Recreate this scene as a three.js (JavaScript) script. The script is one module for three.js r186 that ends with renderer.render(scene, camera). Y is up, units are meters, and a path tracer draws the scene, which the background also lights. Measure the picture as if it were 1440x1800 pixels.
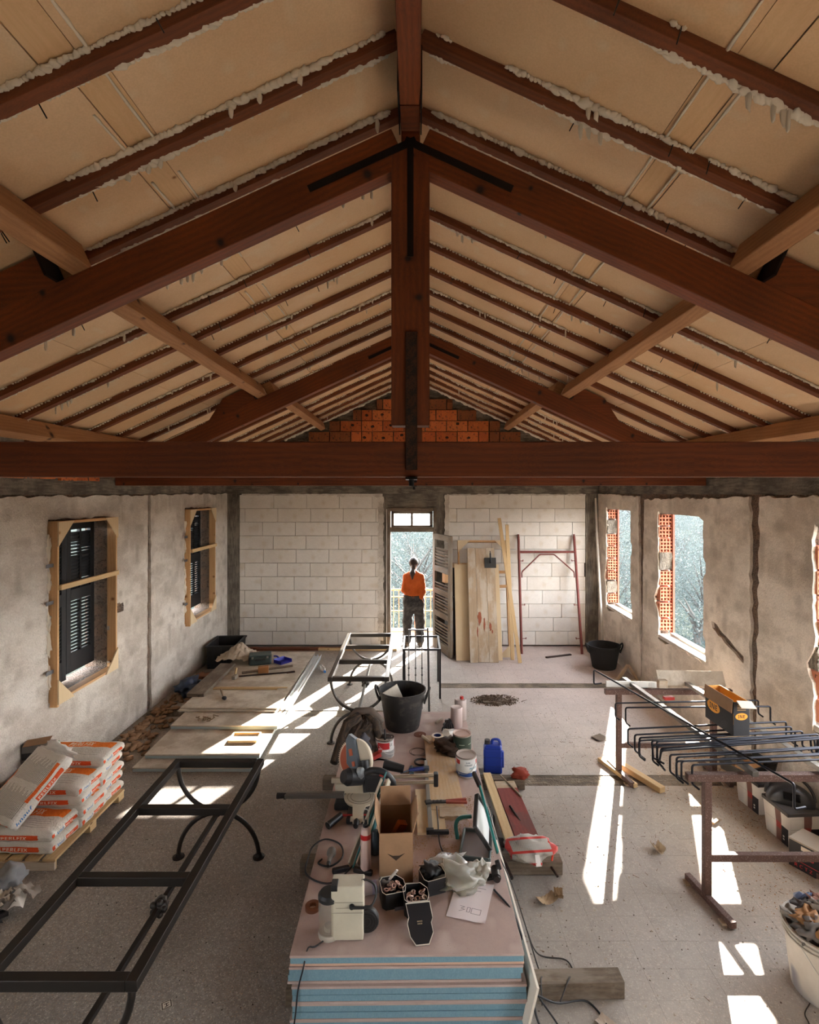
import * as THREE from 'three';
import { mergeGeometries, mergeVertices, toCreasedNormals } from 'three/addons/utils/BufferGeometryUtils.js';
import { RoundedBoxGeometry } from 'three/addons/geometries/RoundedBoxGeometry.js';
import { ConvexGeometry } from 'three/addons/geometries/ConvexGeometry.js';
import { MarchingCubes } from 'three/addons/objects/MarchingCubes.js';
import { ImprovedNoise } from 'three/addons/math/ImprovedNoise.js';

// ---------------------------------------------------------------- camera, sky, sun, exposure
// The room: x to the right, y up from the floor, z towards the camera; the back wall stands at z = -9.9.
const scene = new THREE.Scene();
const EYE = 2.82, FOCAL = 950, CX = 732, CY = 866;           // eye height; focal length and principal point in pixels of 1440 x 1800
const camera = new THREE.PerspectiveCamera(2 * Math.atan(934 / FOCAL) * 180 / Math.PI, 1464 / 1868, 0.05, 900);
camera.setViewOffset(1464, 1868, 0, 68, 1440, 1800);         // a rising-front lens shift keeps the walls upright
camera.position.set(0, EYE, 0);
camera.lookAt(0, EYE, -10);
scene.add(camera);

const renderer = new THREE.WebGLRenderer({ antialias: true });
renderer.toneMapping = THREE.LinearToneMapping;
renderer.toneMappingExposure = 9;
renderer.shadowMap.enabled = true;

const SUN = new THREE.Vector3(0.42, 0.465, -1).normalize();
// a hazy bright sky: pale at the horizon, a little bluer overhead, a broad glow round the sun
{
  const W = 512, H = 256, d = new Float32Array(W * H * 4);
  for (let r = 0; r < H; r++) for (let c = 0; c < W; c++) {
    const el = ((r + 0.5) / H - 0.5) * Math.PI, az = ((c + 0.5) / W - 0.5) * 2 * Math.PI, x = Math.cos(az) * Math.cos(el), y = Math.sin(el), z = Math.sin(az) * Math.cos(el);
    const up = Math.max(0, y), k = Math.pow(1 - up, 2.5), cs = Math.max(0, x * SUN.x + y * SUN.y + z * SUN.z), glow = 1.3 * Math.pow(cs, 6) + 3 * Math.pow(cs, 40);
    const lo = [2.5, 2.5, 2.46], hi = [1.2, 1.35, 1.55], g = [1, 0.92, 0.78], o = (r * W + c) * 4;
    for (let i = 0; i < 3; i++) d[o + i] = y < 0 ? 0.9 * [0.5, 0.47, 0.4][i] : hi[i] + (lo[i] - hi[i]) * k + g[i] * glow; d[o + 3] = 1;
  }
  const t = new THREE.DataTexture(d, W, H, THREE.RGBAFormat, THREE.FloatType); t.mapping = THREE.EquirectangularReflectionMapping; t.magFilter = THREE.LinearFilter; t.needsUpdate = true; scene.background = t;
}
const sun = new THREE.DirectionalLight(new THREE.Color(1, 0.93, 0.84), 12);
sun.target.position.set(0, 0, -6);
sun.position.copy(SUN).multiplyScalar(40).add(sun.target.position);
sun.castShadow = true;
sun.shadow.mapSize.set(4096, 4096);
Object.assign(sun.shadow.camera, { left: -14, right: 14, top: 14, bottom: -14, near: 1, far: 90 });
scene.add(sun, sun.target);
scene.fog = new THREE.FogExp2(new THREE.Color(0.74, 0.86, 1), 0.0002);
// ---------------------------------------------------------------- helpers
let seed = 7;
function rnd() { seed = (seed + 0x6d2b79f5) | 0; let t = Math.imul(seed ^ (seed >>> 15), 1 | seed); t = (t + Math.imul(t ^ (t >>> 7), 61 | t)) ^ t; return ((t ^ (t >>> 14)) >>> 0) / 4294967296; }
const rr = (a, b) => a + (b - a) * rnd();
const PI = Math.PI, V = (x, y, z) => new THREE.Vector3(x, y, z);
const perlin = new ImprovedNoise();
const noise = (x, y = 0, z = 0) => perlin.noise(x, y, z);
const fbm = (x, y, z = 0, n = 4) => { let s = 0, a = 0.5; for (let i = 0; i < n; i++) { s += a * perlin.noise(x, y, z + i * 7.3); x *= 2.03; y *= 2.03; a *= 0.5; } return s; };
const clamp = (x, a = 0, b = 1) => Math.min(b, Math.max(a, x)), smooth = (a, b, x) => { const t = clamp((x - a) / (b - a)); return t * t * (3 - 2 * t); };
const mix = (a, b, t) => a + (b - a) * t;
// real places read off the photograph: a point at a known height, depth or side wall
const flo = (px, py, h = 0) => { const d = (EYE - h) * FOCAL / (py - CY); return V((px - CX) * d / FOCAL, h, -d); };
const at = (px, py, d) => V((px - CX) * d / FOCAL, EYE - (py - CY) * d / FOCAL, -d);

const used = new Map();
function numbered(name) { const n = used.get(name) ?? 0; used.set(name, n + 1); return n ? name + '_' + String(n).padStart(3, '0') : name; }
function shade(o) { o.traverse((m) => { if (m.isMesh) { m.castShadow = true; m.receiveShadow = true; } }); return o; }
function tag(o, label, category, group, kind) {
  if (label) o.userData.label = label;
  if (category) o.userData.category = category;
  if (group) o.userData.group = group;
  if (kind) o.userData.kind = kind;
  return o;
}
// a thing: a group at its base whose children are its parts
function thing(name, label, category, pos = [0, 0, 0], turn = 0, group) {
  const o = new THREE.Group(); o.name = numbered(name);
  if (pos.isVector3) o.position.copy(pos); else o.position.set(...pos);
  o.rotation.y = turn; scene.add(o);
  return tag(o, label, category, group);
}
function struct(name) { const o = new THREE.Group(); o.name = numbered(name); o.userData.kind = 'structure'; scene.add(o); return o; }
function copyOf(o, label, pos, turn, group) {
  const c = o.clone(); c.name = numbered(o.name.replace(/_\d{3}$/, '')); scene.add(c);
  c.userData = { ...o.userData };
  if (label) c.userData.label = label;
  if (group) c.userData.group = group;
  if (pos) { if (pos.isVector3) c.position.copy(pos); else c.position.set(...pos); }
  if (turn !== undefined) c.rotation.y = turn;
  return c;
}
// geometry pieces -> one named mesh. Planar uv in metres, the grain (u) along the longest side, unless the piece brings its own.
function ownUV(g) { g.userData.own = true; return g; }
function gridUV(g, grain = true, off = true) {
  g.computeBoundingBox();
  const s = g.boundingBox.getSize(V()), p = g.attributes.position, n = g.attributes.normal, uv = new Float32Array(p.count * 2);
  const L = grain ? (s.x >= s.y && s.x >= s.z ? 0 : s.y >= s.z ? 1 : 2) : -1, ou = off ? rnd() * 7 : 0, ov = off ? rnd() * 7 : 0;
  for (let i = 0; i < p.count; i++) {
    const a = [Math.abs(n.getX(i)), Math.abs(n.getY(i)), Math.abs(n.getZ(i))], c = [p.getX(i), p.getY(i), p.getZ(i)];
    const k = a[0] >= a[1] && a[0] >= a[2] ? 0 : a[1] >= a[2] ? 1 : 2;
    let u = k === 0 ? 2 : 0, v = k === 1 ? 2 : 1;
    if (L >= 0 && k !== L && v === L) [u, v] = [v, u];
    uv[i * 2] = c[u] + ou; uv[i * 2 + 1] = c[v] + ov;
  }
  g.setAttribute('uv', new THREE.BufferAttribute(uv, 2));
  return g;
}
function flat(g) {
  const own = g.userData.own; if (g.index) g = g.toNonIndexed();
  if (!g.attributes.normal) g.computeVertexNormals();
  for (const k of Object.keys(g.attributes)) if (!['position', 'normal', 'uv', 'color'].includes(k)) g.deleteAttribute(k);
  g.morphAttributes = {}; if (own) g.userData.own = true; return g;
}
function join(list, grain = true) {
  list = [list].flat(9).map((g) => { g = flat(g); if (!g.userData.own || !g.attributes.uv) gridUV(g, grain); g.clearGroups(); return g; });
  const col = list.some((g) => g.attributes.color);
  if (col) for (const g of list) if (!g.attributes.color) g.setAttribute('color', new THREE.BufferAttribute(new Float32Array(g.attributes.position.count * 3).fill(1), 3));
  return list.length === 1 ? list[0] : mergeGeometries(list, false);
}
function mesh(name, geos, mat, parent, grain = true) {
  const m = new THREE.Mesh(geos.isBufferGeometry && geos.userData.ready ? geos : join(geos, grain), mat);
  m.name = parent ? name : numbered(name); m.castShadow = m.receiveShadow = true; (parent ?? scene).add(m); return m;
}
const ready = (geos, grain = true) => { const g = join(geos, grain); g.userData.ready = true; return g; };
// primitive pieces
function move(g, x = 0, y = 0, z = 0, rx = 0, ry = 0, rz = 0) { if (rx || ry || rz) g.applyMatrix4(new THREE.Matrix4().makeRotationFromEuler(new THREE.Euler(rx, ry, rz))); if (x || y || z) g.translate(x, y, z); return g; }
function box(w, h, d, x = 0, y = 0, z = 0, rx = 0, ry = 0, rz = 0, r = 0) {
  const m = Math.min(w, h, d), g = r ? new RoundedBoxGeometry(w, h, d, 1, Math.min(r, m * 0.45)) : new THREE.BoxGeometry(w, h, d);
  return move(g, x, y, z, rx, ry, rz);
}
const UP = V(0, 1, 0);
function along(g, a, b) { // a piece built along y from 0 to its length is laid from a to b
  const d = b.clone().sub(a).normalize(); g.applyMatrix4(new THREE.Matrix4().makeRotationFromQuaternion(new THREE.Quaternion().setFromUnitVectors(UP, d))); return g.translate(a.x, a.y, a.z);
}
const rod = (a, b, r, r2 = r, n = 10) => along(new THREE.CylinderGeometry(r2, r, a.distanceTo(b), n).translate(0, a.distanceTo(b) / 2, 0), a, b);
// square bar from a to b: w across (horizontal where it can be), h the other way
function bar(a, b, w, h, r = 0, up = UP) {
  const L = a.distanceTo(b), g = r ? new RoundedBoxGeometry(w, h, L, 1, r) : new THREE.BoxGeometry(w, h, L);
  const z = b.clone().sub(a).normalize(), ref = Math.abs(z.dot(up)) > 0.99 ? V(0, 0, 1) : up, x = ref.clone().cross(z).normalize(), y = z.clone().cross(x);
  gridUV(flat(g)); const f = flat(g); gridUV(f); f.userData.own = true;
  f.applyMatrix4(new THREE.Matrix4().makeBasis(x, y, z)); const c = a.clone().add(b).multiplyScalar(0.5); return f.translate(c.x, c.y, c.z);
}
function tube(pts, r, seg = 6, n = 40, closed = false, tension = 0.5) {
  return new THREE.TubeGeometry(new THREE.CatmullRomCurve3(pts.map((p) => p.isVector3 ? p : V(...p)), closed, 'catmullrom', tension), n, r, seg, closed);
}
// a bent rod: straight runs with rounded corners
function bent(pts, r, R = 0.03, seg = 7) {
  const c = new THREE.CurvePath(); let last = pts[0];
  for (let i = 1; i < pts.length - 1; i++) {
    const p = pts[i], a = p.clone().add(pts[i - 1].clone().sub(p).setLength(R)), b = p.clone().add(pts[i + 1].clone().sub(p).setLength(R));
    c.add(new THREE.LineCurve3(last, a)); c.add(new THREE.QuadraticBezierCurve3(a, p, b)); last = b;
  }
  c.add(new THREE.LineCurve3(last, pts[pts.length - 1]));
  const P = []; for (const k of c.curves) { const n = k.isLineCurve3 ? 1 : 5; for (let j = P.length ? 1 : 0; j <= n; j++) P.push(k.getPoint(j / n)); }
  return pipe(P, r, seg);
}
function pipe(P, r, seg = 7) { // swept circle with end caps through exactly the given points
  const pos = [], idx = [], N = P.length; let x = V(), prev;
  for (let i = 0; i < N; i++) {
    const t = P[Math.min(i + 1, N - 1)].clone().sub(P[Math.max(i - 1, 0)]).normalize();
    if (!i) { x = (Math.abs(t.y) > 0.9 ? V(1, 0, 0) : V(0, 1, 0)).cross(t).normalize(); } else { x.sub(t.clone().multiplyScalar(x.dot(t))).normalize(); }
    const y = t.clone().cross(x), ri = typeof r === 'function' ? r(i / (N - 1)) : r;
    for (let k = 0; k < seg; k++) { const a = k / seg * 2 * PI; const v = P[i].clone().addScaledVector(x, Math.cos(a) * ri).addScaledVector(y, Math.sin(a) * ri); pos.push(v.x, v.y, v.z); }
    if (i) for (let k = 0; k < seg; k++) { const a = (i - 1) * seg + k, b = (i - 1) * seg + (k + 1) % seg; idx.push(a, b, a + seg, b, b + seg, a + seg); }
  }
  for (const [s, e] of [[0, 1], [(N - 1) * seg, 0]]) for (let k = 1; k < seg - 1; k++) idx.push(s, ...(e ? [s + k + 1, s + k] : [s + k, s + k + 1]));
  const g = new THREE.BufferGeometry(); g.setAttribute('position', new THREE.Float32BufferAttribute(pos, 3)); g.setIndex(idx); g.computeVertexNormals(); return g;
}
const lathe = (pts, n = 28) => { const g = new THREE.LatheGeometry(pts.map(([r, y]) => new THREE.Vector2(Math.max(r, 1e-4), y)), n); return toCreasedNormals(g, 0.6); };
function poly(pts, holes = []) { const s = new THREE.Shape(pts.map((p) => new THREE.Vector2(...p))); for (const h of holes) s.holes.push(new THREE.Path(h.map((p) => new THREE.Vector2(...p)))); return s; }
const slab = (shape, t, bevel = 0) => new THREE.ExtrudeGeometry(shape, { depth: t - 2 * bevel, bevelEnabled: bevel > 0, bevelSize: bevel, bevelThickness: bevel, bevelSegments: 1, curveSegments: 8 }).translate(0, 0, bevel);
// soft irregular lump: a sphere pushed about by noise
function lump(rx, ry, rz, amp = 0.3, freq = 2, det = 3, sd = rnd() * 50) {
  const g = mergeVertices(new THREE.IcosahedronGeometry(1, det).deleteAttribute('uv').deleteAttribute('normal')), p = g.attributes.position;
  for (let i = 0; i < p.count; i++) { const x = p.getX(i), y = p.getY(i), z = p.getZ(i), k = 1 + amp * 1.8 * (noise(x * freq + sd, y * freq, z * freq) + 0.5 * noise(x * freq * 2.3, y * freq * 2.3 + sd, z * freq * 2.3)); p.setXYZ(i, x * k * rx, y * k * ry, z * k * rz); }
  g.computeVertexNormals(); return g;
}
function warp(g, f) { const p = g.attributes.position, v = V(); for (let i = 0; i < p.count; i++) { v.fromBufferAttribute(p, i); f(v); p.setXYZ(i, v.x, v.y, v.z); } g.computeVertexNormals(); return g; }
// a cloth, sheet or bag: height field over a grid, thickness by a second side
function sheet(w, d, f, nx = 24, nz = 24, t = 0.002) {
  const mk = (s) => { const g = new THREE.PlaneGeometry(w, d, nx, nz).rotateX(-PI / 2); warp(g, (v) => { const u = v.x / w, q = v.z / d, h = f(u, q, v); v.y += h + (Math.max(Math.abs(u), Math.abs(q)) > 0.499 ? 0 : s); }); return g; };
  const a = mk(t), b = mk(0); const i = b.index.array; for (let k = 0; k < i.length; k += 3) { const q = i[k]; i[k] = i[k + 1]; i[k + 1] = q; } b.computeVertexNormals();
  return [a, b];
}
// ---------------------------------------------------------------- textures and materials
function texture(w, h, f, srgb = true, rep = [1, 1]) {
  const d = new Uint8Array(w * h * 4); for (let y = 0, o = 0; y < h; y++) for (let x = 0; x < w; x++, o += 4) { const c = f(x / w, y / h, x, y); d[o] = clamp(c[0], 0, 255); d[o + 1] = clamp(c[1], 0, 255); d[o + 2] = clamp(c[2], 0, 255); d[o + 3] = 255; }
  const t = new THREE.DataTexture(d, w, h); t.wrapS = t.wrapT = THREE.RepeatWrapping; t.magFilter = THREE.LinearFilter; t.minFilter = THREE.LinearMipmapLinearFilter; t.generateMipmaps = true; if (srgb) t.colorSpace = THREE.SRGBColorSpace; t.repeat.set(...rep); t.needsUpdate = true; return t;
}
// tileable value noise
function tiler(n, sd) { const a = new Float32Array(n * n); let s = sd * 7919 + 13; for (let i = 0; i < n * n; i++) { s = (Math.imul(s, 1664525) + 1013904223) | 0; a[i] = (s >>> 8) / 16777216; }
  return (u, v) => { const x = u * n, y = v * n, i = Math.floor(x), j = Math.floor(y), fx = x - i, fy = y - j, sx = fx * fx * (3 - 2 * fx), sy = fy * fy * (3 - 2 * fy), q = (p, r) => a[((r % n + n) % n) * n + ((p % n) + n) % n]; return mix(mix(q(i, j), q(i + 1, j), sx), mix(q(i, j + 1), q(i + 1, j + 1), sx), sy); }; }
const T8 = tiler(8, 1), T16 = tiler(16, 2), T32 = tiler(32, 3), T64 = tiler(64, 4), T128 = tiler(128, 5), T256 = tiler(256, 6), T512 = tiler(512, 8);
const cloudy = (u, v) => 0.4 * T8(u, v) + 0.25 * T16(u, v) + 0.15 * T32(u, v) + 0.1 * T64(u, v) + 0.1 * T128(u, v);
const std = (o) => new THREE.MeshStandardMaterial({ roughness: 0.8, ...o });
const phys = (o) => new THREE.MeshPhysicalMaterial({ roughness: 0.5, ...o });
const lerp3 = (a, b, t) => [mix(a[0], b[0], t), mix(a[1], b[1], t), mix(a[2], b[2], t)];
function canvas(w, h, draw) { const c = document.createElement('canvas'); c.width = w; c.height = h; draw(c.getContext('2d'), w, h); const t = new THREE.CanvasTexture(c); t.colorSpace = THREE.SRGBColorSpace; return t; }
function woodTexture(light, dark, knot, { W = 1024, H = 512, knots = 5, sd = 1, grain = 1, wear = 0, wearC = [200, 190, 175] } = {}) {
  const ks = []; for (let i = 0; i < knots; i++) ks.push([rnd(), rnd(), rr(0.008, 0.02)]);
  const n1 = tiler(16, sd + 20), n2 = tiler(256, sd + 40);
  return texture(W, H, (u, v) => {
    let q = v + 0.03 * (T8(u * 0.5, v) - 0.5) + 0.006 * (T16(u, v) - 0.5), kk = 0;
    for (const [a, b, r] of ks) { let du = u - a; du -= Math.round(du); let dv = v - b; dv -= Math.round(dv); const e = Math.hypot(du * 2.2, dv * 0.9) / r; q += 0.03 * Math.exp(-e * 0.5) * (dv > 0 ? 1 : -1); kk = Math.max(kk, Math.exp(-e * e * 0.9)); }
    const ring = 0.5 + 0.5 * Math.sin(q * 2 * PI * 31 + 9 * T8(v, u * 0.5) + 1.2 * n1(u * 0.3, v)), fine = n2(u * 0.06 + 0.3 * T8(u, v), v * 1) ;
    let t = clamp(0.26 * ring * grain + 0.45 * (1 - T8(u, v)) + 0.35 * (fine - 0.3));
    let c = lerp3(light, dark, t); c = lerp3(c, knot, clamp(kk * 1.3));
    if (wear) c = lerp3(c, wearC, clamp((cloudy(u, v) - 0.45) * 5) * wear);
    return c;
  }, true, [0.5, 1]);
}
const bumpTex = (f, size, W = 512) => { const t = texture(W, W, (u, v) => { const c = 255 * clamp(f(u, v)); return [c, c, c]; }, false); t.repeat.set(1 / size, 1 / size); return t; };
const woodBump = bumpTex((u, v) => 0.5 + 0.5 * Math.sin(v * 2 * PI * 24 + 2 * T8(u, v)) * 0.25 + 0.3 * T128(u * 0.2, v), 1.3);
const M = {};
M.beam = std({ map: woodTexture([130, 61, 18], [76, 33, 9], [26, 13, 8], { knots: 7, sd: 1 }), roughness: 0.62, bumpMap: woodBump, bumpScale: 0.0015 });
M.rafter = std({ map: woodTexture([136, 65, 20], [82, 37, 10], [28, 14, 9], { knots: 9, sd: 2 }), roughness: 0.6, bumpMap: woodBump, bumpScale: 0.0015 });
M.batten = std({ map: woodTexture([132, 72, 36], [82, 42, 21], [40, 22, 14], { knots: 5, sd: 3 }), roughness: 0.75 });
M.purlin = std({ map: woodTexture([186, 136, 92], [146, 100, 64], [60, 34, 20], { knots: 8, sd: 4 }), roughness: 0.75, bumpMap: woodBump, bumpScale: 0.002 });
M.filler = std({ map: woodTexture([228, 190, 146], [208, 168, 122], [150, 100, 60], { knots: 3, sd: 15, grain: 0.6 }), roughness: 0.8 });
M.pine = std({ map: woodTexture([214, 172, 122], [184, 138, 92], [130, 84, 44], { knots: 5, sd: 5 }), roughness: 0.7 });
M.lath = std({ map: woodTexture([214, 186, 140], [188, 152, 104], [120, 86, 52], { knots: 5, sd: 6 }), roughness: 0.75 });
M.ply = std({ map: woodTexture([218, 196, 160], [204, 178, 138], [170, 130, 88], { knots: 2, sd: 7, grain: 0.5 }), roughness: 0.8 });
M.dirtyplank = std({ map: woodTexture([190, 168, 140], [150, 126, 100], [96, 70, 50], { knots: 5, sd: 8, wear: 0.6, wearC: [196, 188, 176] }), roughness: 0.9, bumpMap: woodBump, bumpScale: 0.002 });
M.oldwood = std({ map: woodTexture([128, 112, 94], [82, 70, 58], [50, 40, 32], { knots: 5, sd: 9, wear: 0.5, wearC: [150, 140, 128] }), roughness: 0.95, bumpMap: woodBump, bumpScale: 0.003 });
M.shutterwood = std({ map: woodTexture([150, 132, 110], [84, 70, 56], [50, 40, 32], { knots: 3, sd: 10, wear: 0.8, wearC: [128, 122, 112] }), roughness: 0.9, bumpMap: woodBump, bumpScale: 0.003 });
M.redplank = std({ map: woodTexture([140, 58, 48], [112, 40, 34], [60, 26, 24], { knots: 4, sd: 11, wear: 0.5, wearC: [88, 62, 58] }), roughness: 0.85 });
// ceiling boards: pale tan faced sheets with a slight sheen, dusty in places
const boardTex = texture(1024, 1024, (u, v) => { let c = lerp3([230, 196, 156], [214, 176, 134], cloudy(u, v)); c = lerp3(c, [224, 208, 180], clamp((T32(u, v) - 0.72) * 3) * 0.5); const f = (T512(u, v) - 0.5) * 10; return [c[0] + f, c[1] + f, c[2] + f]; }, true, [0.4, 0.4]);
const boardRough = texture(512, 512, (u, v) => { const c = 255 * (0.42 + 0.25 * cloudy(u, v)); return [c, c, c]; }, false, [0.4, 0.4]);
M.board = [[1, 1, 1], [0.93, 0.92, 0.9], [1, 0.96, 0.9]].map(([r, g, b]) => std({ map: boardTex, roughnessMap: boardRough, roughness: 1, color: new THREE.Color(r, g, b) }));
M.foam = std({ color: new THREE.Color('#ded2be'), roughness: 0.95 });
// lime plaster: mottled greys and beiges, pitted
const plasterTex = texture(2048, 1024, (u, v) => { const m = cloudy(u, v), a = T16(u * 2, v), st = clamp((T32(u * 2, v * 0.5) - 0.5) * 2); let c = lerp3([212, 204, 194], [184, 174, 162], smooth(0.3, 0.7, m)); c = lerp3(c, [150, 140, 128], clamp((a - 0.62) * 3) * 0.5); c = lerp3(c, [222, 216, 206], st * 0.35); const p = T512(u * 2, v); if (p > 0.9) c = lerp3(c, [96, 86, 74], (p - 0.9) * 5); const f = (T256(u * 2, v) - 0.5) * 16; return [c[0] + f, c[1] + f, c[2] + f]; }, true, [0.25, 0.5]);
const plasterBump = bumpTex((u, v) => 0.5 * cloudy(u, v) + 0.25 * T128(u, v) + 0.25 * T256(u, v), 1.6, 1024);
M.plaster = std({ map: plasterTex, roughness: 0.95, bumpMap: plasterBump, bumpScale: 0.012 });
M.plasterSmooth = std({ map: plasterTex, roughness: 0.92, bumpMap: plasterBump, bumpScale: 0.005, color: new THREE.Color(1.32, 1.3, 1.27) });
const aacTex = texture(1024, 1024, (u, v) => { let c = lerp3([226, 221, 213], [204, 197, 188], cloudy(u, v)); c = lerp3(c, [190, 174, 150], clamp((T16(u, v) - 0.7) * 3) * 0.5); const p = T512(u, v); const f = (T256(u, v) - 0.5) * 10 - (p > 0.93 ? 22 : 0); return [c[0] + f, c[1] + f, c[2] + f]; }, true, [0.5, 0.5]);
M.aac = [[1, 1, 1], [0.97, 0.97, 0.97], [0.98, 0.97, 0.95], [1.01, 1.01, 1.01]].map((c) => std({ map: aacTex, roughness: 0.97, color: new THREE.Color(...c), bumpMap: plasterBump, bumpScale: 0.003 }));
const concTex = texture(1024, 1024, (u, v) => { const s = T64(u * 0.25, v * 2); let c = lerp3([132, 124, 112], [84, 78, 70], smooth(0.25, 0.75, cloudy(u, v) * 0.7 + 0.3 * s)); const p = T256(u, v); const f = (T512(u, v) - 0.5) * 14 - (p > 0.9 ? 26 : 0); return [c[0] + f, c[1] + f, c[2] + f]; }, true, [0.6, 0.6]);
M.concrete = std({ map: concTex, roughness: 0.95, bumpMap: plasterBump, bumpScale: 0.006 });
M.mortar = std({ map: concTex, color: new THREE.Color(1.5, 1.45, 1.4), roughness: 0.97, bumpMap: plasterBump, bumpScale: 0.02 });
const brickCore = texture(512, 512, (u, v) => { let c = lerp3([132, 108, 90], [116, 102, 90], smooth(0.3, 0.7, cloudy(u, v))); c = lerp3(c, [92, 78, 66], clamp((T64(u, v) - 0.6) * 3)); return c; }, true, [1, 1]);
M.core = std({ map: brickCore, roughness: 1, bumpMap: plasterBump, bumpScale: 0.03 });
const clayTex = (a, b) => texture(512, 512, (u, v) => { let c = lerp3(a, b, cloudy(u, v)); c = lerp3(c, [70, 52, 44], clamp((T32(u, v) - 0.74) * 4)); return c; }, true, [1.4, 1.4]);
const clay1 = clayTex([226, 132, 70], [190, 98, 52]);
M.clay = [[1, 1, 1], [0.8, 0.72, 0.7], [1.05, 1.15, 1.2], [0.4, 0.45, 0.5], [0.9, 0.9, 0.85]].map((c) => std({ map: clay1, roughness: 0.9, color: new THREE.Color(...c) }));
M.redbrick = std({ map: clayTex([222, 150, 118], [202, 122, 92]), roughness: 0.95 });
// terrazzo: pale chips in a grey-brown ground; dust and dirt as vertex tints
const terr = (() => { const W = 1024, a = new Float32Array(W * W).fill(-1); const chips = []; let s = seed;
  for (let i = 0; i < 9000; i++) { const cx = Math.floor(rnd() * W), cy = Math.floor(rnd() * W), r = rr(1.2, 5.2) * (rnd() < 0.1 ? 1.6 : 1), t = rnd(), e = rr(0.6, 1), th = rnd() * PI; for (let y = -9; y <= 9; y++) for (let x = -9; x <= 9; x++) { const p = x * Math.cos(th) + y * Math.sin(th), q = -x * Math.sin(th) + y * Math.cos(th); if (Math.abs(p) / r + Math.abs(q) / (r * e) < 1.25 && p * p + q * q < r * r) a[((cy + y + W) % W) * W + (cx + x + W) % W] = t; } }
  return texture(W, W, (u, v, x, y) => { const t = a[y * W + x]; const f = (T512(u, v) - 0.5) * 18; let c = lerp3([140, 132, 124], [120, 113, 105], T64(u, v)); if (t >= 0) c = lerp3(c, t < 0.5 ? lerp3([188, 178, 164], [160, 150, 138], t * 2) : t < 0.8 ? lerp3([124, 110, 96], [96, 88, 80], (t - 0.5) * 3) : lerp3([166, 138, 114], [140, 124, 110], (t - 0.8) * 5), 0.75); return [c[0] + f, c[1] + f, c[2] + f]; }, true, [1.25, 1.25]); })();
M.floor = std({ map: terr, roughness: 0.72, vertexColors: true, bumpMap: bumpTex((u, v) => 0.6 * T32(u, v) + 0.4 * T256(u, v), 1.2), bumpScale: 0.0012 });
const solid = new Map();
function C(hex, roughness = 0.6, metalness = 0, extra) { const k = hex + roughness + '/' + metalness + (extra ? JSON.stringify(extra) : ''); if (!solid.has(k)) solid.set(k, (extra ? phys : std)({ color: new THREE.Color(hex), roughness, metalness, ...extra })); return solid.get(k); }
M.black = C('#17161a', 0.55); M.rubber = C('#1b1a1a', 0.75); M.clear = phys({ color: new THREE.Color('#f6f4f0'), roughness: 0.06, transmission: 0.94, thickness: 0, ior: 1.45 }); M.steel = C('#2c2723', 0.45, 0.6); M.rust = std({ map: texture(256, 256, (u, v) => lerp3([78, 48, 32], [34, 28, 26], smooth(0.35, 0.65, cloudy(u, v) * 0.7 + 0.3 * T64(u, v))), true, [4, 4]), roughness: 0.7, metalness: 0.35 });
M.bright = C('#b9b5ae', 0.35, 0.9); M.darkiron = C('#1d1b1c', 0.4, 0.5);
M.redpaint = std({ map: texture(512, 512, (u, v) => { let c = lerp3([124, 52, 42], [96, 42, 36], cloudy(u, v)); return lerp3(c, [168, 150, 138], clamp((T64(u, v) - 0.74) * 4) * 0.6); }, true, [3, 3]), roughness: 0.6, metalness: 0.1 });
M.trestle = std({ map: texture(512, 512, (u, v) => { let c = lerp3([104, 76, 66], [78, 54, 46], cloudy(u, v)); return lerp3(c, [160, 146, 136], clamp((T64(u, v) - 0.66) * 4) * 0.6); }, true, [3, 3]), roughness: 0.7, metalness: 0.1 });
M.rodiron = C('#26262c', 0.38, 0.7);
const dustBlack = (a, b, k) => std({ map: texture(512, 512, (u, v) => lerp3(a, b, clamp((cloudy(u, v) - 0.5) * 4) * k + 0.1), true, [2, 2]), roughness: 0.7 });
M.bucket = dustBlack([30, 28, 28], [96, 88, 80], 0.55);
M.cardboard = std({ map: texture(512, 512, (u, v) => { let c = lerp3([164, 128, 96], [142, 110, 82], cloudy(u, v)); const l = Math.sin(u * 2 * PI * 90) * 3; return [c[0] + l, c[1] + l, c[2] + l]; }, true, [2, 2]), roughness: 0.9 });
M.paper = C('#e6dfda', 0.9);
M.clearbag = phys({ color: new THREE.Color('#f4f2ee'), roughness: 0.25, transmission: 0.75, thickness: 0, ior: 1.4, side: THREE.DoubleSide });
M.milkybag = phys({ color: new THREE.Color('#dedbd0'), roughness: 0.4, transmission: 0.75, thickness: 0, side: THREE.DoubleSide });
// the right half of the floor lies under a film of plaster dust
M.floorDusty = M.floor.clone(); { const src = terr.image.data, W = 1024, d = new Uint8Array(src.length); for (let y = 0; y < W; y++) for (let x = 0; x < W; x++) { const o = (y * W + x) * 4, k = 0.62 + 0.3 * (cloudy(x / W, y / W) - 0.5) * 2; d[o] = mix(src[o], 148, k); d[o + 1] = mix(src[o + 1], 140, k); d[o + 2] = mix(src[o + 2], 132, k); d[o + 3] = 255; } const t = new THREE.DataTexture(d, W, W); t.wrapS = t.wrapT = THREE.RepeatWrapping; t.magFilter = THREE.LinearFilter; t.colorSpace = THREE.SRGBColorSpace; t.repeat.set(1.1, 1.1); t.needsUpdate = true; M.floorDusty.map = t; M.floorDusty.roughness = 0.85; }
// ================================================================ the room shell
const XL = -3.46, XR = 3.33, ZB = -9.9, ZN = 2.6, XC = -0.03, SL = 0.46, DOORL = -0.53, DOORR = 0.37, DOORT = 2.54;
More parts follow.
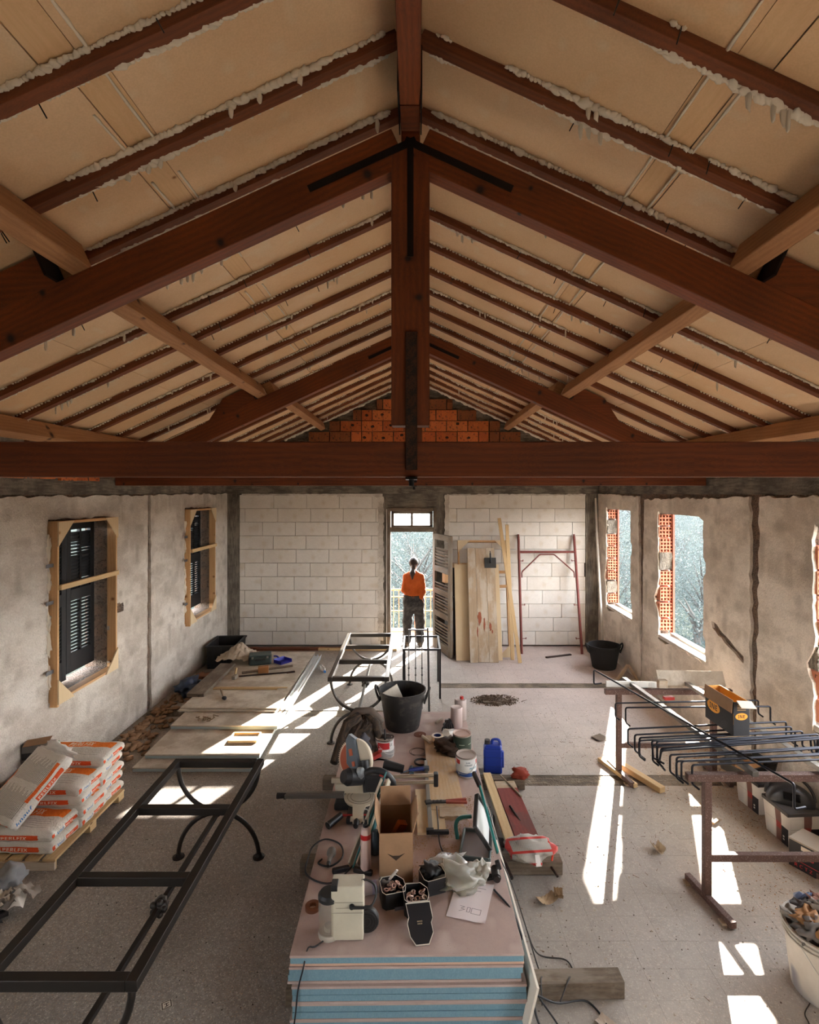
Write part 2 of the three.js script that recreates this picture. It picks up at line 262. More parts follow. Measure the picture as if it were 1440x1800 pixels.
// floor: 20 cm terrazzo tiles; two rows are gone where partition walls stood
const floor = struct('floor');
mesh('slab', box(XR - XL + 0.8, 0.3, 13.4, (XL + XR) / 2, -0.18, -3.9), M.concrete, floor);
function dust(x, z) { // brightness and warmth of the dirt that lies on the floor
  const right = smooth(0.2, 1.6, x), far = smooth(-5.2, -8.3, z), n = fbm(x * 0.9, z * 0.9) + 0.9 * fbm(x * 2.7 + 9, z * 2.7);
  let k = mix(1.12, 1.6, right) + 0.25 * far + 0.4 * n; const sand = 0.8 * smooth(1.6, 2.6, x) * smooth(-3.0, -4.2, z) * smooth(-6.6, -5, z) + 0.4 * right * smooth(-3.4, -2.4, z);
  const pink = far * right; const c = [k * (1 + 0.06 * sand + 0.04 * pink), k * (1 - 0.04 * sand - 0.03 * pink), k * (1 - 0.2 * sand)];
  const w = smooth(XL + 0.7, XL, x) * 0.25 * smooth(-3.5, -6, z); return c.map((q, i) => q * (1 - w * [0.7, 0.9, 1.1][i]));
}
{
  const S = 0.2, nx = 34, rest = [], dusty = []; let count = 0;
  const gone = (x, z) => (Math.abs(z + 7.9) < 0.1 && x > 0.42) || (Math.abs(z + 5.3) < 0.1 && x > 0.75) || (Math.abs(z + 6.9) < 0.1 && x < -0.25);
  for (let j = -10; j < 51; j++) for (let i = 0; i < nx; i++) {
    const x0 = XL + i * S, z0 = -j * S, cx = x0 + S / 2, cz = z0 - S / 2; if (gone(cx, cz)) continue;
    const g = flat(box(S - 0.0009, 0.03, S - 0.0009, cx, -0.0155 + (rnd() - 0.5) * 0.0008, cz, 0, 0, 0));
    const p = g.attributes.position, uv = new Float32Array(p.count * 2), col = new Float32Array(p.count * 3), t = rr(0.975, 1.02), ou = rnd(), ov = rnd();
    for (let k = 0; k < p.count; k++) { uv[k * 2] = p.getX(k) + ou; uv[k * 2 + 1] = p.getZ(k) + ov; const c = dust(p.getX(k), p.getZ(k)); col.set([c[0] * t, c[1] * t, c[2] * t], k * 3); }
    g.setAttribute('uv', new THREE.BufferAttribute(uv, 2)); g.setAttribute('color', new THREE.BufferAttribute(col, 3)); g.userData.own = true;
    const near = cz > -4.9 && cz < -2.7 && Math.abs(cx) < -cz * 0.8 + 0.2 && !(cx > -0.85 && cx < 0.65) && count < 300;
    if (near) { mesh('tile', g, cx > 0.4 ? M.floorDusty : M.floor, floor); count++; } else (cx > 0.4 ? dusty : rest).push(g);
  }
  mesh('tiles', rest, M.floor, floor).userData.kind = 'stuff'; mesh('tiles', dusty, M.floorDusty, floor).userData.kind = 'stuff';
}
// a wall skin: plaster with ragged outlines, laid on a core that shows where plaster is gone. Shapes are drawn in (depth, height).
function ragged(pts, amp = 0.015, step = 0.06, close = true) {
  const out = []; for (let i = 0; i < pts.length; i++) { const a = pts[i], b = pts[(i + 1) % pts.length], am = a[2] ?? amp, L = Math.hypot(b[0] - a[0], b[1] - a[1]), n = am ? Math.max(1, Math.round(L / step)) : 1; for (let k = 0; k < n; k++) { const t = k / n, w = k ? am : am * 0.3; out.push([mix(a[0], b[0], t) + (rnd() - 0.5) * 2 * w, mix(a[1], b[1], t) + (rnd() - 0.5) * 2 * w]); } } return out;
}
const sideSkin = (side, shapes, t, mat, parent, name = 'plaster') => shapes.map((s) => { const g = slab(s, t); // (depth, height) -> world
  g.applyMatrix4(new THREE.Matrix4().makeBasis(V(0, 0, -1), V(0, 1, 0), V(side, 0, 0))); g.translate(side > 0 ? XL - t : XR + t, 0, 0); if (side < 0) { const p = flat(g), q = p.attributes.position.array, m = p.attributes.normal.array; for (let i = 0; i < q.length; i += 9) for (let c = 0; c < 3; c++) { let t = q[i + 3 + c]; q[i + 3 + c] = q[i + 6 + c]; q[i + 6 + c] = t; t = m[i + 3 + c]; m[i + 3 + c] = m[i + 6 + c]; m[i + 6 + c] = t; } p.deleteAttribute('uv'); p.computeVertexNormals(); return mesh(name, p, mat, parent, false); } return mesh(name, g, mat, parent, false); });
const rect = (a, b, c, d, amp = 0) => [[a, c, amp], [b, c, amp], [b, d, amp], [a, d, amp]];
const WT = 3.34; // wall top under the roof
// ---- left wall: two windows, a cable chase at depth 7, plaster stops under the ring beam
const wallL = struct('wall_left');
{
  const wins = [[5.13, 6.1, 0.86, 2.52], [8.12, 9.1, 0.88, 2.54]];
  const core = poly(rect(-2.6, 10.15, 0, 2.8), [...wins, [0.0, 1.2, 0.88, 2.54]].map((w) => rect(w[0], w[1], w[2], w[3])));
  sideSkin(1, [core], 0.25, M.core, wallL, 'core').forEach((m) => m.position.x = -0.03);
  mesh('ring_beam', box(0.3, 0.17, 12.75, XL - 0.17, 2.885, -3.775), M.concrete, wallL);
  mesh('wall_head', box(0.25, 0.5, 12.75, XL - 0.2, 3.2, -3.775), M.mortar, wallL);
  const hole = (w, o) => ragged([[w[0] - o, w[2] - 0.03], [w[1] + 0.01, w[2] - 0.03], [w[1] + 0.01, w[3] + 0.03], [w[0] - o, w[3] + 0.05]], 0.018, 0.09);
  const A = poly(ragged([[-2.6, 0, 0], [6.94, 0, 0.008], [6.97, 2.78, 0.016], [-2.6, 2.8, 0]], 0.015, 0.08), [hole(wins[0], 0.05), hole([0.0, 1.2, 0.88, 2.54], 0.02), ragged(rect(6.22, 6.38, 1.43, 1.53, 0.02), 0.02, 0.04)]);
  const B = poly(ragged([[7.06, 0, 0.008], [9.9, 0, 0], [9.9, 2.8, 0.016], [7.04, 2.79, 0.012]], 0.015, 0.08), [hole(wins[1], 0.05)]);
  sideSkin(1, [A, B], 0.03, M.plaster, wallL);
  // rubble and tile ends on top of the ring beam
  for (let i = 0; i < 9; i++) mesh('tile_end', box(rr(0.1, 0.16), rr(0.03, 0.05), rr(0.15, 0.4), XL - 0.06, rr(2.96, 2.99), -rr(4.4, 6.0), 0, rr(-0.2, 0.2), 0), M.clay[i % 3], wallL);
}
// ---- right wall: three openings broken out of hollow brick, chases at depth 8 and 5.33
const wallR = struct('wall_right'), WR = [[8.4, 9.45, 0.86, 2.54], [6.27, 7.42, 0.87, 2.54], [3.2, 4.5, 0.87, 2.54], [0.1, 1.3, 0.87, 2.54]];
{
  const core = poly(rect(-2.6, 10.15, 0, 2.8), WR.map((w) => rect(w[0], w[1] + 0.17, w[2] - 0.04, w[3])));
  sideSkin(-1, [core], 0.18, M.core, wallR, 'core').forEach((m) => m.position.x = 0.03);
  mesh('ring_beam', box(0.3, 0.17, 12.75, XR + 0.17, 2.885, -3.775), M.concrete, wallR);
  mesh('wall_head', box(0.25, 0.5, 12.75, XR + 0.2, 3.2, -3.775), M.mortar, wallR);
  const hole = (w) => { const h = [], [a, b, c, d] = w; // smooth bites out of the far edge
    for (let y = c; y <= d + 0.001; y += 0.06) h.push([a + (rnd() - 0.5) * 0.02 + (Math.abs(y - 1.0) < 0.16 || Math.abs(y - 1.95) < 0.08 ? -0.045 : 0), y]);
    for (let x = a + 0.1; x < b; x += 0.1) h.push([x, d + (rnd() - 0.5) * 0.012]);
    for (let y = d + 0.03; y >= c - 0.05; y -= 0.05) h.push([b + 0.03 + 0.04 * noise(y * 3, b) + (rnd() - 0.5) * 0.02 + 0.09 * Math.exp(-(((y - 1.35) / 0.12) ** 2)), y]);
    for (let x = b - 0.05; x > a; x -= 0.07) h.push([x, c - 0.03 + (rnd() - 0.5) * 0.03 - 0.05 * smooth(b - 0.5, b, x)]);
    return h; };
  const P1 = poly(ragged([[-2.6, 0, 0], [5.3, 0, 0.005], [5.29, 0.9, 0.02], [5.245, 2.78, 0.018], [-2.6, 2.82, 0]], 0.014, 0.07), [hole(WR[2]), hole(WR[3])]);
  const chase = ragged([[5.5, 1.08], [6.08, 1.3], [6.1, 1.37], [6.04, 1.37], [5.5, 1.15]], 0.012, 0.06);
  const P2 = poly(ragged([[5.36, 0, 0.004], [7.98, 0, 0.004], [7.95, 1.3, 0.012], [7.9, 2.72, 0.018], [5.41, 2.78, 0.018], [5.39, 0.95, 0.018]], 0.012, 0.07), [hole(WR[1]), chase]);
  const P3 = poly(ragged([[8.01, 0, 0.004], [9.9, 0, 0], [9.9, 2.8, 0.012], [8.1, 2.76, 0.018], [8.07, 1.3, 0.018]], 0.012, 0.07), [hole(WR[0])]);
  sideSkin(-1, [P1, P2, P3], 0.03, M.plasterSmooth, wallR);
  // broken hollow bricks in the far jambs, courses of mortar between
  const brick = (w, h, nx, ny, sd) => { const holes = [], mx = w / nx, my = h / ny; for (let i = 0; i < nx; i++) for (let j = 0; j < ny; j++) holes.push(rect(i * mx + 0.009, (i + 1) * mx - 0.009, j * my + 0.009, (j + 1) * my - 0.009)); return slab(poly(rect(0, w, 0, h), holes), 0.16); };
  const g34 = ready(brick(0.175, 0.19, 4, 4), false), g33 = ready(brick(0.175, 0.15, 4, 3), false), g32 = ready(brick(0.15, 0.17, 3, 4), false);
  for (const [wi, courses] of [[0, [['b', 0.9, g33], ['m', 1.07, 0.2], ['b', 1.3, g33], ['b', 1.47, g34], ['b', 1.69, g34], ['b', 1.9, g34], ['m', 2.1, 0.24], ['b', 2.37, g33]]], [1, [['b', 0.93, g33], ['b', 1.11, g34], ['b', 1.33, g34], ['b', 1.55, g34], ['m', 1.76, 0.24], ['b', 2.0, g34], ['b', 2.2, g33], ['b', 2.37, g33]]], [2, [['b', 0.9, g34], ['b', 1.12, g34], ['m', 1.33, 0.2], ['b', 1.55, g34], ['b', 1.76, g34], ['b', 1.97, g34], ['b', 2.18, g34]]]]) {
    const z = -WR[wi][1] - 0.16;
    for (const [k, y, q] of courses) k === 'b' ? mesh('hollow_brick', q, M.redbrick, wallR, false).position.set(XR + 0.015 + rr(0, 0.02), y, z + rr(-0.03, 0.005)) : mesh('mortar_patch', warp(new THREE.BoxGeometry(0.18, q, 0.16, 4, 5, 1), (v) => { if (v.z > 0) v.z += rr(-0.025, 0.012); }).translate(XR + 0.105, y + q / 2, z + 0.08), M.mortar, wallR);
    mesh('jamb_strip', box(0.025, 1.66, 0.09, XR + 0.2, 1.7, z + 0.13), C('#b06a55', 0.8), wallR);
    mesh('mortar_bed', box(0.18, 1.66, 0.02, XR + 0.105, 1.7, z + 0.01), M.core, wallR);
    mesh('sill', [box(0.19, 0.05, WR[wi][1] - WR[wi][0] + 0.1, XR + 0.105, WR[wi][2] - 0.025, -(WR[wi][0] + WR[wi][1]) / 2 - 0.03, 0, 0, 0, 0.008), box(0.06, 0.035, WR[wi][1] - WR[wi][0], XR + 0.18, WR[wi][2] + 0.012, -(WR[wi][0] + WR[wi][1]) / 2)], C('#cfc8bd', 0.9), wallR);
    mesh('lintel', box(0.17, 0.05, WR[wi][1] - WR[wi][0] + 0.3, XR + 0.115, WR[wi][3] + 0.02, -(WR[wi][0] + WR[wi][1]) / 2 - 0.05), M.mortar, wallR);
  }
}
// ---- back wall: aerated blocks between concrete columns, ring beam above, hollow tiles in the gable
const wallB = struct('wall_back');
{
  const roofY = (x) => EYE + 2.04 - SL * Math.abs(x - XC), o = [[XL - 0.3, 0], [XR + 0.3, 0], [XR + 0.3, roofY(XR + 0.3) + 0.1], [XC, roofY(XC) + 0.1], [XL - 0.3, roofY(XL - 0.3) + 0.1]];
  mesh('core', slab(poly(o, [[[DOORL, 0.0], [DOORR, 0.0], [DOORR, DOORT], [DOORL, DOORT]].map((p) => [p[0], Math.max(p[1], 0.001)])]), 0.14).translate(0, 0, ZB - 0.26), M.mortar, wallB, false);
  const conc = (x0, x1, y0, y1, d = 0.13, n = 'column') => mesh(n, box(x1 - x0, y1 - y0, d, (x0 + x1) / 2, (y0 + y1) / 2, ZB - 0.12 + d / 2), M.concrete, wallB);
  conc(XL, -3.24, 0, 2.8); conc(3.1, XR, 0, 2.8); conc(-0.66, DOORL, 0, 2.8, 0.1, 'door_pier'); conc(DOORR, 0.56, 0, 2.8, 0.1, 'door_pier'); conc(DOORL, DOORR, DOORT, 2.8, 0.1, 'door_lintel'); conc(XL, XR, 2.8, 2.97, 0.14, 'ring_beam');
  conc(XL, XR, 2.97, 3.6, 0.1, 'wall_head');
  const B = ready(box(0.596, 0.246, 0.12, 0, 0, 0, 0, 0, 0, 0.004));
  const row = (x0, x1, y, first) => { let a = x0, b = first; while (a < x1 - 0.02) { b = Math.min(b, x1); const full = Math.abs(b - a - 0.6) < 0.005, m = mesh('block', full ? B : box(b - a - 0.004, 0.246, 0.12, 0, 0, 0, 0, 0, 0, 0.004), M.aac[Math.floor(rnd() * 4)], wallB); m.position.set((a + b) / 2, y + 0.125, ZB - 0.06 + rr(-0.003, 0.003)); a = b; b += 0.6; } };
  const px = (cx) => (390 + cx / 4.645 - CX) / FOCAL * 9.9, firsts = [415, 180, 265, 187, 323, 187, 340, 420, 333, 190, 425];
  firsts.forEach((f, i) => row(-3.24, -0.66, 0.03 + i * 0.25, px(f)));
  for (let i = 0; i < 11; i++) row(0.56, 3.1, 0.03 + i * 0.25, 0.56 + [0.42, 0.15, 0.3, 0.55, 0.27, 0.12, 0.4, 0.22, 0.5, 0.18, 0.35][i]);
  // ragged plaster rims round the block panels
  const rim = (x0, x1, y0, y1) => { const w = Math.abs(x1 - x0), h = Math.abs(y1 - y0); mesh('plaster_rim', slab(poly(ragged(rect(x0, x1, y0, y1, 0.012), 0.012, 0.05)), 0.02).translate(0, 0, ZB - 0.012), M.plaster, wallB, false); };
  rim(-3.2, -1.4, 2.772, 2.8); rim(-1.45, -0.62, 2.74, 2.82); rim(-0.7, -0.6, 0.1, 2.75); rim(0.52, 0.6, 0.4, 2.78); rim(0.56, 3.1, 2.77, 2.795);
  // gable tiles, seen above the tie beams: 39 x 20 cm hollow tiles with scored faces
  const score = (w, h) => { const g = [box(w - 0.012, h - 0.012, 0.1, 0, 0, 0, 0, 0, 0, 0.004)]; for (let i = 1; i < Math.round(w / 0.048); i++) g.push(box(0.006, h - 0.02, 0.008, -w / 2 + i * 0.048, 0, 0.051)); g.push(box(w - 0.02, 0.006, 0.008, 0, h * 0.17, 0.051), box(w - 0.02, 0.006, 0.008, 0, -h * 0.17, 0.051)); return ready(g); };
  const full = score(0.385, 0.2), half = score(0.19, 0.2);
  for (let j = 0; j < 7; j++) { const y = 3.64 + j * 0.2; for (let i = -9; i < 10; i++) { const x = XC + (i + (j % 2) * 0.5) * 0.39, lim = (roofY(0) + 0.03 - (y + 0.1)) / SL + XC; // room under the slope at this course
    const split = (i * 5 + j * 3) % 6 === 0, pieces = split ? [[x - 0.0975, 0.19], [x + 0.0975, 0.19]] : [[x, 0.385]];
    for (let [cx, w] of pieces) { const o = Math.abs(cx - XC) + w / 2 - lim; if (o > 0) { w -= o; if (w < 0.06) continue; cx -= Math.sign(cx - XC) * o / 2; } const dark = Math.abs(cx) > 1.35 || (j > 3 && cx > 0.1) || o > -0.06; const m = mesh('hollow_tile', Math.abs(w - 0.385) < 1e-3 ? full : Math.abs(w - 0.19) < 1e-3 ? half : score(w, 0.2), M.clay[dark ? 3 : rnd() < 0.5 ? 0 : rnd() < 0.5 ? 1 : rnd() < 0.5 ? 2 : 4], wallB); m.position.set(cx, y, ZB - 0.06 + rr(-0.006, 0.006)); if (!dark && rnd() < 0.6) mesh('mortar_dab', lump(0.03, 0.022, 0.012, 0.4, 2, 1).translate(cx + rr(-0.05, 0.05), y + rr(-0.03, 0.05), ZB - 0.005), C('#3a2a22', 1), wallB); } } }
}
// ---- near wall behind the camera
mesh('near_wall', slab(poly([[XL - 0.3, -0.2], [XR + 0.3, -0.2], [XR + 0.3, 5.2], [XL - 0.3, 5.2]], [rect(1.75, 2.05, 0.9, 2.2)]), 0.25).translate(0, 0, ZN), M.plaster, undefined, false).userData.kind = 'structure';
// ---- concrete strips where partitions stood
const strip = (x0, x1, z) => { const n = Math.round((x1 - x0) / 0.05), g = new THREE.BoxGeometry(x1 - x0, 0.03, 0.2, n, 1, 3); warp(g, (v) => { if (v.y > 0) v.y += -0.004 + 0.006 * noise(v.x * 9, v.z * 20, z) + rr(-0.002, 0.002); }); mesh('concrete_strip', g.translate((x0 + x1) / 2, -0.017, z), std({ map: concTex, color: new THREE.Color(1.2, 1.08, 0.95), roughness: 1, bumpMap: plasterBump, bumpScale: 0.02 }), floor); };
strip(0.34, XR, -7.9); strip(0.74, XR, -5.3); strip(XL, -0.26, -6.9);
// ================================================================ roof: two trusses, purlins, ridge, battens, boards
const ang = Math.atan(SL), ca = Math.cos(ang), sa = Math.sin(ang);
const RT = EYE + 1.9, BT = EYE + 2.055; // ridge heights of the rafter tops and of the batten undersides
// local frame of a roof slope: s = distance down the slope from the ridge line, n = height above the given ridge height
const slope = (side, s, n, y0) => [XC + side * (s * ca + n * sa), y0 - s * sa + n * ca];
function slopeBox(side, s0, s1, n0, n1, z0, z1, y0, r = 0) { // box lying in the slope
  const g = box(s1 - s0, n1 - n0, z0 - z1, 0, 0, 0, 0, 0, 0, r); gridUV(flat(g)); const f = flat(g); gridUV(f); f.userData.own = true;
  const [x, y] = slope(side, (s0 + s1) / 2, (n0 + n1) / 2, y0); return move(f, x, y, (z0 + z1) / 2, 0, 0, -side * ang);
}
const ceiling = struct('ceiling');
mesh('roof_deck', [-1, 1].map((s) => slopeBox(s, -0.1, 4.6, 0.12, 0.24, ZN + 0.4, ZB - 0.5, BT)), M.oldwood, ceiling);
const blobs = [0, 1].map((d) => [1, 2, 3].map((q) => flat(lump(1, 1, 1, 0.35, 1.6, d, q * 11))));
const foamRun = (side, s0, s1, z, n, dz, fat, det) => { // a ragged bead of set foam along a batten edge, with drips
  const out = [], sd = rnd() * 99, step = 0.02 + 0.008 * (1 - det); let q = 0;
  for (let s = s0; s <= s1; s += step) {
    const w = 0.42 + 1.15 * noise(s * 1.7, sd) + 0.5 * noise(s * 9, sd); if (w < 0.1) continue;
    const r = fat * (0.006 + 0.011 * clamp(w)) * rr(0.7, 1.3), [x, y] = slope(side, s, n - 0.006 * w, BT);
    out.push(blobs[det][q++ % 3].clone().scale(r * rr(1.1, 1.9), r, r * rr(0.8, 1.3)).rotateY(rr(-0.6, 0.6)).rotateZ(-side * ang).translate(x, y, z + dz + rr(-0.004, 0.004)));
    if (w > 0.75 && rnd() < 0.12) { const h = rr(0.02, 0.055) * fat; out.push(blobs[det][q % 3].clone().scale(0.011 * fat, h, 0.01 * fat).translate(x, y - h * 0.7, z + dz)); }
  }
  return out;
};
for (let k = 0; k <= 22; k++) {
  const z = -(1.96 + 0.49 * k) + 0.49 * 3, d = -z; if (d > 9.85) continue;
  for (const side of [-1, 1]) {
    const b = mesh('batten', slopeBox(side, side < 0 ? 0.05 : 0.05, 4.1, 0, 0.05, z + 0.03, z - 0.03, BT, 0.003), M.batten, ceiling);
    if (d > 1.4) {
      const fat = d < 3.2 ? 1 : 0.8, det = d < 4.2 ? 1 : 0; const f = [...foamRun(side, 0.12, d < 3.2 ? 2.6 : 3.9, z, 0.045, 0.036, fat, det), ...foamRun(side, 0.12, d < 3.2 ? 2.6 : 3.9, z, 0.012, -0.034, fat, det)];
      if (f.length) mesh('foam_bead', f, M.foam, b, false).userData.kind = 'stuff';
      if (d < 4.6) for (let q = 0; q < 5; q++) { const s = rr(0.8, 2.6), [x, y] = slope(side, s, 0.05, BT), [x2, y2] = slope(side, s + rr(-0.01, 0.01), -0.035, BT), e = rnd() < 0.5 ? 0.035 : -0.035; mesh('nail', rod(V(x, y, z + e), V(x2, y2, z + e * 1.6), 0.0028, 0.0028, 5), M.darkiron, b); }
    }
    // boards between this batten and the next, a narrow filler board between the wide ones
    const z0 = z, z1 = z - 0.49 > ZB ? z - 0.49 : ZB - 0.1, off = 0.02 * ((k * 7) % 5 - 2);
    const cuts = [0.0, 1.235 + off, 1.375 + off, 2.6 + off, 4.2];
    for (let c = 0; c < 4; c++) {
      const g = slopeBox(side, cuts[c] + 0.002, cuts[c + 1] - 0.002, 0.05 + (c === 1 ? 0.006 : 0), 0.07, z0 - 0.0015, z1 + 0.0015, BT);
      if (d < 1.2) { if (c === 0 || d > 0) mesh('ceiling_board', g, M.board[0], ceiling); } else mesh(c === 1 ? 'filler_board' : 'ceiling_board', g, c === 1 ? M.filler : M.board[(k * 5 + c * 3 + (side > 0 ? 1 : 0)) % 3], ceiling);
    }
  }
}
// foam along the board joints and blobs hanging at the purlins
{ const f = []; for (const side of [-1, 1]) for (const s of [1.235, 1.375]) { const P = []; for (let d = 1.7; d < 9.8; d += 0.03) { const [x, y] = slope(side, s + 0.006 * noise(d * 3, side), 0.048, BT); P.push(V(x, y, -d)); } for (let i = 0; i < P.length - 8; i += 8) if (noise(i * 0.31, side * 4 + s) > (side > 0 ? -0.35 : 0.12)) f.push(pipe(P.slice(i, i + 9), () => 0.005 + 0.004 * rnd(), 5)); }
  mesh('joint_foam', f, M.foam, ceiling, false).userData.kind = 'stuff'; }
// foam rim where the boards meet the gable
{ const f = []; for (const side of [-1, 1]) for (let q = 0; q < 3; q++) { const P = []; for (let s = 0.2; s < 2.6; s += 0.03) { const [x, y] = slope(side, s, 0.03 - q * 0.02 + 0.02 * noise(s * 9, q, side), BT); P.push(V(x, y, ZB + 0.06 + rr(-0.03, 0.03))); } f.push(pipe(P, () => 0.012 + 0.018 * rnd(), 5)); } mesh('gable_foam', f, M.foam, ceiling, false).userData.kind = 'stuff'; }

function truss(zf, label) {
  const t = thing('roof_truss', label, 'roof truss'), T = 0.1, zb = zf - T, zm = zf - T / 2;
  mesh('tie_beam', box(XR - XL - 0.004, 0.18, T, (XL + XR) / 2, EYE + 0.17, zm, 0, 0, 0, 0.006), M.beam, t);
  mesh('king_post', box(0.195, 1.42, T, XC, EYE + 0.342 + 0.71, zm, 0, 0, 0, 0.005), M.beam, t);
  for (const s of [-1, 1]) {
    const r = mesh('rafter', slopeBox(s, 0.108 , 3.76, -0.2, 0, zf - 0.001, zb + 0.001, RT, 0.005), M.rafter, t);
    // cleat that stops the purlin from sliding down
    const pts = [[1.985, 0], [2.6, 0], [2.34, 0.17], [1.985, 0.17]].map(([a, n]) => slope(s, a, n, RT));
    mesh('cleat', slab(poly(s > 0 ? pts : pts.reverse()), T - 0.01).translate(0, 0, zb + 0.005), M.rafter, r);
    mesh('steel_strap', slopeBox(s, 0.02, 0.62, -0.125, -0.09, zf + 0.006, zf, RT), M.darkiron, t);
    mesh('cleat_plate', slopeBox(s, 1.972, 1.985, 0.0, 0.16, zf + 0.09, zb - 0.09, RT), M.darkiron, t);
  }
  const p = mesh('steel_strap', box(0.032, 0.6, 0.006, XC, RT - 0.4, zf + 0.004), M.darkiron, t);
  mesh('hanger_strap', box(0.06, 0.7, 0.018, XC + 0.005, EYE + 0.465, zf + 0.011, 0, 0, 0, 0.004), M.rust, t);
  mesh('hanger_plate', [box(0.06, 0.012, 0.16, XC + 0.005, EYE + 0.073, zm), rod(V(XC + 0.005, EYE + 0.07, zm), V(XC + 0.005, EYE + 0.035, zm), 0.014)], M.darkiron, t);
  return t;
}
truss(-2.75, 'nearest dark stained timber roof truss with king post and rusty hanger strap');
truss(-6.2, 'second timber roof truss, farther down the room towards the gable wall');
// ridge beam in lengths, on the truss heads
const ridge = (z0, z1, label) => { const t = thing('ridge_beam', label, 'beam', [0, 0, 0], 0, undefined); mesh('beam', box(0.1, 0.2, z0 - z1, XC, EYE + 1.835 + 0.1, (z0 + z1) / 2, 0, 0, 0, 0.005), M.rafter, t); return t; };
{ const r = ridge(ZN - 0.05, -2.56, 'reddish ridge beam overhead running to the nearest truss');
  mesh('end_block', box(0.096, 0.21, 0.18, XC, EYE + 1.94, -2.655, 0, 0, 0, 0.003), M.beam, r);
  for (const s of [-1, 1]) mesh('hanger_plate', box(0.006, 0.26, 0.3, XC + s * 0.054, EYE + 1.95, -2.6), M.darkiron, r); }
ridge(-2.86, -6.19, 'ridge beam between the two trusses, mostly hidden behind the king post'); ridge(-6.31, -9.78, 'farthest ridge beam behind the second truss up to the gable');
// purlins: three lengths a side, lying on the rafters and lapped at the trusses
const purlin = (side, s, z0, z1, label) => mesh('purlin', slopeBox(side, s, s + 0.1, 0.002, 0.15, z0, z1, RT, 0.008), M.purlin).userData;
for (const side of [-1, 1]) {
  const w = side < 0 ? 'left' : 'right';
  Object.assign(purlin(side, 1.8, ZN - 0.05, -2.79, ''), { label: `nearest heavy purlin under the ${w} roof slope, running overhead to the first truss`, category: 'beam' });
  Object.assign(purlin(side, 1.87, -2.81, -6.26, ''), { label: `middle purlin on the ${w} roof slope between the two trusses`, category: 'beam' });
  Object.assign(purlin(side, 1.77, -6.27, -9.8, ''), { label: `far purlin on the ${w} roof slope ending in the clay tile gable`, category: 'beam' });
  Object.assign(purlin(side, 3.42, -0.2, -9.8, ''), { label: `lower eaves purlin along the top of the ${w} wall`, category: 'beam' });
}
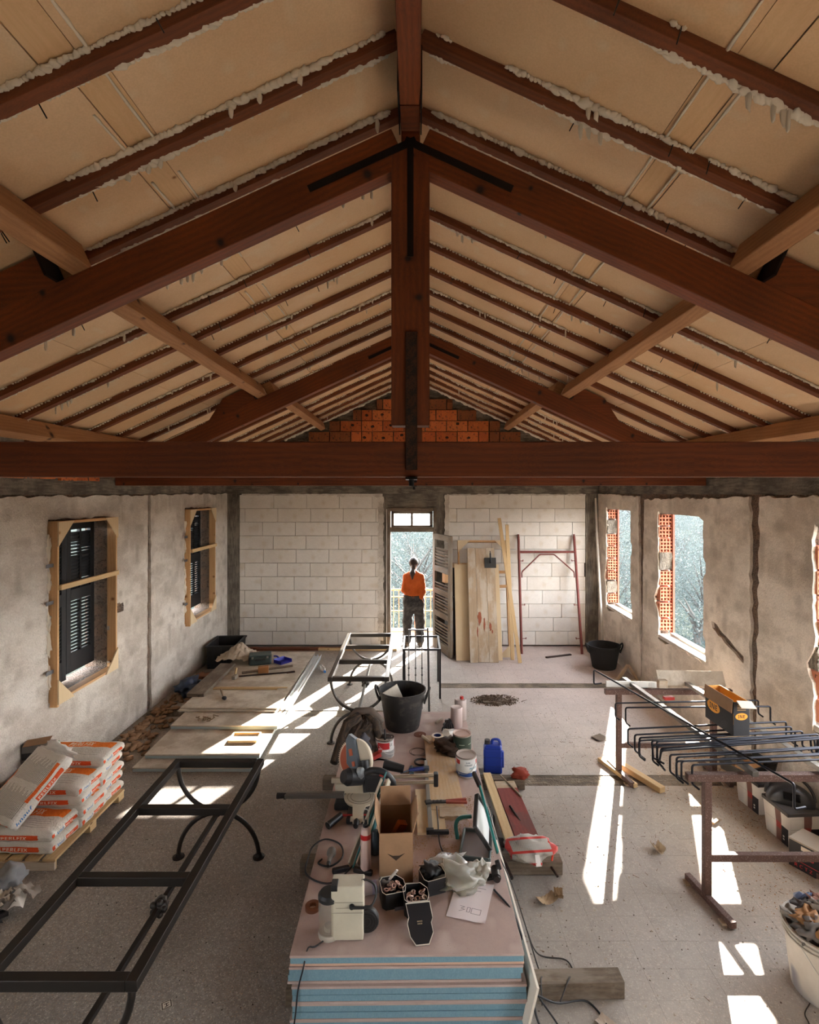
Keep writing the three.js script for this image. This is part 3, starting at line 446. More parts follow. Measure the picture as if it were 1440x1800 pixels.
// ================================================================ outside: valley, trees, balcony
{
  const g = new THREE.PlaneGeometry(700, 600, 140, 120).rotateX(-PI / 2).translate(0, 0, -200);
  const hgt = (x, z) => { const d = Math.hypot(x, z + 5); return -3.4 - 3.2 * smooth(12, 45, d) + 14 * smooth(60, 330, d) * (0.8 + 0.5 * noise(x * 0.011, z * 0.011)) + 0.5 * noise(x * 0.12, z * 0.12) * smooth(8, 30, d); };
  warp(g, (v) => { v.y = hgt(v.x, v.z); });
  const gt = texture(512, 512, (u, v) => lerp3([30, 35, 34], [44, 47, 42], smooth(0.3, 0.7, cloudy(u, v) * 0.6 + 0.4 * T128(u, v))), true, [0.06, 0.06]);
  mesh('ground', ownUV(gridUV(flat(g), false, false)), phys({ map: gt, roughness: 1, specularIntensity: 0 })).userData.kind = 'structure';
  const leafM = [['#404847', 0.3], ['#3a4342', 0.3], ['#4a514e', 0.3], ['#454441', 0.25]].map(([c, t]) => phys({ color: new THREE.Color(c), roughness: 0.85, transmission: t, thickness: 0, specularIntensity: 0.15, side: THREE.DoubleSide }));
  const bark = C('#3e3a35', 0.95);
  const crown = (R, H, n, size, sd) => { const pos = [], nor = []; const a = V(), b = V(), c = V(); for (let i = 0; i < n; i++) { const th = rnd() * 2 * PI, ph = Math.acos(rr(-1, 1)), q = Math.cbrt(rr(0.08, 1)), k = 1 + 0.45 * noise(Math.cos(th) * 1.6 + sd, Math.sin(th) * 1.6, ph * 1.4); const p = V(Math.sin(ph) * Math.cos(th) * R * q * k, Math.cos(ph) * H * 0.5 * q * k, Math.sin(ph) * Math.sin(th) * R * q * k); const u = V(rr(-1, 1), rr(-1, 1), rr(-1, 1)).normalize(), w = V(rr(-1, 1), rr(-1, 1), rr(-1, 1)).cross(u).normalize(), s = size * rr(0.6, 1.4); a.copy(p).addScaledVector(u, s); b.copy(p).addScaledVector(w, s * 0.35); c.copy(p).addScaledVector(w, -s * 0.35); const e = p.clone().addScaledVector(u, -s); for (const v of [a, b, c, c, b, e]) { pos.push(v.x, v.y, v.z); } } const g = new THREE.BufferGeometry(); g.setAttribute('position', new THREE.Float32BufferAttribute(pos, 3)); g.computeVertexNormals(); return g; };
  const trunk = (H, n) => { const g = [pipe([V(0, -0.3, 0), V(rr(-0.1, 0.1), H * 0.3, rr(-0.1, 0.1)), V(rr(-0.2, 0.2), H * 0.7, rr(-0.2, 0.2))], (t) => 0.14 * (1 - t * 0.6), 6)]; for (let i = 0; i < n; i++) { const th = rnd() * 2 * PI, y = H * rr(0.25, 0.7), r = rr(0.5, 1.1) * H * 0.32; g.push(pipe([V(0, y, 0), V(Math.cos(th) * r * 0.5, y + H * 0.18, Math.sin(th) * r * 0.5), V(Math.cos(th) * r, y + H * rr(0.25, 0.42), Math.sin(th) * r)], (t) => 0.06 * (1 - t * 0.8), 4)); } return g; };
  const kinds = [['olive_tree', 2.0, 3.2, 5200, 0.055, 3.8, 0, 'silvery olive tree in the hazy valley'], ['bare_tree', 1.6, 3.4, 900, 0.035, 4.2, 3, 'nearly bare twiggy tree among the olives outside'], ['bush', 1.2, 1.5, 2600, 0.045, 1.6, 1, 'low rounded grey-green bush on the slope outside'], ['shrub_tree', 2.4, 4.2, 6000, 0.06, 4.6, 2, 'pale bushy tree on the hazy hillside']];
  const protos = kinds.map(([n, R, H, cnt, sz, tall, m, lab], k) => { const geo = ready(crown(R, H, cnt, sz, k * 9), false), tr = ready(trunk(tall, n === 'bare_tree' ? 26 : 8)); return { n, lab, build: (p, s, ry) => { const t = thing(n, lab, n === 'bush' ? 'bush' : 'tree', p, ry, { olive_tree: 'silvery olive trees in the valley', bare_tree: 'bare trees in the valley', bush: 'bushes in the valley', shrub_tree: 'pale trees on the hillside' }[n]); mesh('foliage', geo, leafM[m], t, false).position.y = tall * (n === 'bush' ? 0.45 : 0.72); mesh('trunk', tr, bark, t); t.scale.setScalar(s); return t; } }; });
  // [angle from straight ahead in degrees, distance, kind, scale]
  const spots = [];
  for (let i = 0; i < 150; i++) spots.push([rr(-9, 9), 16 + i * 0.4 + rr(-1, 1), [0, 1, 0, 3, 2, 2][i % 6], rr(0.8, 1.2)]);
  for (let i = 0; i < 220; i++) spots.push([rr(17, 44), 24 + i * 0.42 + rr(-1, 1), [0, 3, 2, 0, 1][i % 5], rr(0.8, 1.25)]);
  const placed = [];
  for (const [a, d, k, s] of spots) { const x = Math.sin(a * PI / 180) * d, z = -Math.cos(a * PI / 180) * d; const sc = s * (1 + d / 130), R = [2.0, 1.6, 1.2, 2.4][k] * sc * 1.32; if ((z > -12.5 && x < 5) || placed.some(([u, w, q]) => Math.hypot(u - x, w - z) < (q + R) * 0.62)) continue; placed.push([x, z, R]); const o = protos[k].build(V(x, hgt(x, z), z), s * (1 + d / 130), rnd() * 6); }
}
// balcony slab and its railing
mesh('balcony', box(2.6, 0.16, 1.25, XC - 0.05, -0.1, -10.74, 0, 0, 0, 0.01), M.concrete).userData.kind = 'structure';
{
  const t = thing('balcony_railing', 'peach painted iron balcony railing outside the open door', 'railing'), m = C('#c98562', 0.5), z = -10.7;
  for (const [h, r] of [[0.9, 0.02], [0.76, 0.012], [0.48, 0.012], [0.07, 0.014]]) mesh('rail', box(2.5, r * 1.6, r * 1.6, XC - 0.05, h, z, 0, 0, 0, 0.003), m, t);
  for (let i = 0; i <= 23; i++) mesh('baluster', box(0.014, i % 4 ? 0.83 : 0.98, 0.014, XC - 1.26 + i * 0.105, i % 4 ? 0.485 : 0.47, z, 0, 0, 0, 0.003), m, t);
  for (const x of [-1.25, 1.2]) mesh('side_rail', [box(0.03, 0.03, 0.55, XC + x, 0.9, z + 0.28), box(0.025, 0.025, 0.55, XC + x, 0.07, z + 0.28)], m, t);
}
// ---- the door opening: frame, transom light with two dusty panes, weathered louvred leaf swung into the room
{
  const f = struct('door_1'), W = M.oldwood, zf = -9.93;
  mesh('frame_post', box(0.06, DOORT, 0.14, DOORL + 0.03, DOORT / 2, zf - 0.03, 0, 0, 0, 0.006), W, f);
  mesh('frame_post', box(0.06, DOORT, 0.14, DOORR - 0.03, DOORT / 2, zf - 0.03, 0, 0, 0, 0.006), W, f);
  mesh('frame_head', box(DOORR - DOORL - 0.12, 0.06, 0.14, (DOORL + DOORR) / 2, DOORT - 0.03, zf - 0.03, 0, 0, 0, 0.006), W, f);
  mesh('transom_bar', [box(DOORR - DOORL - 0.12, 0.07, 0.12, (DOORL + DOORR) / 2, 2.135, zf - 0.03, 0, 0, 0, 0.006), box(DOORR - DOORL - 0.1, 0.03, 0.03, (DOORL + DOORR) / 2, 2.175, zf + 0.05, 0, 0, 0, 0.004)], W, f);
  mesh('threshold', box(DOORR - DOORL, 0.02, 0.3, (DOORL + DOORR) / 2, -0.008, -10.03), M.concrete, f);
  const tr = mesh('transom_sash', [box(0.75, 0.045, 0.045, -0.08, 2.46, zf - 0.02), box(0.75, 0.05, 0.045, -0.08, 2.195, zf - 0.02), box(0.05, 0.3, 0.045, -0.435, 2.33, zf - 0.02), box(0.05, 0.3, 0.045, 0.275, 2.33, zf - 0.02), box(0.038, 0.26, 0.06, -0.08, 2.33, zf - 0.015)], W, f);
  for (const x of [-0.25, 0.09]) mesh('pane', box(0.32, 0.24, 0.003, x, 2.33, zf - 0.02), phys({ color: '#ffffff', roughness: 0.42, transmission: 0.95, thickness: 0 }), f);
  mesh('edge_strip', box(0.012, 2.5, 0.02, DOORL - 0.012, 1.27, ZB + 0.02), C('#d8d2c6', 0.7), f);
}
{ // hinged at the right post, opened about 70 degrees into the room
  const t = thing('door_leaf', 'weathered wooden louvred door leaf standing open beside the person', 'door', [DOORR - 0.05, 0.02, -9.9]);
  const w = 0.8, h = 2.06, T = 0.045, y0 = 0.02;
  const P = (name, g, m = M.shutterwood) => mesh(name, g, m, t);
  P('stile', box(0.1, h, T, 0.05, h / 2, 0, 0, 0, 0, 0.004)); P('stile', box(0.1, h, T, w - 0.05, h / 2, 0, 0, 0, 0, 0.004));
  const rails = [0.06, 0.62, 1.02, 1.42, 1.99]; for (const y of rails) P('rail', box(w - 0.2, y === 0.06 ? 0.16 : 0.1, T, w / 2, y + 0.02, 0, 0, 0, 0, 0.004));
  for (let i = 0; i < 4; i++) for (let y = rails[i] + 0.1; y < rails[i + 1] - 0.05; y += 0.055) { if (rnd() < 0.1 || (i === 2 && y > 1.2 && y < 1.4)) continue; P('slat', box(w - 0.2, 0.055, 0.009, w / 2, y, 0, rr(0.5, 0.75), 0, rr(-0.02, 0.02)), rnd() < 0.4 ? M.oldwood : M.shutterwood); }
  P('lock_block', [box(0.12, 0.22, 0.09, 0.42, 1.33, -0.06), box(0.03, 0.18, 0.012, 0.42, 1.33, -0.11)], M.pine);
  P('handle', [rod(V(w - 0.05, 1.02, -0.02), V(w - 0.05, 1.02, -0.07), 0.008), rod(V(w - 0.05, 1.02, -0.07), V(w - 0.16, 1.02, -0.07), 0.008)], M.darkiron);
  for (const y of [0.3, 1.0, 1.75]) P('hinge', rod(V(-0.005, y, 0), V(-0.005, y + 0.1, 0), 0.009), M.darkiron);
  t.rotation.y = -1.22;
}
// ================================================================ the person in the doorway
function surfaceNets(f, lo, hi, cell) {
  const n = [0, 1, 2].map((k) => Math.ceil((hi.getComponent(k) - lo.getComponent(k)) / cell) + 1), [X, Y, Z] = n, F = new Float32Array(X * Y * Z), id = (x, y, z) => x + X * (y + Y * z), p = V();
  for (let z = 0; z < Z; z++) for (let y = 0; y < Y; y++) for (let x = 0; x < X; x++) F[id(x, y, z)] = f(p.set(lo.x + x * cell, lo.y + y * cell, lo.z + z * cell));
  const at = new Int32Array(X * Y * Z).fill(-1), pos = [], idx = [];
  for (let z = 0; z < Z - 1; z++) for (let y = 0; y < Y - 1; y++) for (let x = 0; x < X - 1; x++) {
    let c = 0, s = [0, 0, 0]; const v = []; for (let k = 0; k < 8; k++) v.push(F[id(x + (k & 1), y + ((k >> 1) & 1), z + (k >> 2))]);
    for (let a = 0; a < 8; a++) for (const b of [1, 2, 4]) { if (a & b) continue; const p0 = v[a], p1 = v[a | b]; if ((p0 < 0) === (p1 < 0)) continue; const t = p0 / (p0 - p1); s[0] += (a & 1) + (b === 1 ? t : 0); s[1] += ((a >> 1) & 1) + (b === 2 ? t : 0); s[2] += (a >> 2) + (b === 4 ? t : 0); c++; }
    if (c) { at[id(x, y, z)] = pos.length / 3; pos.push(lo.x + (x + s[0] / c) * cell, lo.y + (y + s[1] / c) * cell, lo.z + (z + s[2] / c) * cell); }
  }
  for (let z = 1; z < Z - 1; z++) for (let y = 1; y < Y - 1; y++) for (let x = 1; x < X - 1; x++) {
    const q = F[id(x, y, z)] < 0;
    for (const [dx, dy, dz, a, b] of [[1, 0, 0, [0, 1, 0], [0, 0, 1]], [0, 1, 0, [0, 0, 1], [1, 0, 0]], [0, 0, 1, [1, 0, 0], [0, 1, 0]]]) {
      if (q === (F[id(x + dx, y + dy, z + dz)] < 0)) continue;
      const A = at[id(x, y, z)], B = at[id(x - a[0], y - a[1], z - a[2])], Cc = at[id(x - a[0] - b[0], y - a[1] - b[1], z - a[2] - b[2])], D = at[id(x - b[0], y - b[1], z - b[2])];
      if (A < 0 || B < 0 || Cc < 0 || D < 0) continue; q ? idx.push(A, B, Cc, A, Cc, D) : idx.push(A, Cc, B, A, D, Cc);
    }
  }
  const g = new THREE.BufferGeometry(); g.setAttribute('position', new THREE.Float32BufferAttribute(pos, 3)); g.setIndex(idx); g.computeVertexNormals(); return g;
}
const capsule = (p, a, b, r0, r1) => { const ax = b.x - a.x, ay = b.y - a.y, az = b.z - a.z, t = clamp(((p.x - a.x) * ax + (p.y - a.y) * ay + (p.z - a.z) * az) / (ax * ax + ay * ay + az * az + 1e-9)); return Math.hypot(p.x - a.x - ax * t, p.y - a.y - ay * t, p.z - a.z - az * t) - mix(r0, r1, t); };
const smin = (a, b, k) => { const h = Math.max(k - Math.abs(a - b), 0) / k; return Math.min(a, b) - h * h * k * 0.25; };
const ellip = (p, c, r) => { const k = Math.hypot((p.x - c.x) / r.x, (p.y - c.y) / r.y, (p.z - c.z) / r.z); return (k - 1) * Math.min(r.x, r.y, r.z); };
const bonesField = (bones, k) => (p) => { let d = 9; for (const [a, b, r0, r1] of bones) d = smin(d, capsule(p, a, b, r0, r1), k); return d; };
{
  const t = thing('person', 'person with tied back hair, orange top and dark trousers, back turned, in the doorway', 'person', [-0.05, 0.0, -9.97], 0);
  // joints: she faces away (-z); left is -x
  const hip = V(0, 0.86, 0), chest = V(0.005, 1.16, 0.0), neck = V(0.005, 1.375, 0.0), head = V(0.0, 1.5, -0.02);
  const sh = [V(-0.132, 1.275, 0), V(0.138, 1.27, 0.005)], el = [V(-0.172, 1.03, 0.03), V(0.172, 1.02, 0.06)], wr = [V(-0.06, 1.0, -0.2), V(0.135, 0.895, 0.09)];
  const hj = [V(-0.085, 0.84, 0), V(0.085, 0.84, 0)], kn = [V(-0.115, 0.46, -0.015), V(0.115, 0.46, -0.01)], an = [V(-0.125, 0.085, 0.02), V(0.12, 0.085, 0.02)];
  const torso = [[V(-0.07, 0.88, 0), V(0.07, 0.88, 0), 0.105, 0.105], [hip, chest, 0.1, 0.11], [V(-0.05, 1.18, 0), V(0.055, 1.18, 0), 0.1, 0.1], [sh[0], V(0, 1.33, 0), 0.055, 0.05], [sh[1], V(0, 1.33, 0), 0.055, 0.05], [chest, neck, 0.1, 0.05]];
  const arms = [0, 1].flatMap((i) => [[sh[i], el[i], 0.048, 0.038], [el[i], wr[i], 0.037, 0.026]]);
  const legs = [0, 1].flatMap((i) => [[hj[i], kn[i], 0.085, 0.055], [kn[i], an[i], 0.05, 0.034]]);
  const feet = an.map((a) => [V(a.x, 0.04, a.z + 0.03), V(a.x * 1.12, 0.03, a.z - 0.13), 0.036, 0.026]);
  const skull = (p) => { let d = ellip(p, V(0, 1.525, -0.01), V(0.07, 0.092, 0.085)); d = smin(d, ellip(p, V(0, 1.475, -0.055), V(0.052, 0.065, 0.05)), 0.03); d = smin(d, capsule(p, V(0, 1.505, -0.1), V(0, 1.485, -0.118), 0.006, 0.012), 0.012); d = smin(d, capsule(p, V(-0.016, 1.452, -0.1), V(0.016, 1.452, -0.1), 0.007, 0.007), 0.01); for (const s of [-1, 1]) { d = smin(d, ellip(p, V(s * 0.071, 1.505, 0), V(0.01, 0.028, 0.017)), 0.008); d = Math.max(d, 0.01 - Math.hypot(p.x - s * 0.028, p.y - 1.518, p.z + 0.1)); d = smin(d, Math.hypot(p.x - s * 0.028, p.y - 1.517, p.z + 0.088) - 0.011, 0.004); } return smin(d, capsule(p, V(0, 1.35, 0.005), V(0, 1.47, 0), 0.048, 0.044), 0.03); };
  const trunkF = bonesField([...torso, ...legs, ...feet], 0.05), armF = [arms.slice(0, 2), arms.slice(2)].map((a) => bonesField(a, 0.02)), bodyF = (p) => smin(smin(trunkF(p), armF[0](p), 0.02), armF[1](p), 0.02);
  const body = [surfaceNets(bodyF, V(-0.36, -0.02, -0.3), V(0.36, 1.44, 0.22), 0.013), surfaceNets(skull, V(-0.1, 1.34, -0.14), V(0.1, 1.64, 0.1), 0.005)];
  // hands: palm, four fingers and a thumb each
  const hand = (w, dir, side, up) => { const b = [], x = up.clone().cross(dir).normalize().multiplyScalar(side), palm = w.clone().addScaledVector(dir, 0.075); b.push([w, palm, 0.024, 0.026]); b.push([w.clone().addScaledVector(dir, 0.04).addScaledVector(x, -0.018), palm.clone().addScaledVector(x, -0.024), 0.014, 0.013], [w.clone().addScaledVector(dir, 0.04).addScaledVector(x, 0.018), palm.clone().addScaledVector(x, 0.024), 0.014, 0.013]); [0.062, 0.074, 0.07, 0.054].forEach((L, i) => { const r = palm.clone().addScaledVector(x, -0.03 + i * 0.02), m = r.clone().addScaledVector(dir, L * 0.55).addScaledVector(up, -0.012), e = m.clone().addScaledVector(dir, L * 0.4).addScaledVector(up, -0.03); b.push([r, m, 0.009, 0.008], [m, e, 0.008, 0.007]); }); const th = w.clone().addScaledVector(dir, 0.03).addScaledVector(x, -0.026), t2 = th.clone().addScaledVector(dir, 0.035).addScaledVector(x, -0.026); b.push([th, t2, 0.012, 0.01], [t2, t2.clone().addScaledVector(dir, 0.03).addScaledVector(up, -0.01), 0.01, 0.008]); return b; };
  for (const [w, d, s, u] of [[wr[0], V(0.75, -0.1, -0.65).normalize(), 1, V(0, 0.9, -0.4).normalize()], [wr[1], V(-0.18, -0.95, -0.15).normalize(), -1, V(0, 0.15, 1).normalize()]]) { const bf = bonesField(hand(w, d, s, u), 0.008), c = w.clone().addScaledVector(d, 0.08); body.push(surfaceNets(bf, c.clone().addScalar(-0.12), c.clone().addScalar(0.12), 0.004)); }
  mesh('body', body, C('#c08a6a', 0.6, 0), t, false);
  // clothes with folds
  const fold = (p, k) => 0.006 * k * noise(p.x * 18, p.y * 9, p.z * 18) + 0.004 * k * noise(p.x * 40, p.y * 24, p.z * 40);
  const top = [[V(-0.07, 0.95, 0), V(0.07, 0.95, 0), 0.105, 0.105], [V(0, 0.98, 0.0), chest, 0.13, 0.12], [V(-0.05, 1.18, 0.005), V(0.055, 1.18, 0.005), 0.112, 0.112], [sh[0], V(0, 1.335, 0), 0.062, 0.058], [sh[1], V(0, 1.335, 0), 0.062, 0.058], [chest, V(0, 1.3, 0), 0.11, 0.07]], sleeve = [0, 1].map((i) => bonesField([[sh[i], el[i], 0.06, 0.055], [el[i], el[i].clone().lerp(wr[i], 0.9), 0.054, 0.042]], 0.02));
  const tf0 = bonesField(top, 0.05), tf = (p) => smin(smin(tf0(p), sleeve[0](p), 0.014), sleeve[1](p), 0.014);
  const topMat = std({ map: texture(256, 256, (u, v) => { const n = cloudy(u, v), w = (T128(u, v) - 0.5) * 24; return [176 + 20 * n + w, 74 + 18 * n + w, 18 + w * 0.5]; }, true, [3, 3]), roughness: 0.9 });
  mesh('top', surfaceNets((p) => Math.max(tf(p) + fold(p, 1.3), (Math.abs(p.x) < 0.13 && p.z < 0.06 ? 0.895 : 0.82) + 0.012 * noise(p.x * 8, 3) - p.y, p.y - 1.4), V(-0.36, 0.8, -0.32), V(0.36, 1.44, 0.24), 0.011), topMat, t, false);
  const tr = [[V(-0.075, 0.9, 0), V(0.075, 0.9, 0), 0.11, 0.11], [V(-0.08, 0.8, 0.015), V(0.08, 0.8, 0.015), 0.118, 0.118], ...[0, 1].flatMap((i) => [[hj[i], kn[i], 0.102, 0.085], [kn[i], V(an[i].x, 0.1, an[i].z), 0.086, 0.074]])];
  const pf = bonesField(tr, 0.045);
  const jean = std({ map: texture(256, 256, (u, v) => { const n = smooth(0.3, 0.7, cloudy(u, v)); return [46 + 30 * n, 44 + 28 * n, 44 + 26 * n]; }, true, [2.5, 2.5]), roughness: 0.9 });
  const trousers = mesh('trousers', surfaceNets((p) => Math.max(pf(p) + fold(p, p.y < 0.35 ? 2.4 : 1.2), 0.05 - p.y, p.y - 0.945), V(-0.3, 0.02, -0.18), V(0.3, 1.0, 0.2), 0.011), jean, t, false);
  for (const s of [-1, 1]) mesh('pocket', box(0.1, 0.11, 0.006, s * 0.075, 0.8, 0.135, -0.1, 0, 0, 0.002), jean, trousers);
  mesh('belt', new THREE.TorusGeometry(0.16, 0.014, 6, 30).scale(1.12, 0.74, 1.5).rotateX(PI / 2).translate(0, 0.925, 0.002), C('#2a2420', 0.7), trousers, false);
  const hairM = std({ map: texture(256, 256, (u, v) => lerp3([74, 50, 34], [38, 26, 20], T128(u, v * 0.1)), true, [6, 2]), roughness: 0.55 });
  const hf = (p) => { let d = ellip(p, V(0, 1.535, 0.0), V(0.088, 0.1, 0.098)); d = Math.max(d, -(p.z + 0.045) * 0.9 - (p.y - 1.5) * 0.5); d = smin(d, ellip(p, V(0, 1.46, 0.075), V(0.04, 0.045, 0.04)), 0.03); d = smin(d, capsule(p, V(-0.005, 1.45, 0.085), V(-0.02, 1.36, 0.125), 0.03, 0.046), 0.03); d = smin(d, capsule(p, V(-0.02, 1.36, 0.125), V(-0.025, 1.25, 0.14), 0.044, 0.014), 0.03); return d + 0.004 * noise(p.x * 90, p.y * 14, p.z * 60); };
  mesh('hair', surfaceNets(hf, V(-0.12, 1.2, -0.13), V(0.12, 1.66, 0.22), 0.006), hairM, t, false);
  for (const a of an) mesh('shoe', surfaceNets((p) => Math.max(smin(capsule(p, V(a.x, 0.055, a.z + 0.035), V(a.x * 1.12, 0.045, a.z - 0.14), 0.05, 0.042), capsule(p, V(a.x, 0.06, a.z), V(a.x, 0.11, a.z), 0.048, 0.05), 0.03), 0.004 - p.y), V(a.x - 0.1, -0.01, -0.25), V(a.x + 0.12, 0.17, 0.16), 0.009), C('#5e5348', 0.8), t, false);
}
// ================================================================ left side
function smoothNormals(g) { // one normal per place, across uv seams
  g = flat(g); g.computeVertexNormals(); const p = g.attributes.position, n = g.attributes.normal, m = new Map();
  for (let i = 0; i < p.count; i++) { const k = [p.getX(i), p.getY(i), p.getZ(i)].map((q) => Math.round(q * 2e4)).join(); let v = m.get(k); if (!v) m.set(k, v = V()); v.x += n.getX(i); v.y += n.getY(i); v.z += n.getZ(i); }
  for (let i = 0; i < p.count; i++) { const v = m.get([p.getX(i), p.getY(i), p.getZ(i)].map((q) => Math.round(q * 2e4)).join()).clone().normalize(); n.setXYZ(i, v.x, v.y, v.z); } return g;
}
// ---- new timber sub-frames in the two left openings, old black shutters closed behind them
function subFrame(d0, d1, y0, y1, label) {
  const w = d1 - d0, h = y1 - y0, t = thing('window_subframe', label, 'window frame', [XL + 0.022, y0, -(d0 + d1) / 2]), D = 0.1, b = 0.026;
  const P = (n, g, m = M.pine) => mesh(n, g, m, t);
  P('stile', box(D, h + 0.05, b, 0, h / 2 - 0.02, w / 2 - b / 2, 0, 0, 0, 0.002)); P('stile', box(D, h, b, 0, h / 2, -w / 2 + b / 2, 0, 0, 0, 0.002));
  P('head', box(D, b, w - 2 * b, 0, h - b / 2, 0, 0, 0, 0, 0.002)); P('sill_rail', box(D, b, w - 2 * b, 0, b / 2, 0, 0, 0, 0, 0.002));
  P('crossbar', box(0.03, 0.05, w - 0.03, D / 2 + 0.016, h * 0.635, 0, 0, 0, 0, 0.002), M.lath);
  for (const [sz, sy] of [[1, 1], [-1, 1], [1, -1], [-1, -1]]) { const z0 = sz * w / 2, yy = sy > 0 ? h : (sz > 0 ? -0.02 : 0), k = 0.235; const g = slab(poly((sz * sy < 0 ? (q) => q : (q) => q.reverse())([[-z0, yy], [-z0 + sz * k, yy], [-z0, yy - sy * k]])), 0.012).rotateY(PI / 2).translate(D / 2 + 0.002, 0, 0); P('gusset', g, M.ply); }
  const f = []; for (const [y, s] of [[0.25, 1], [0.55, 1], [0.75, 0.8], [1.15, 0.8], [1.45, 1]]) f.push(lump(0.03, 0.12 * s, 0.028, 0.45, 3, 3).translate(-0.035, y, w / 2 + 0.015)); f.push(lump(0.025, 0.03, 0.3, 0.3, 4, 2).translate(-0.02, -0.02, -0.15)); mesh('foam', f, M.foam, t, false).userData.kind = 'stuff';
  for (const y of [0.3, 0.95, 1.3]) P('bracket', box(0.004, 0.035, 0.12, 0.012, y, w / 2 + 0.04, 0, 0, 0), C('#6d6f73', 0.5, 0.7));
  return t;
}
subFrame(5.1, 6.12, 0.835, 2.545, 'new pine sub-frame with corner gussets in the nearer left window');
subFrame(8.09, 9.12, 0.86, 2.565, 'new pine sub-frame with corner gussets in the farther left window');
function shutter(d0, d1, y0, y1, label) {
  const w = d1 - d0, h = y1 - y0, t = thing('shutter', label, 'shutter', [XL - 0.19, y0, -(d0 + d1) / 2]), m = C('#15161a', 0.6), T = 0.04, P = (n, g) => mesh(n, g, m, t);
  for (const z of [-w / 2 + 0.035, w / 2 - 0.035]) P('stile', box(T, h, 0.07, 0, h / 2, z, 0, 0, 0, 0.003));
  for (const y of [0.1, h * 0.5, h - 0.06]) P('rail', box(T, y === 0.1 ? 0.2 : 0.12, w - 0.14, 0, y, 0, 0, 0, 0, 0.003));
  P('mullion', box(T * 0.8, h - 0.2, 0.03, 0, h / 2, 0, 0, 0, 0));
  const s = []; for (const [a, b] of [[0.22, h * 0.5 - 0.07], [h * 0.5 + 0.07, h - 0.13]]) for (let y = a; y < b; y += 0.036) for (const q of [-1, 1]) { const c = (w - 0.17) / 2; s.push(box(0.042, 0.006, c, 0, y, q * (c / 2 + 0.015), 0, 0, (b < h * 0.6 ? 0.86 : rnd() < 0.16 ? 0.7 : 1.08) )); }
  mesh('louvres', s, m, t).userData.kind = 'stuff';
  return t;
}
shutter(5.05, 5.6, 0.88, 2.55, 'black louvred shutter leaf, nearer one in the nearer left window'); shutter(5.61, 6.09, 0.93, 2.55, 'black louvred shutter leaf, farther one in the nearer left window');
shutter(8.05, 8.6, 0.92, 2.56, 'black louvred shutter leaf, nearer one in the farther left window'); shutter(8.61, 9.09, 0.96, 2.56, 'black louvred shutter leaf, farther one in the farther left window');

// ---- steel table frames: square tube top on two legs of back-to-back half rings
function tableFrame(label, pos, turn) {
  const t = thing('table_frame', label, 'table frame', pos, turn, 'steel table frames'), W = 0.69, L = 1.92, H = 0.75, q = 0.05, m = M.steel, P = (n, g) => mesh(n, g, m, t);
  for (const s of [-1, 1]) P('rail', box(q, q, L, s * (W / 2 - q / 2), H - q / 2, 0, 0, 0, 0, 0.004));
  for (const z of [-L / 2 + q / 2, -L / 6, L / 6, L / 2 - q / 2]) P('crossbar', box(W - 2 * q, q, q, 0, H - q / 2, z, 0, 0, 0, 0.004));
  for (const s of [-1, 1]) {
    const z = s * (L / 2 - 0.03), R = 0.31, arc = (cy, a0, hh) => { const p = []; for (let i = 0; i <= 22; i++) { const a = a0 + PI * i / 22; p.push(V(Math.cos(a) * R, cy + Math.sin(a) * hh, z)); } return pipe(p, 0.017, 8); };
    const leg = P('leg', arc(0.7, PI, 0.335)); mesh('leg_arch', arc(0.012, 0, 0.335), m, leg);
    for (const x of [-R, R]) mesh('foot', [lathe([[0, 0], [0.045, 0], [0.045, 0.008], [0.026, 0.012], [0.02, 0.03]], 14).translate(x, 0, z)], m, leg);
    mesh('collar', [rod(V(0, 0.355, z - 0.03), V(0, 0.355, z + 0.03), 0.028, 0.028, 10)], m, leg);
  }
  P('stretcher', box(0.03, 0.03, L - 0.1, 0, 0.355, 0, 0, 0, 0, 0.003));
  mesh('knot', [lump(0.042, 0.045, 0.05, 0.25, 3, 2).translate(0, 0.355, 0.02), ...[0, 1, 2, 3, 4].map((i) => new THREE.SphereGeometry(0.02, 8, 6).translate(Math.cos(i * 1.257) * 0.035, 0.355 + Math.sin(i * 1.257) * 0.035, 0.05))], m, t, false);
  return t;
}
const table1 = tableFrame('dark steel table frame nearest the camera, on curved half-ring legs', [-1.53, 0, -3.25], 0);
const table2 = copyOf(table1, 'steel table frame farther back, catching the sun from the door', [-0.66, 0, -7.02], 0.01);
table2.traverse((o) => { if (o.isMesh) o.material = M.steelLit ??= C('#55504b', 0.32, 0.75); });
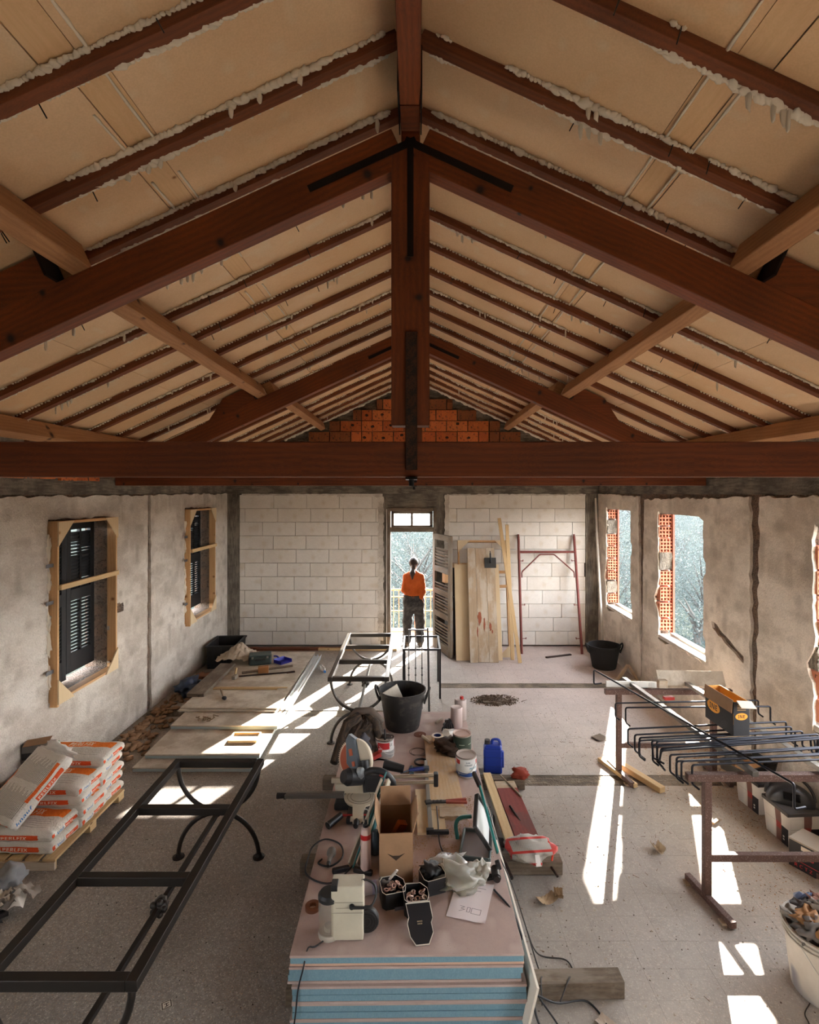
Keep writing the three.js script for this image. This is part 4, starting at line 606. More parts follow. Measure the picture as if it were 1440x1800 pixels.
{ // small square stand and a grille of twisted bars leaning on it
  const t = thing('side_stand', 'small open square-tube stand before the doorway', 'table frame', [0.075, 0, -7.735]), m = C('#242224', 0.4, 0.6), P = (n, g) => mesh(n, g, m, t), W = 0.5, D = 0.7, H = 0.685, q = 0.026;
  for (const x of [-1, 1]) { P('rail', box(q, q, D, x * W / 2, H - q / 2, 0, 0, 0, 0, 0.002)); for (const z of [-1, 1]) P('leg', box(q, H - q, q, x * W / 2, (H - q) / 2, z * (D / 2 - q / 2), 0, 0, 0, 0.002)); }
  for (const z of [-1, 1]) P('rail', box(W - q, q, q, 0, H - q / 2, z * (D / 2 - q / 2), 0, 0, 0, 0.002));
  const g = thing('iron_grille', 'narrow iron grille of thin bars leaning on the square-tube stand', 'grille', [0.02, 0, -6.96]); const gm = C('#5a5754', 0.35, 0.8);
  const lean = (x, y) => V(x, y, -0.36 * y / 0.97);
  mesh('stile', bar(lean(0.145, 0.0), lean(0.135, 0.985), 0.026, 0.026), gm, g); mesh('top_rail', bar(lean(-0.13, 0.96), lean(0.13, 0.96), 0.014, 0.02), gm, g);
  for (const x of [-0.12, -0.03, 0.055]) { const b = mesh('bar', rod(lean(x, 0.03), lean(x, 0.965), 0.007), gm, g); mesh('knuckle', [0.42, 0.5].map((y) => new THREE.SphereGeometry(0.014, 8, 6).translate(...lean(x, y).toArray())), gm, b, false); }
}
// ---- composite panels: gypsum face on blue foam. A panel is foam + face.
M.gypPink = std({ map: texture(1024, 1024, (u, v) => { let c = lerp3([188, 164, 154], [164, 142, 134], cloudy(u, v)); c = lerp3(c, [200, 182, 172], clamp((T16(u, v) - 0.6) * 3) * 0.6); if (T512(u, v) > 0.96) c = lerp3(c, [120, 92, 78], 0.5); return c; }, true, [0.7, 0.7]), roughness: 0.75 });
M.gypGrey = std({ map: texture(1024, 1024, (u, v) => { let c = lerp3([206, 196, 180], [172, 158, 140], smooth(0.3, 0.7, cloudy(u, v))); if (T512(u, v) > 0.95) c = lerp3(c, [110, 92, 76], 0.5); return c; }, true, [0.6, 0.6]), roughness: 0.85 });
M.foamBlue = std({ map: texture(512, 512, (u, v) => { const s = T256(u, v * 0.2), f = (T512(u, v) - 0.5) * 20; let c = lerp3([122, 154, 166], [104, 138, 152], s); return [c[0] + f, c[1] + f, c[2] + f]; }, true, [2, 2]), roughness: 0.9 });
M.foamDusty = C('#9aa8ab', 0.9); M.gypEdge = C('#c9a58f', 0.9);
function panel(label, cat, [cx, y, cz], w, l, turn, face = M.gypPink, up = true, group, tf = 0.031, tg = 0.0133) {
  const t = thing('insulated_panel', label, cat, [cx, y, cz], turn, group), e = 0.002;
  mesh('foam', box(w - 0.006, tf, l - 0.006, 0, up ? tf / 2 : tg + tf / 2, 0, 0, 0, 0, 0.002), face === M.gypGrey ? M.foamDusty : M.foamBlue, t);
  mesh('face', box(w, tg, l, 0, up ? tf + tg / 2 : tg / 2, 0, 0, 0, 0, 0.002), face, t);
  return t;
}
{ const G = 'insulated boards lying flat on the left floor';
  panel('lowest grey-faced insulated board of the floor pile, reaching nearest the camera', 'board', [-2.27, 0.0, -6.93], 1.2, 2.95, 0.0, M.gypGrey, true, G);
  panel('grey-faced insulated board second from the floor in the left pile', 'board', [-2.24, 0.046, -7.06], 1.2, 2.85, 0.004, M.gypGrey, true, G);
  panel('grey-faced insulated board with a bright blue-grey front edge in the middle of the left pile', 'board', [-2.2, 0.092, -7.55], 1.24, 2.65, -0.012, M.gypGrey, true, G);
  for (const [i, dz] of [[0, 0], [1, 0.04]]) { const t = thing('gypsum_board', ['lower of the two thin gypsum boards topping the left floor pile', 'upper of the two thin gypsum boards topping the left floor pile'][i], 'board', [-2.33 + i * 0.015 + 0.02, 0.1375 + i * 0.018, -7.78 - dz], -0.01, G); mesh('board', box(1.2, 0.0165, 2.35, 0, 0.009, 0, 0, 0, 0, 0.002), M.gypGrey, t); }
  for (const [i, x] of [[0, -1.66], [1, -1.6]]) tag(mesh('metal_stud', [box(0.05, 0.002, 2.2, 0, 0, 0), box(0.002, 0.03, 2.2, -0.025, 0.015, 0), box(0.002, 0.03, 2.2, 0.025, 0.015, 0)], C('#cfd2d2', 0.35, 0.6)), ['galvanised stud beside the left board pile, inner of two', 'galvanised stud beside the left board pile, outer of two'][i], 'metal stud').position.set(x + 0.02, 0.145, -7.75);
}
// ---- things on that pile
const TOPL = 0.173;
{ const t = thing('old_plank', 'thick grey plank lying lengthwise on the left board pile', 'plank', [-2.87, TOPL, -7.62], 0.01); mesh('plank', box(0.225, 0.045, 1.25, 0, 0.024, 0, 0, 0, 0, 0.004), M.oldwood, t); }
{ const t = thing('storage_crate', 'black plastic crate in the far left corner', 'crate', [-3.14, 0, -8.95], 0.06), m = C('#1d1c1d', 0.6), w = 0.44, d = 0.6, h = 0.36, P = (n, g) => mesh(n, g, m, t);
  P('base', box(w, 0.012, d, 0, 0.006, 0)); for (const s of [-1, 1]) { P('side', box(0.012, h, d, s * w / 2, h / 2, 0, 0, 0, -s * 0.04, 0.003)); P('side', box(w, h, 0.012, 0, h / 2, s * d / 2, s * 0.04, 0, 0, 0.003)); }
  P('rim', [box(0.04, 0.02, d + 0.05, w / 2 + 0.01, h, 0), box(0.04, 0.02, d + 0.05, -w / 2 - 0.01, h, 0), box(w, 0.02, 0.04, 0, h, d / 2 + 0.01), box(w, 0.02, 0.04, 0, h, -d / 2 - 0.01)]); for (let i = -2; i < 3; i++) P('rib', box(0.01, h - 0.05, 0.012, i * 0.08, h / 2, d / 2 + 0.015)); }
tag(mesh('plastic_sheet', sheet(0.62, 0.46, (u, v) => 0.2 * Math.exp(-(u * u * 9 + v * v * 7)) + 0.06 * Math.abs(noise(u * 7, v * 7, 2)) + 0.03 * noise(u * 17, v * 17), 36, 30, 0.003), C('#b9aa96', 0.55), null, false), 'crumpled pale plastic sheeting heaped at the far end of the left board pile', 'plastic sheet').position.set(-2.78, TOPL + 0.05, -8.5);
{ const t = thing('tool_case', 'dark green hard case on the left board pile beside the plastic sheeting', 'case', [-2.42, TOPL, -8.38], 0.25), m = C('#33413f', 0.6); mesh('shell', [new RoundedBoxGeometry(0.34, 0.13, 0.22, 3, 0.03).translate(0, 0.066, 0)], m, t); mesh('lid', new RoundedBoxGeometry(0.33, 0.03, 0.2, 2, 0.014).translate(0, 0.14, 0), C('#46524e', 0.6), t); mesh('handle', tube([[-0.07, 0.1, 0.11], [-0.06, 0.1, 0.15], [0.06, 0.1, 0.15], [0.07, 0.1, 0.11]], 0.009), M.black, t, false); for (const x of [-0.11, 0.11]) mesh('latch', box(0.03, 0.03, 0.012, x, 0.12, 0.112), M.bright, t); }
{ const t = thing('dustpan', 'bright blue plastic dustpan on the left board pile', 'dustpan', [-2.08, TOPL, -8.42], 0.9), m = C('#2a2fa6', 0.5); mesh('pan', [box(0.2, 0.006, 0.18, 0, 0.01, 0), box(0.006, 0.05, 0.18, -0.1, 0.03, 0), box(0.006, 0.05, 0.18, 0.1, 0.03, 0), box(0.2, 0.06, 0.006, 0, 0.034, -0.09, -0.3)], m, t); mesh('handle', tube([[0, 0.05, -0.09], [0, 0.07, -0.15], [0, 0.06, -0.22]], 0.013), m, t, false); }
{ const t = thing('mallet', 'wooden mallet with a thick grey handle on the left board pile', 'mallet', [-2.25, TOPL, -7.95], 0.25); mesh('head', box(0.15, 0.09, 0.1, 0, 0.048, 0, 0, 0, 0, 0.008), C('#9c6a3c', 0.75), t); mesh('handle', rod(V(-0.3, 0.03, 0.03), V(0.42, 0.05, -0.06), 0.019, 0.016), M.oldwood, t, false); }
{ const t = thing('hammer', 'hammer with a pale square head on the left board pile', 'hammer', [-2.58, TOPL, -7.68], 0.9); mesh('head', box(0.11, 0.05, 0.05, 0, 0.028, 0, 0, 0.6, 0, 0.006), C('#8d8578', 0.7, 0.2), t); mesh('handle', rod(V(0, 0.03, 0), V(0.22, 0.03, -0.3), 0.013, 0.016), M.lath, t, false); }
{ const t = thing('chisel_bar', 'rusty iron bar lying between the mallet and the hammer', 'iron bar', [-2.33, TOPL, -7.78], 0.12); mesh('bar', [rod(V(-0.22, 0.012, 0.0), V(0.5, 0.012, -0.1), 0.011), box(0.12, 0.02, 0.03, 0.5, 0.012, -0.1, 0, 0.3)], M.rust, t); }
{ const t = thing('brush', 'short brush with black bristles alone on the left board pile', 'brush', [-2.47, TOPL, -6.93], 0.55); mesh('handle', rod(V(0.0, 0.02, 0.0), V(0.02, 0.035, -0.24), 0.012, 0.016), M.dirtyplank, t, false); mesh('bristles', lump(0.03, 0.022, 0.04, 0.2, 3, 2).translate(0, 0.024, 0.03), M.black, t, false); }
tag(mesh('batten_offcut', [box(0.86, 0.012, 0.05, 0, 0.008, 0), box(0.98, 0.01, 0.03, 0.07, 0.02, -0.005)], M.lath), 'thin pale lath lying across the left board pile', 'lath').position.set(-2.3, TOPL, -7.28);
{ const t = thing('bracket_heap', 'small heap of curled metal brackets on the front lip of the left pile', 'brackets', [-2.48, 0.139, -6.37], 0.3); for (let i = 0; i < 7; i++) mesh('bracket', bent([V(0, 0, 0), V(0.04, 0.02, 0.0), V(0.05, 0.0, 0.03), V(0.02, 0.004, 0.05)].map((q) => q.multiplyScalar(1.1)), 0.006, 0.008, 5).rotateY(rnd() * 6).translate(rr(-0.1, 0.1), 0.008 + rr(0, 0.012), rr(-0.03, 0.03)), C('#8c7860', 0.5, 0.6), t, false); }
{ const t = thing('shallow_tray', 'shallow open wooden tray lying in the sun on the left pile', 'tray', [-1.9, 0.0915, -5.99], 0.02), P = (g) => mesh('side', g, M.lath, t); P(box(0.3, 0.028, 0.012, 0, 0.015, 0.1)); P(box(0.3, 0.028, 0.012, 0, 0.015, -0.1)); P(box(0.012, 0.028, 0.2, 0.15, 0.015, 0)); P(box(0.012, 0.028, 0.2, -0.15, 0.015, 0)); mesh('base', box(0.3, 0.005, 0.2, 0, 0.004, 0), M.gypGrey, t); }
{ const t = thing('blue_bag', 'crumpled dark blue plastic bag against the left wall', 'plastic bag', [-3.16, 0, -7.55]); mesh('bag', lump(0.17, 0.12, 0.2, 0.35, 2.2, 4).translate(0, 0.1, 0), C('#23344e', 0.45), t, false); }
tag(mesh('rag', lump(0.13, 0.06, 0.12, 0.4, 2.4, 3), C('#8a5a3c', 0.9), null, false), 'brown rag on top of the rubble by the left wall', 'rag').position.set(-3.1, 0.12, -7.9);
{ const t = thing('clear_bottle', 'clear plastic bottle with a blue cap on the floor beside the left boards', 'bottle', [-1.52, 0, -8.62], 0.4); mesh('bottle', lathe([[0, 0], [0.04, 0], [0.042, 0.02], [0.042, 0.16], [0.016, 0.22], [0.016, 0.24]], 16).rotateX(PI / 2).translate(0, 0.043, 0), M.clearbag, t, false); mesh('cap', rod(V(0, 0.043, 0.235), V(0, 0.043, 0.265), 0.02), C('#2e6fb0', 0.5), t); }
for (const [x, z, l, r, i] of [[-2.0, -9.74, 2.4, 0.01, 0], [-1.1, -9.66, 1.5, -0.02, 1], [-2.3, -9.66, 1.1, 0.015, 2]]) tag(mesh('reddish_board', box(l, 0.03 + i * 0.006, 0.075, 0, 0.018 + i * 0.003, 0, 0, r, 0, 0.004), i === 1 ? M.lath : M.batten), ['long reddish board lying along the foot of the left block wall', 'pale broken lath in front of the reddish board by the block wall', 'shorter reddish board in front of the long one by the block wall'][i], 'board').position.set(x, 0, z);

// ---- pallet of plaster sacks
{
  const t = thing('pallet', 'small wooden pallet under the plaster sacks by the left wall', 'pallet', [-3.07, 0, -4.52]), W = 0.74, L = 0.96;
  for (const z of [-L / 2 + 0.05, 0, L / 2 - 0.011]) for (const x of [-W / 2 + 0.05, 0, W / 2 - 0.05]) mesh('block', box(0.095, 0.06, z === L / 2 - 0.011 ? 0.02 : 0.09, x, 0.031, z, 0, 0, 0, 0.002), M.lath, t);
  mesh('front_board', box(W, 0.062, 0.018, 0, 0.031, L / 2 + 0.002, 0, 0, 0, 0.002), M.dirtyplank, t);
  for (let i = 0; i < 6; i++) mesh('deck_board', box(0.1, 0.018, L, -W / 2 + 0.05 + i * 0.128, 0.071, 0, 0, 0, 0, 0.002), M.lath, t);
  const print = canvas(1024, 1024, (c, w, h) => {
    c.fillStyle = '#ddd6cc'; c.fillRect(0, 0, w, h);
    const brand = (x, y, s) => { c.fillStyle = '#3f78b4'; c.font = `italic bold ${s}px sans-serif`; c.fillText('knauf', x, y); };
    const name = (x, y, W, H) => { c.fillStyle = '#e0521c'; c.fillRect(x, y, W, H); c.fillStyle = '#f3d8c4'; c.font = `bold ${H * 0.72}px sans-serif`; c.fillText('PERLFIX', x + H * 0.15, y + H * 0.78); };
    // 0-340 top face, 340-560 front side, 560-760 end
    c.fillStyle = '#ef7a1f'; c.fillRect(40, 40, 940, 110); c.fillStyle = '#fbe6cf'; c.font = 'bold 92px sans-serif'; c.fillText('PERLFIX', 330, 128); brand(60, 240, 70); c.fillStyle = '#b6aea4'; for (let i = 0; i < 5; i++) c.fillRect(420, 190 + i * 24, 480, 7);
    brand(40, 480, 92); name(400, 395, 460, 110);
    c.fillStyle = '#e0521c'; c.fillRect(20, 610, 90, 110); brand(170, 690, 84); name(470, 620, 420, 90);
    // 760-1024 back with small print, bands of orange down both sides
    c.fillStyle = '#cfc7bc'; c.fillRect(0, 760, w, 264); c.fillStyle = '#8f877d'; for (let i = 0; i < 26; i++) { c.fillRect(60, 775 + i * 9.3, 420 * (0.7 + 0.3 * ((i * 37) % 10) / 10), 4); c.fillRect(540, 775 + i * 9.3, 400 * (0.6 + 0.4 * ((i * 53) % 10) / 10), 4); }
    c.fillStyle = '#e2641f'; c.fillRect(120, 762, 520, 16); c.fillRect(300, 1006, 600, 18);
  });
  M.sack = std({ map: print, roughness: 0.8, bumpMap: bumpTex((u, v) => 0.6 * T16(u, v) + 0.4 * T64(u, v), 0.8), bumpScale: 0.006 });
  const sackGeo = (L, Wd, H, back = false, sd = 1) => {
    const g = new THREE.BoxGeometry(L, H, Wd, 22, 5, 14), uv = g.attributes.uv, p = g.attributes.position, per = uv.count; const nrm = g.attributes.normal;
    for (let i = 0; i < per; i++) { const u = uv.getX(i), v = uv.getY(i), nx = nrm.getX(i), ny = nrm.getY(i), nz = nrm.getZ(i); let a = [0, 340]; if (back && Math.abs(ny) > 0.5) a = [760, 1024]; else if (Math.abs(nz) > 0.5) a = [345, 555]; else if (Math.abs(nx) > 0.5) a = [565, 755]; uv.setXY(i, u, 1 - (a[0] + (1 - v) * (a[1] - a[0])) / 1024); }
    for (let i = 0; i < p.count; i++) { let x = p.getX(i) / L * 2, y = p.getY(i) / H * 2, z = p.getZ(i) / Wd * 2; const ex = 1 - 0.35 * Math.pow(Math.abs(x), 6), ez = 1 - 0.3 * Math.pow(Math.abs(z), 6); const bulge = 0.14 * (1 - x * x) * (1 - z * z); const n = 0.1 * noise(x * 2 + sd, z * 2, sd) + 0.09 * noise(x * 5, z * 5 + sd, y) + 0.1 * Math.abs(noise(x * 9, z * 4 + sd, y)); const q = Math.pow(Math.abs(y), 2); p.setXYZ(i, x * L / 2 * (1 - 0.05 * q) + 0.01 * noise(y * 2, z * 3, sd), (y * Math.min(ex, ez) + (y > 0 ? bulge : 0) + n * (Math.abs(y) > 0.9 ? 1 : 0.4)) * H / 2, z * Wd / 2 * (1 - 0.06 * q) + 0.012 * noise(x * 3, y * 2, sd + 4)); }
    const s = smoothNormals(g); s.userData.own = true; s.userData.ready = true; return s;
  };
  const GS = [1, 2, 3].map((s) => sackGeo(0.66, 0.345, 0.1, false, s * 7)), H = 0.088;
  const rows = [[-4.24, 2, 'front row of the pallet'], [-4.55, 4, 'middle row of the pallet'], [-4.84, 5, 'back row of the pallet']];
  const nth = ['lowest', 'second', 'third', 'fourth', 'topmost'];
  for (const [z, n, where] of rows) for (let i = 0; i < n; i++) { const lab = i === n - 1 ? 'topmost' : nth[i]; const s = thing('plaster_sack', `white and orange plaster sack, ${lab} in the ${where}`, 'sack', [-3.05 + rr(-0.025, 0.025), 0.081 + H / 2 + i * H + 0.004, z + rr(-0.008, 0.008)], rr(-0.05, 0.05), 'plaster sacks on the pallet'); mesh('sack', GS[(i + n) % 3], M.sack, s); }
  const s = thing('opened_sack', 'half empty plaster sack with a crumpled neck leaning on the stacked sacks', 'sack', [-2.98, 0.315, -4.22], 0, 'plaster sacks on the pallet'); const body = mesh('sack', sackGeo(0.56, 0.36, 0.13, true, 31), M.sack, s); mesh('neck', lump(0.05, 0.05, 0.16, 0.5, 3, 3).translate(0.3, 0.0, 0), C('#d8d2ca', 0.8), s, false);
  { const X = V(0.32, 0.6, -0.72).normalize(), Z = V(0.93, -0.1, 0.36); Z.addScaledVector(X, -Z.dot(X)).normalize(); s.setRotationFromMatrix(new THREE.Matrix4().makeBasis(X, Z.clone().cross(X), Z)); s.position.set(-3.09, 0.485, -4.3); }
  const b = thing('printed_carton', 'flat grey printed carton standing behind the sacks against the wall', 'carton', [-3.36, 0, -4.78], 0.25); const ct = canvas(256, 384, (c, w, h) => { c.fillStyle = '#77736e'; c.fillRect(0, 0, w, h); c.fillStyle = '#2c2b2c'; c.fillRect(0, 50, w, 36); c.fillStyle = '#d8d4cc'; c.font = 'bold 40px sans-serif'; c.fillText('UFO', 150, 82); c.fillStyle = '#5c5955'; for (let i = 0; i < 12; i++) c.fillRect(20, 120 + i * 14, 200, 5); c.fillStyle = '#2b3034'; c.fillRect(0, 300, w, 84); });
  mesh('carton', ownUV(box(0.2, 0.62, 0.08, 0, 0.31, 0)), std({ map: ct, roughness: 0.85 }), b); mesh('green_label', box(0.09, 0.05, 0.004, 0.15, 0.6, 0.043), C('#2f8a4a', 0.7), b); mesh('flap', box(0.2, 0.004, 0.1, 0.02, 0.63, 0.03, 0.2, 0, 0.1), M.cardboard, b);
}
// ================================================================ against the back wall, right of the door
{
  const lean = (t, g) => g, X = (px, d) => (px - CX) * d / FOCAL;
  // big dirty panel of three boards, trowel hung on it
  const leaning = (name, label, cat, x, w, h, foot, top, T, build) => { const t = thing(name, label, cat, [x, 0.004, -foot]); const a = Math.atan2(top - foot, h); t.rotation.x = -a; build(t, w, h, T); return t; };
  leaning('shuttering_panel', 'dirty grey plank panel leaning in front with a trowel hung on it', 'wooden panel', 1.13, 0.475, 1.92, 8.95, 9.5, 0.03, (t, w, h, T) => { const c = [-w / 2, -w * 0.2, w * 0.18, w / 2]; for (let i = 0; i < 3; i++) mesh('plank', box(c[i + 1] - c[i] - 0.003, h - (i === 1 ? 0.01 : 0), T, (c[i] + c[i + 1]) / 2, h / 2, -T / 2, 0, 0, 0, 0.002), M.dirtyplank, t); mesh('stain', [[-0.06, 0.72, 0.03, 0.09], [0.02, 0.62, 0.012, 0.1], [0.12, 0.58, 0.02, 0.06], [-0.1, 0.5, 0.01, 0.08], [0.15, 0.5, 0.012, 0.03]].map(([x, y, a, b]) => lump(a, b, 0.0012, 0.4, 2, 2).translate(x, y, 0.0005)), C('#8f4f36', 0.9), t, false); });
  { const t = thing('trowel', 'black square plastering trowel hung near the top of the dirty plank panel', 'trowel', [1.285, 1.6, -9.395]); t.rotation.x = -0.279; mesh('blade', box(0.2, 0.18, 0.006, 0, 0, 0.006, 0, 0, 0, 0.002), C('#3a3a38', 0.6, 0.3), t); mesh('handle', [rod(V(0, 0.16, 0.05), V(0, 0.02, 0.05), 0.014), rod(V(0, 0.02, 0.05), V(0, 0.0, 0.01), 0.01), rod(V(0, 0.16, 0.05), V(0, 0.2, 0.03), 0.008)], M.black, t); }
  leaning('plywood_sheet', 'wide clean plywood sheet leaning behind the dirty plank panel', 'sheet', 1.06, 0.78, 1.62, 9.06, 9.52, 0.018, (t, w, h, T) => mesh('sheet', box(w, h, T, 0, h / 2, -0.025, 0, 0, 0, 0.002), M.ply, t));
  const gusseted = (label, x, w, h, foot, top, bars) => leaning('gusseted_brace', label, 'timber frame', x, w, h, foot, top, 0.05, (t) => { const P = (n, g, m = M.pine) => mesh(n, g, m, t), b = 0.03, D = 0.09; for (const s of [-1, 1]) P('stile', box(b, h, D, s * (w / 2 - b / 2), h / 2, -0.06, 0, 0, 0, 0.002)); P('rail', box(w - 2 * b, b, D, 0, h - b / 2, -0.06)); P('rail', box(w - 2 * b, b, D, 0, b / 2, -0.06)); for (const y of bars) P('crossbar', box(w, 0.05, 0.025, 0, y, -0.003)); for (const [sx, sy] of [[-1, 1], [1, 1], [-1, -1], [1, -1]]) { const k = 0.22, x0 = sx * w / 2, y0 = sy > 0 ? h : 0, q = [[x0, y0], [x0 - sx * k, y0], [x0, y0 - sy * k]]; P('gusset', slab(poly(sx * sy > 0 ? q : q.reverse()), 0.012).translate(0, 0, -0.015), M.ply); } });
  gusseted('tall pine frame with gusset corners leaning behind the plywood sheet', 1.185, 0.88, 2.02, 9.24, 9.74, [1.45, 1.2]);
  gusseted('second pine frame half hidden behind the open door leaf', 0.86, 0.5, 1.6, 9.35, 9.78, [0.78]);
  mesh('felt_sheet', box(0.44, 1.5, 0.012, 0, 0.75, 0, -0.22), C('#2b2826', 0.9)); const felt = scene.children[scene.children.length - 1]; felt.position.set(0.86, 0.005, -9.44); tag(felt, 'dark sheet standing inside the frame behind the door leaf', 'sheet');
  // long laths leaning beside them
  [[1.715, 8.93, 1.49, 9.72, 2.36, 'longest pale lath, farthest right of the leaning laths'], [1.62, 9.1, 1.64, 9.78, 2.24, 'pale lath next to the longest one among the leaning laths'], [1.66, 9.3, 1.66, 9.82, 2.0, 'shortest of the leaning laths beside the plywood sheet']].forEach(([x0, d0, x1, d1, h, label], i) => tag(mesh('lath', bar(V(x0, 0.004, -d0), V(x1, h, -d1), 0.06, 0.025, 0.002, V(0, 0, 1)), M.lath), label, 'lath'));
  // red scaffold frame
  const s = thing('scaffold_frame', 'red painted scaffold frame leaning on the white block wall', 'scaffold frame', [2.37, 0, -9.45], -0.02); s.rotation.x = -0.2; const m = M.redpaint, r = 0.024, w = 0.525, P = (n, g) => mesh(n, g, m, s);
  for (const q of [-1, 1]) { P('standard', rod(V(q * w, 0, 0), V(q * (w - 0.02), 2.06, 0), r, r, 12)); mesh('spigot', rod(V(q * (w - 0.02), 2.06, 0), V(q * (w - 0.02), 2.1, 0), 0.017), m, s); P('brace', bent([V(q * (w - 0.055), 1.32, 0), V(q * (w - 0.055), 1.42, 0), V(q * 0.13, 1.735, 0), V(q * 0.0, 1.735, 0)], 0.012, 0.03)); for (const y of [0.26, 0.84, 1.62]) P('pin', [rod(V(q * w, y, 0), V(q * (w - 0.09), y, 0), 0.006), rod(V(q * (w - 0.08), y - 0.012, 0), V(q * (w - 0.09), y + 0.02, 0), 0.009)]); }
  P('ledger', rod(V(-w + 0.02, 1.78, 0), V(w - 0.02, 1.78, 0), 0.021, 0.021, 12));
  // pale pole in the corner
  tag(mesh('pole', [rod(V(3.235, 0.01, -9.35), V(3.24, 2.1, -9.7), 0.024), rod(V(3.24, 2.1, -9.7), V(3.245, 2.72, -9.78), 0.018)], C('#b9b2a8', 0.6, 0.2)), 'long pale pole leaning in the back right corner', 'pole');
}
// ---- rubber mortar tubs
function tub(label, pos, R, r, H, mat) {
  const t = thing('mortar_tub', label, 'bucket', pos); mesh('shell', lathe([[0, 0.004], [r * 0.96, 0.004], [r, 0.02], [R * 0.975, H - 0.03], [R * 1.02, H - 0.022], [R * 1.03, H], [R * 0.985, H], [R * 0.96, H - 0.03], [r * 0.97, 0.022], [0, 0.016]], 44), mat, t, false);
  for (const s of [-1, 1]) { const h = mesh('handle', tube([[s * R * 1.0, H - 0.1, -0.045], [s * (R + 0.03), H - 0.02, -0.045], [s * (R + 0.045), H + 0.02, 0], [s * (R + 0.03), H - 0.02, 0.045], [s * R * 1.0, H - 0.1, 0.045]], 0.012, 6, 24), mat, t, false); mesh('lug', box(0.02, 0.05, 0.12, s * (R * 0.985), H - 0.1, 0, 0, 0, 0, 0.006), mat, h); }
  return t;
}
tub('black rubber tub standing by the right wall in the far corner', [3.03, 0, -8.72], 0.25, 0.185, 0.37, M.rubber);
{ const t = thing('timber_bracket', 'splintered timber offcuts propped beside the black tub', 'offcuts', [3.2, 0, -8.12]); for (const [a, b, w] of [[[-0.2, 0.02, 0.05], [0.02, 0.2, -0.1], 0.05], [[0.02, 0.2, -0.1], [0.09, 0.02, 0.1], 0.04], [[-0.28, 0.02, 0.1], [-0.05, 0.03, -0.12], 0.05], [[-0.15, 0.03, 0.15], [0.1, 0.03, 0.05], 0.06]]) mesh('piece', bar(V(...a), V(...b), w, 0.025, 0.002), M.dirtyplank, t); }
{ const t = thing('dark_strip', 'dark charred strip of wood on the floor before the red scaffold frame', 'wood strip', [2.45, 0, -9.3], 0.35); mesh('strip', box(0.5, 0.02, 0.05, 0, 0.011, 0, 0, 0, 0, 0.003), C('#3a2a24', 0.9), t); }
// ================================================================ the stack of insulated boards in the middle and what lies on it
const SH = 0.46; // height of the stack top
const on = (px, py) => flo(px, py, SH);
{
  const G = 'insulated boards in the middle stack', nth = ['topmost', 'second from the top', 'third from the top', 'fourth from the top', 'fifth from the top', 'sixth from the top', 'seventh from the top', 'lowest'];
  let y = SH; const dx = [0, -0.004, -0.012, 0.012, 0.014, 0.012, 0.012, 0.0], dz = [0, 0.0, -0.004, 0.01, 0.012, 0.006, 0.01, 0];
  for (let i = 0; i < 8; i++) { const up = i % 2 === 1 ? true : i === 0; y -= 0.0443; panel(`pink-faced blue foam board, ${nth[i]} in the middle stack`, 'board', [-0.065 + dx[i], y, -4.29 + dz[i]], 1.2, 3.06, 0.012, M.gypPink, up, G); if (i === 0) { y -= 0.0143; tag(mesh('gypsum_board', box(1.2, 0.0125, 3.05, 0, 0.007, 0, 0, 0, 0, 0.002), M.gypEdge), 'thin bare gypsum sheet under the topmost board of the middle stack', 'board').position.set(-0.065, y, -4.29); scene.children[scene.children.length - 1].rotation.y = 0.012; } y -= 0.0007; }
  const w = thing('white_board', 'long white board edge sticking out low along the right of the middle stack', 'board', [0.56, 0.1, -3.26]); mesh('board', box(0.014, 0.24, 1.15, 0, 0.14, 0, 0, 0, -0.24, 0.002), C('#ddd2c2', 0.9), w); w.rotation.y = 0.03;
  // sleepers under it
  [[-0.72, 1.16, -3.03, 'nearest thick timber sleeper under the middle stack'], [-0.86, 1.08, -4.03, 'second timber sleeper under the middle stack, carrying the mesh sack'], [-0.89, 1.03, -5.17, 'third timber sleeper under the middle stack, carrying the red plank']].forEach(([a, b, z, l], i) => { const t = thing('sleeper', l, 'timber', [(a + b) / 2, 0, z], i === 0 ? 0.025 : 0); mesh('timber', box(b - a, 0.098, 0.1, 0, 0.05, 0, 0, 0, 0, 0.006), M.oldwood, t); });
}
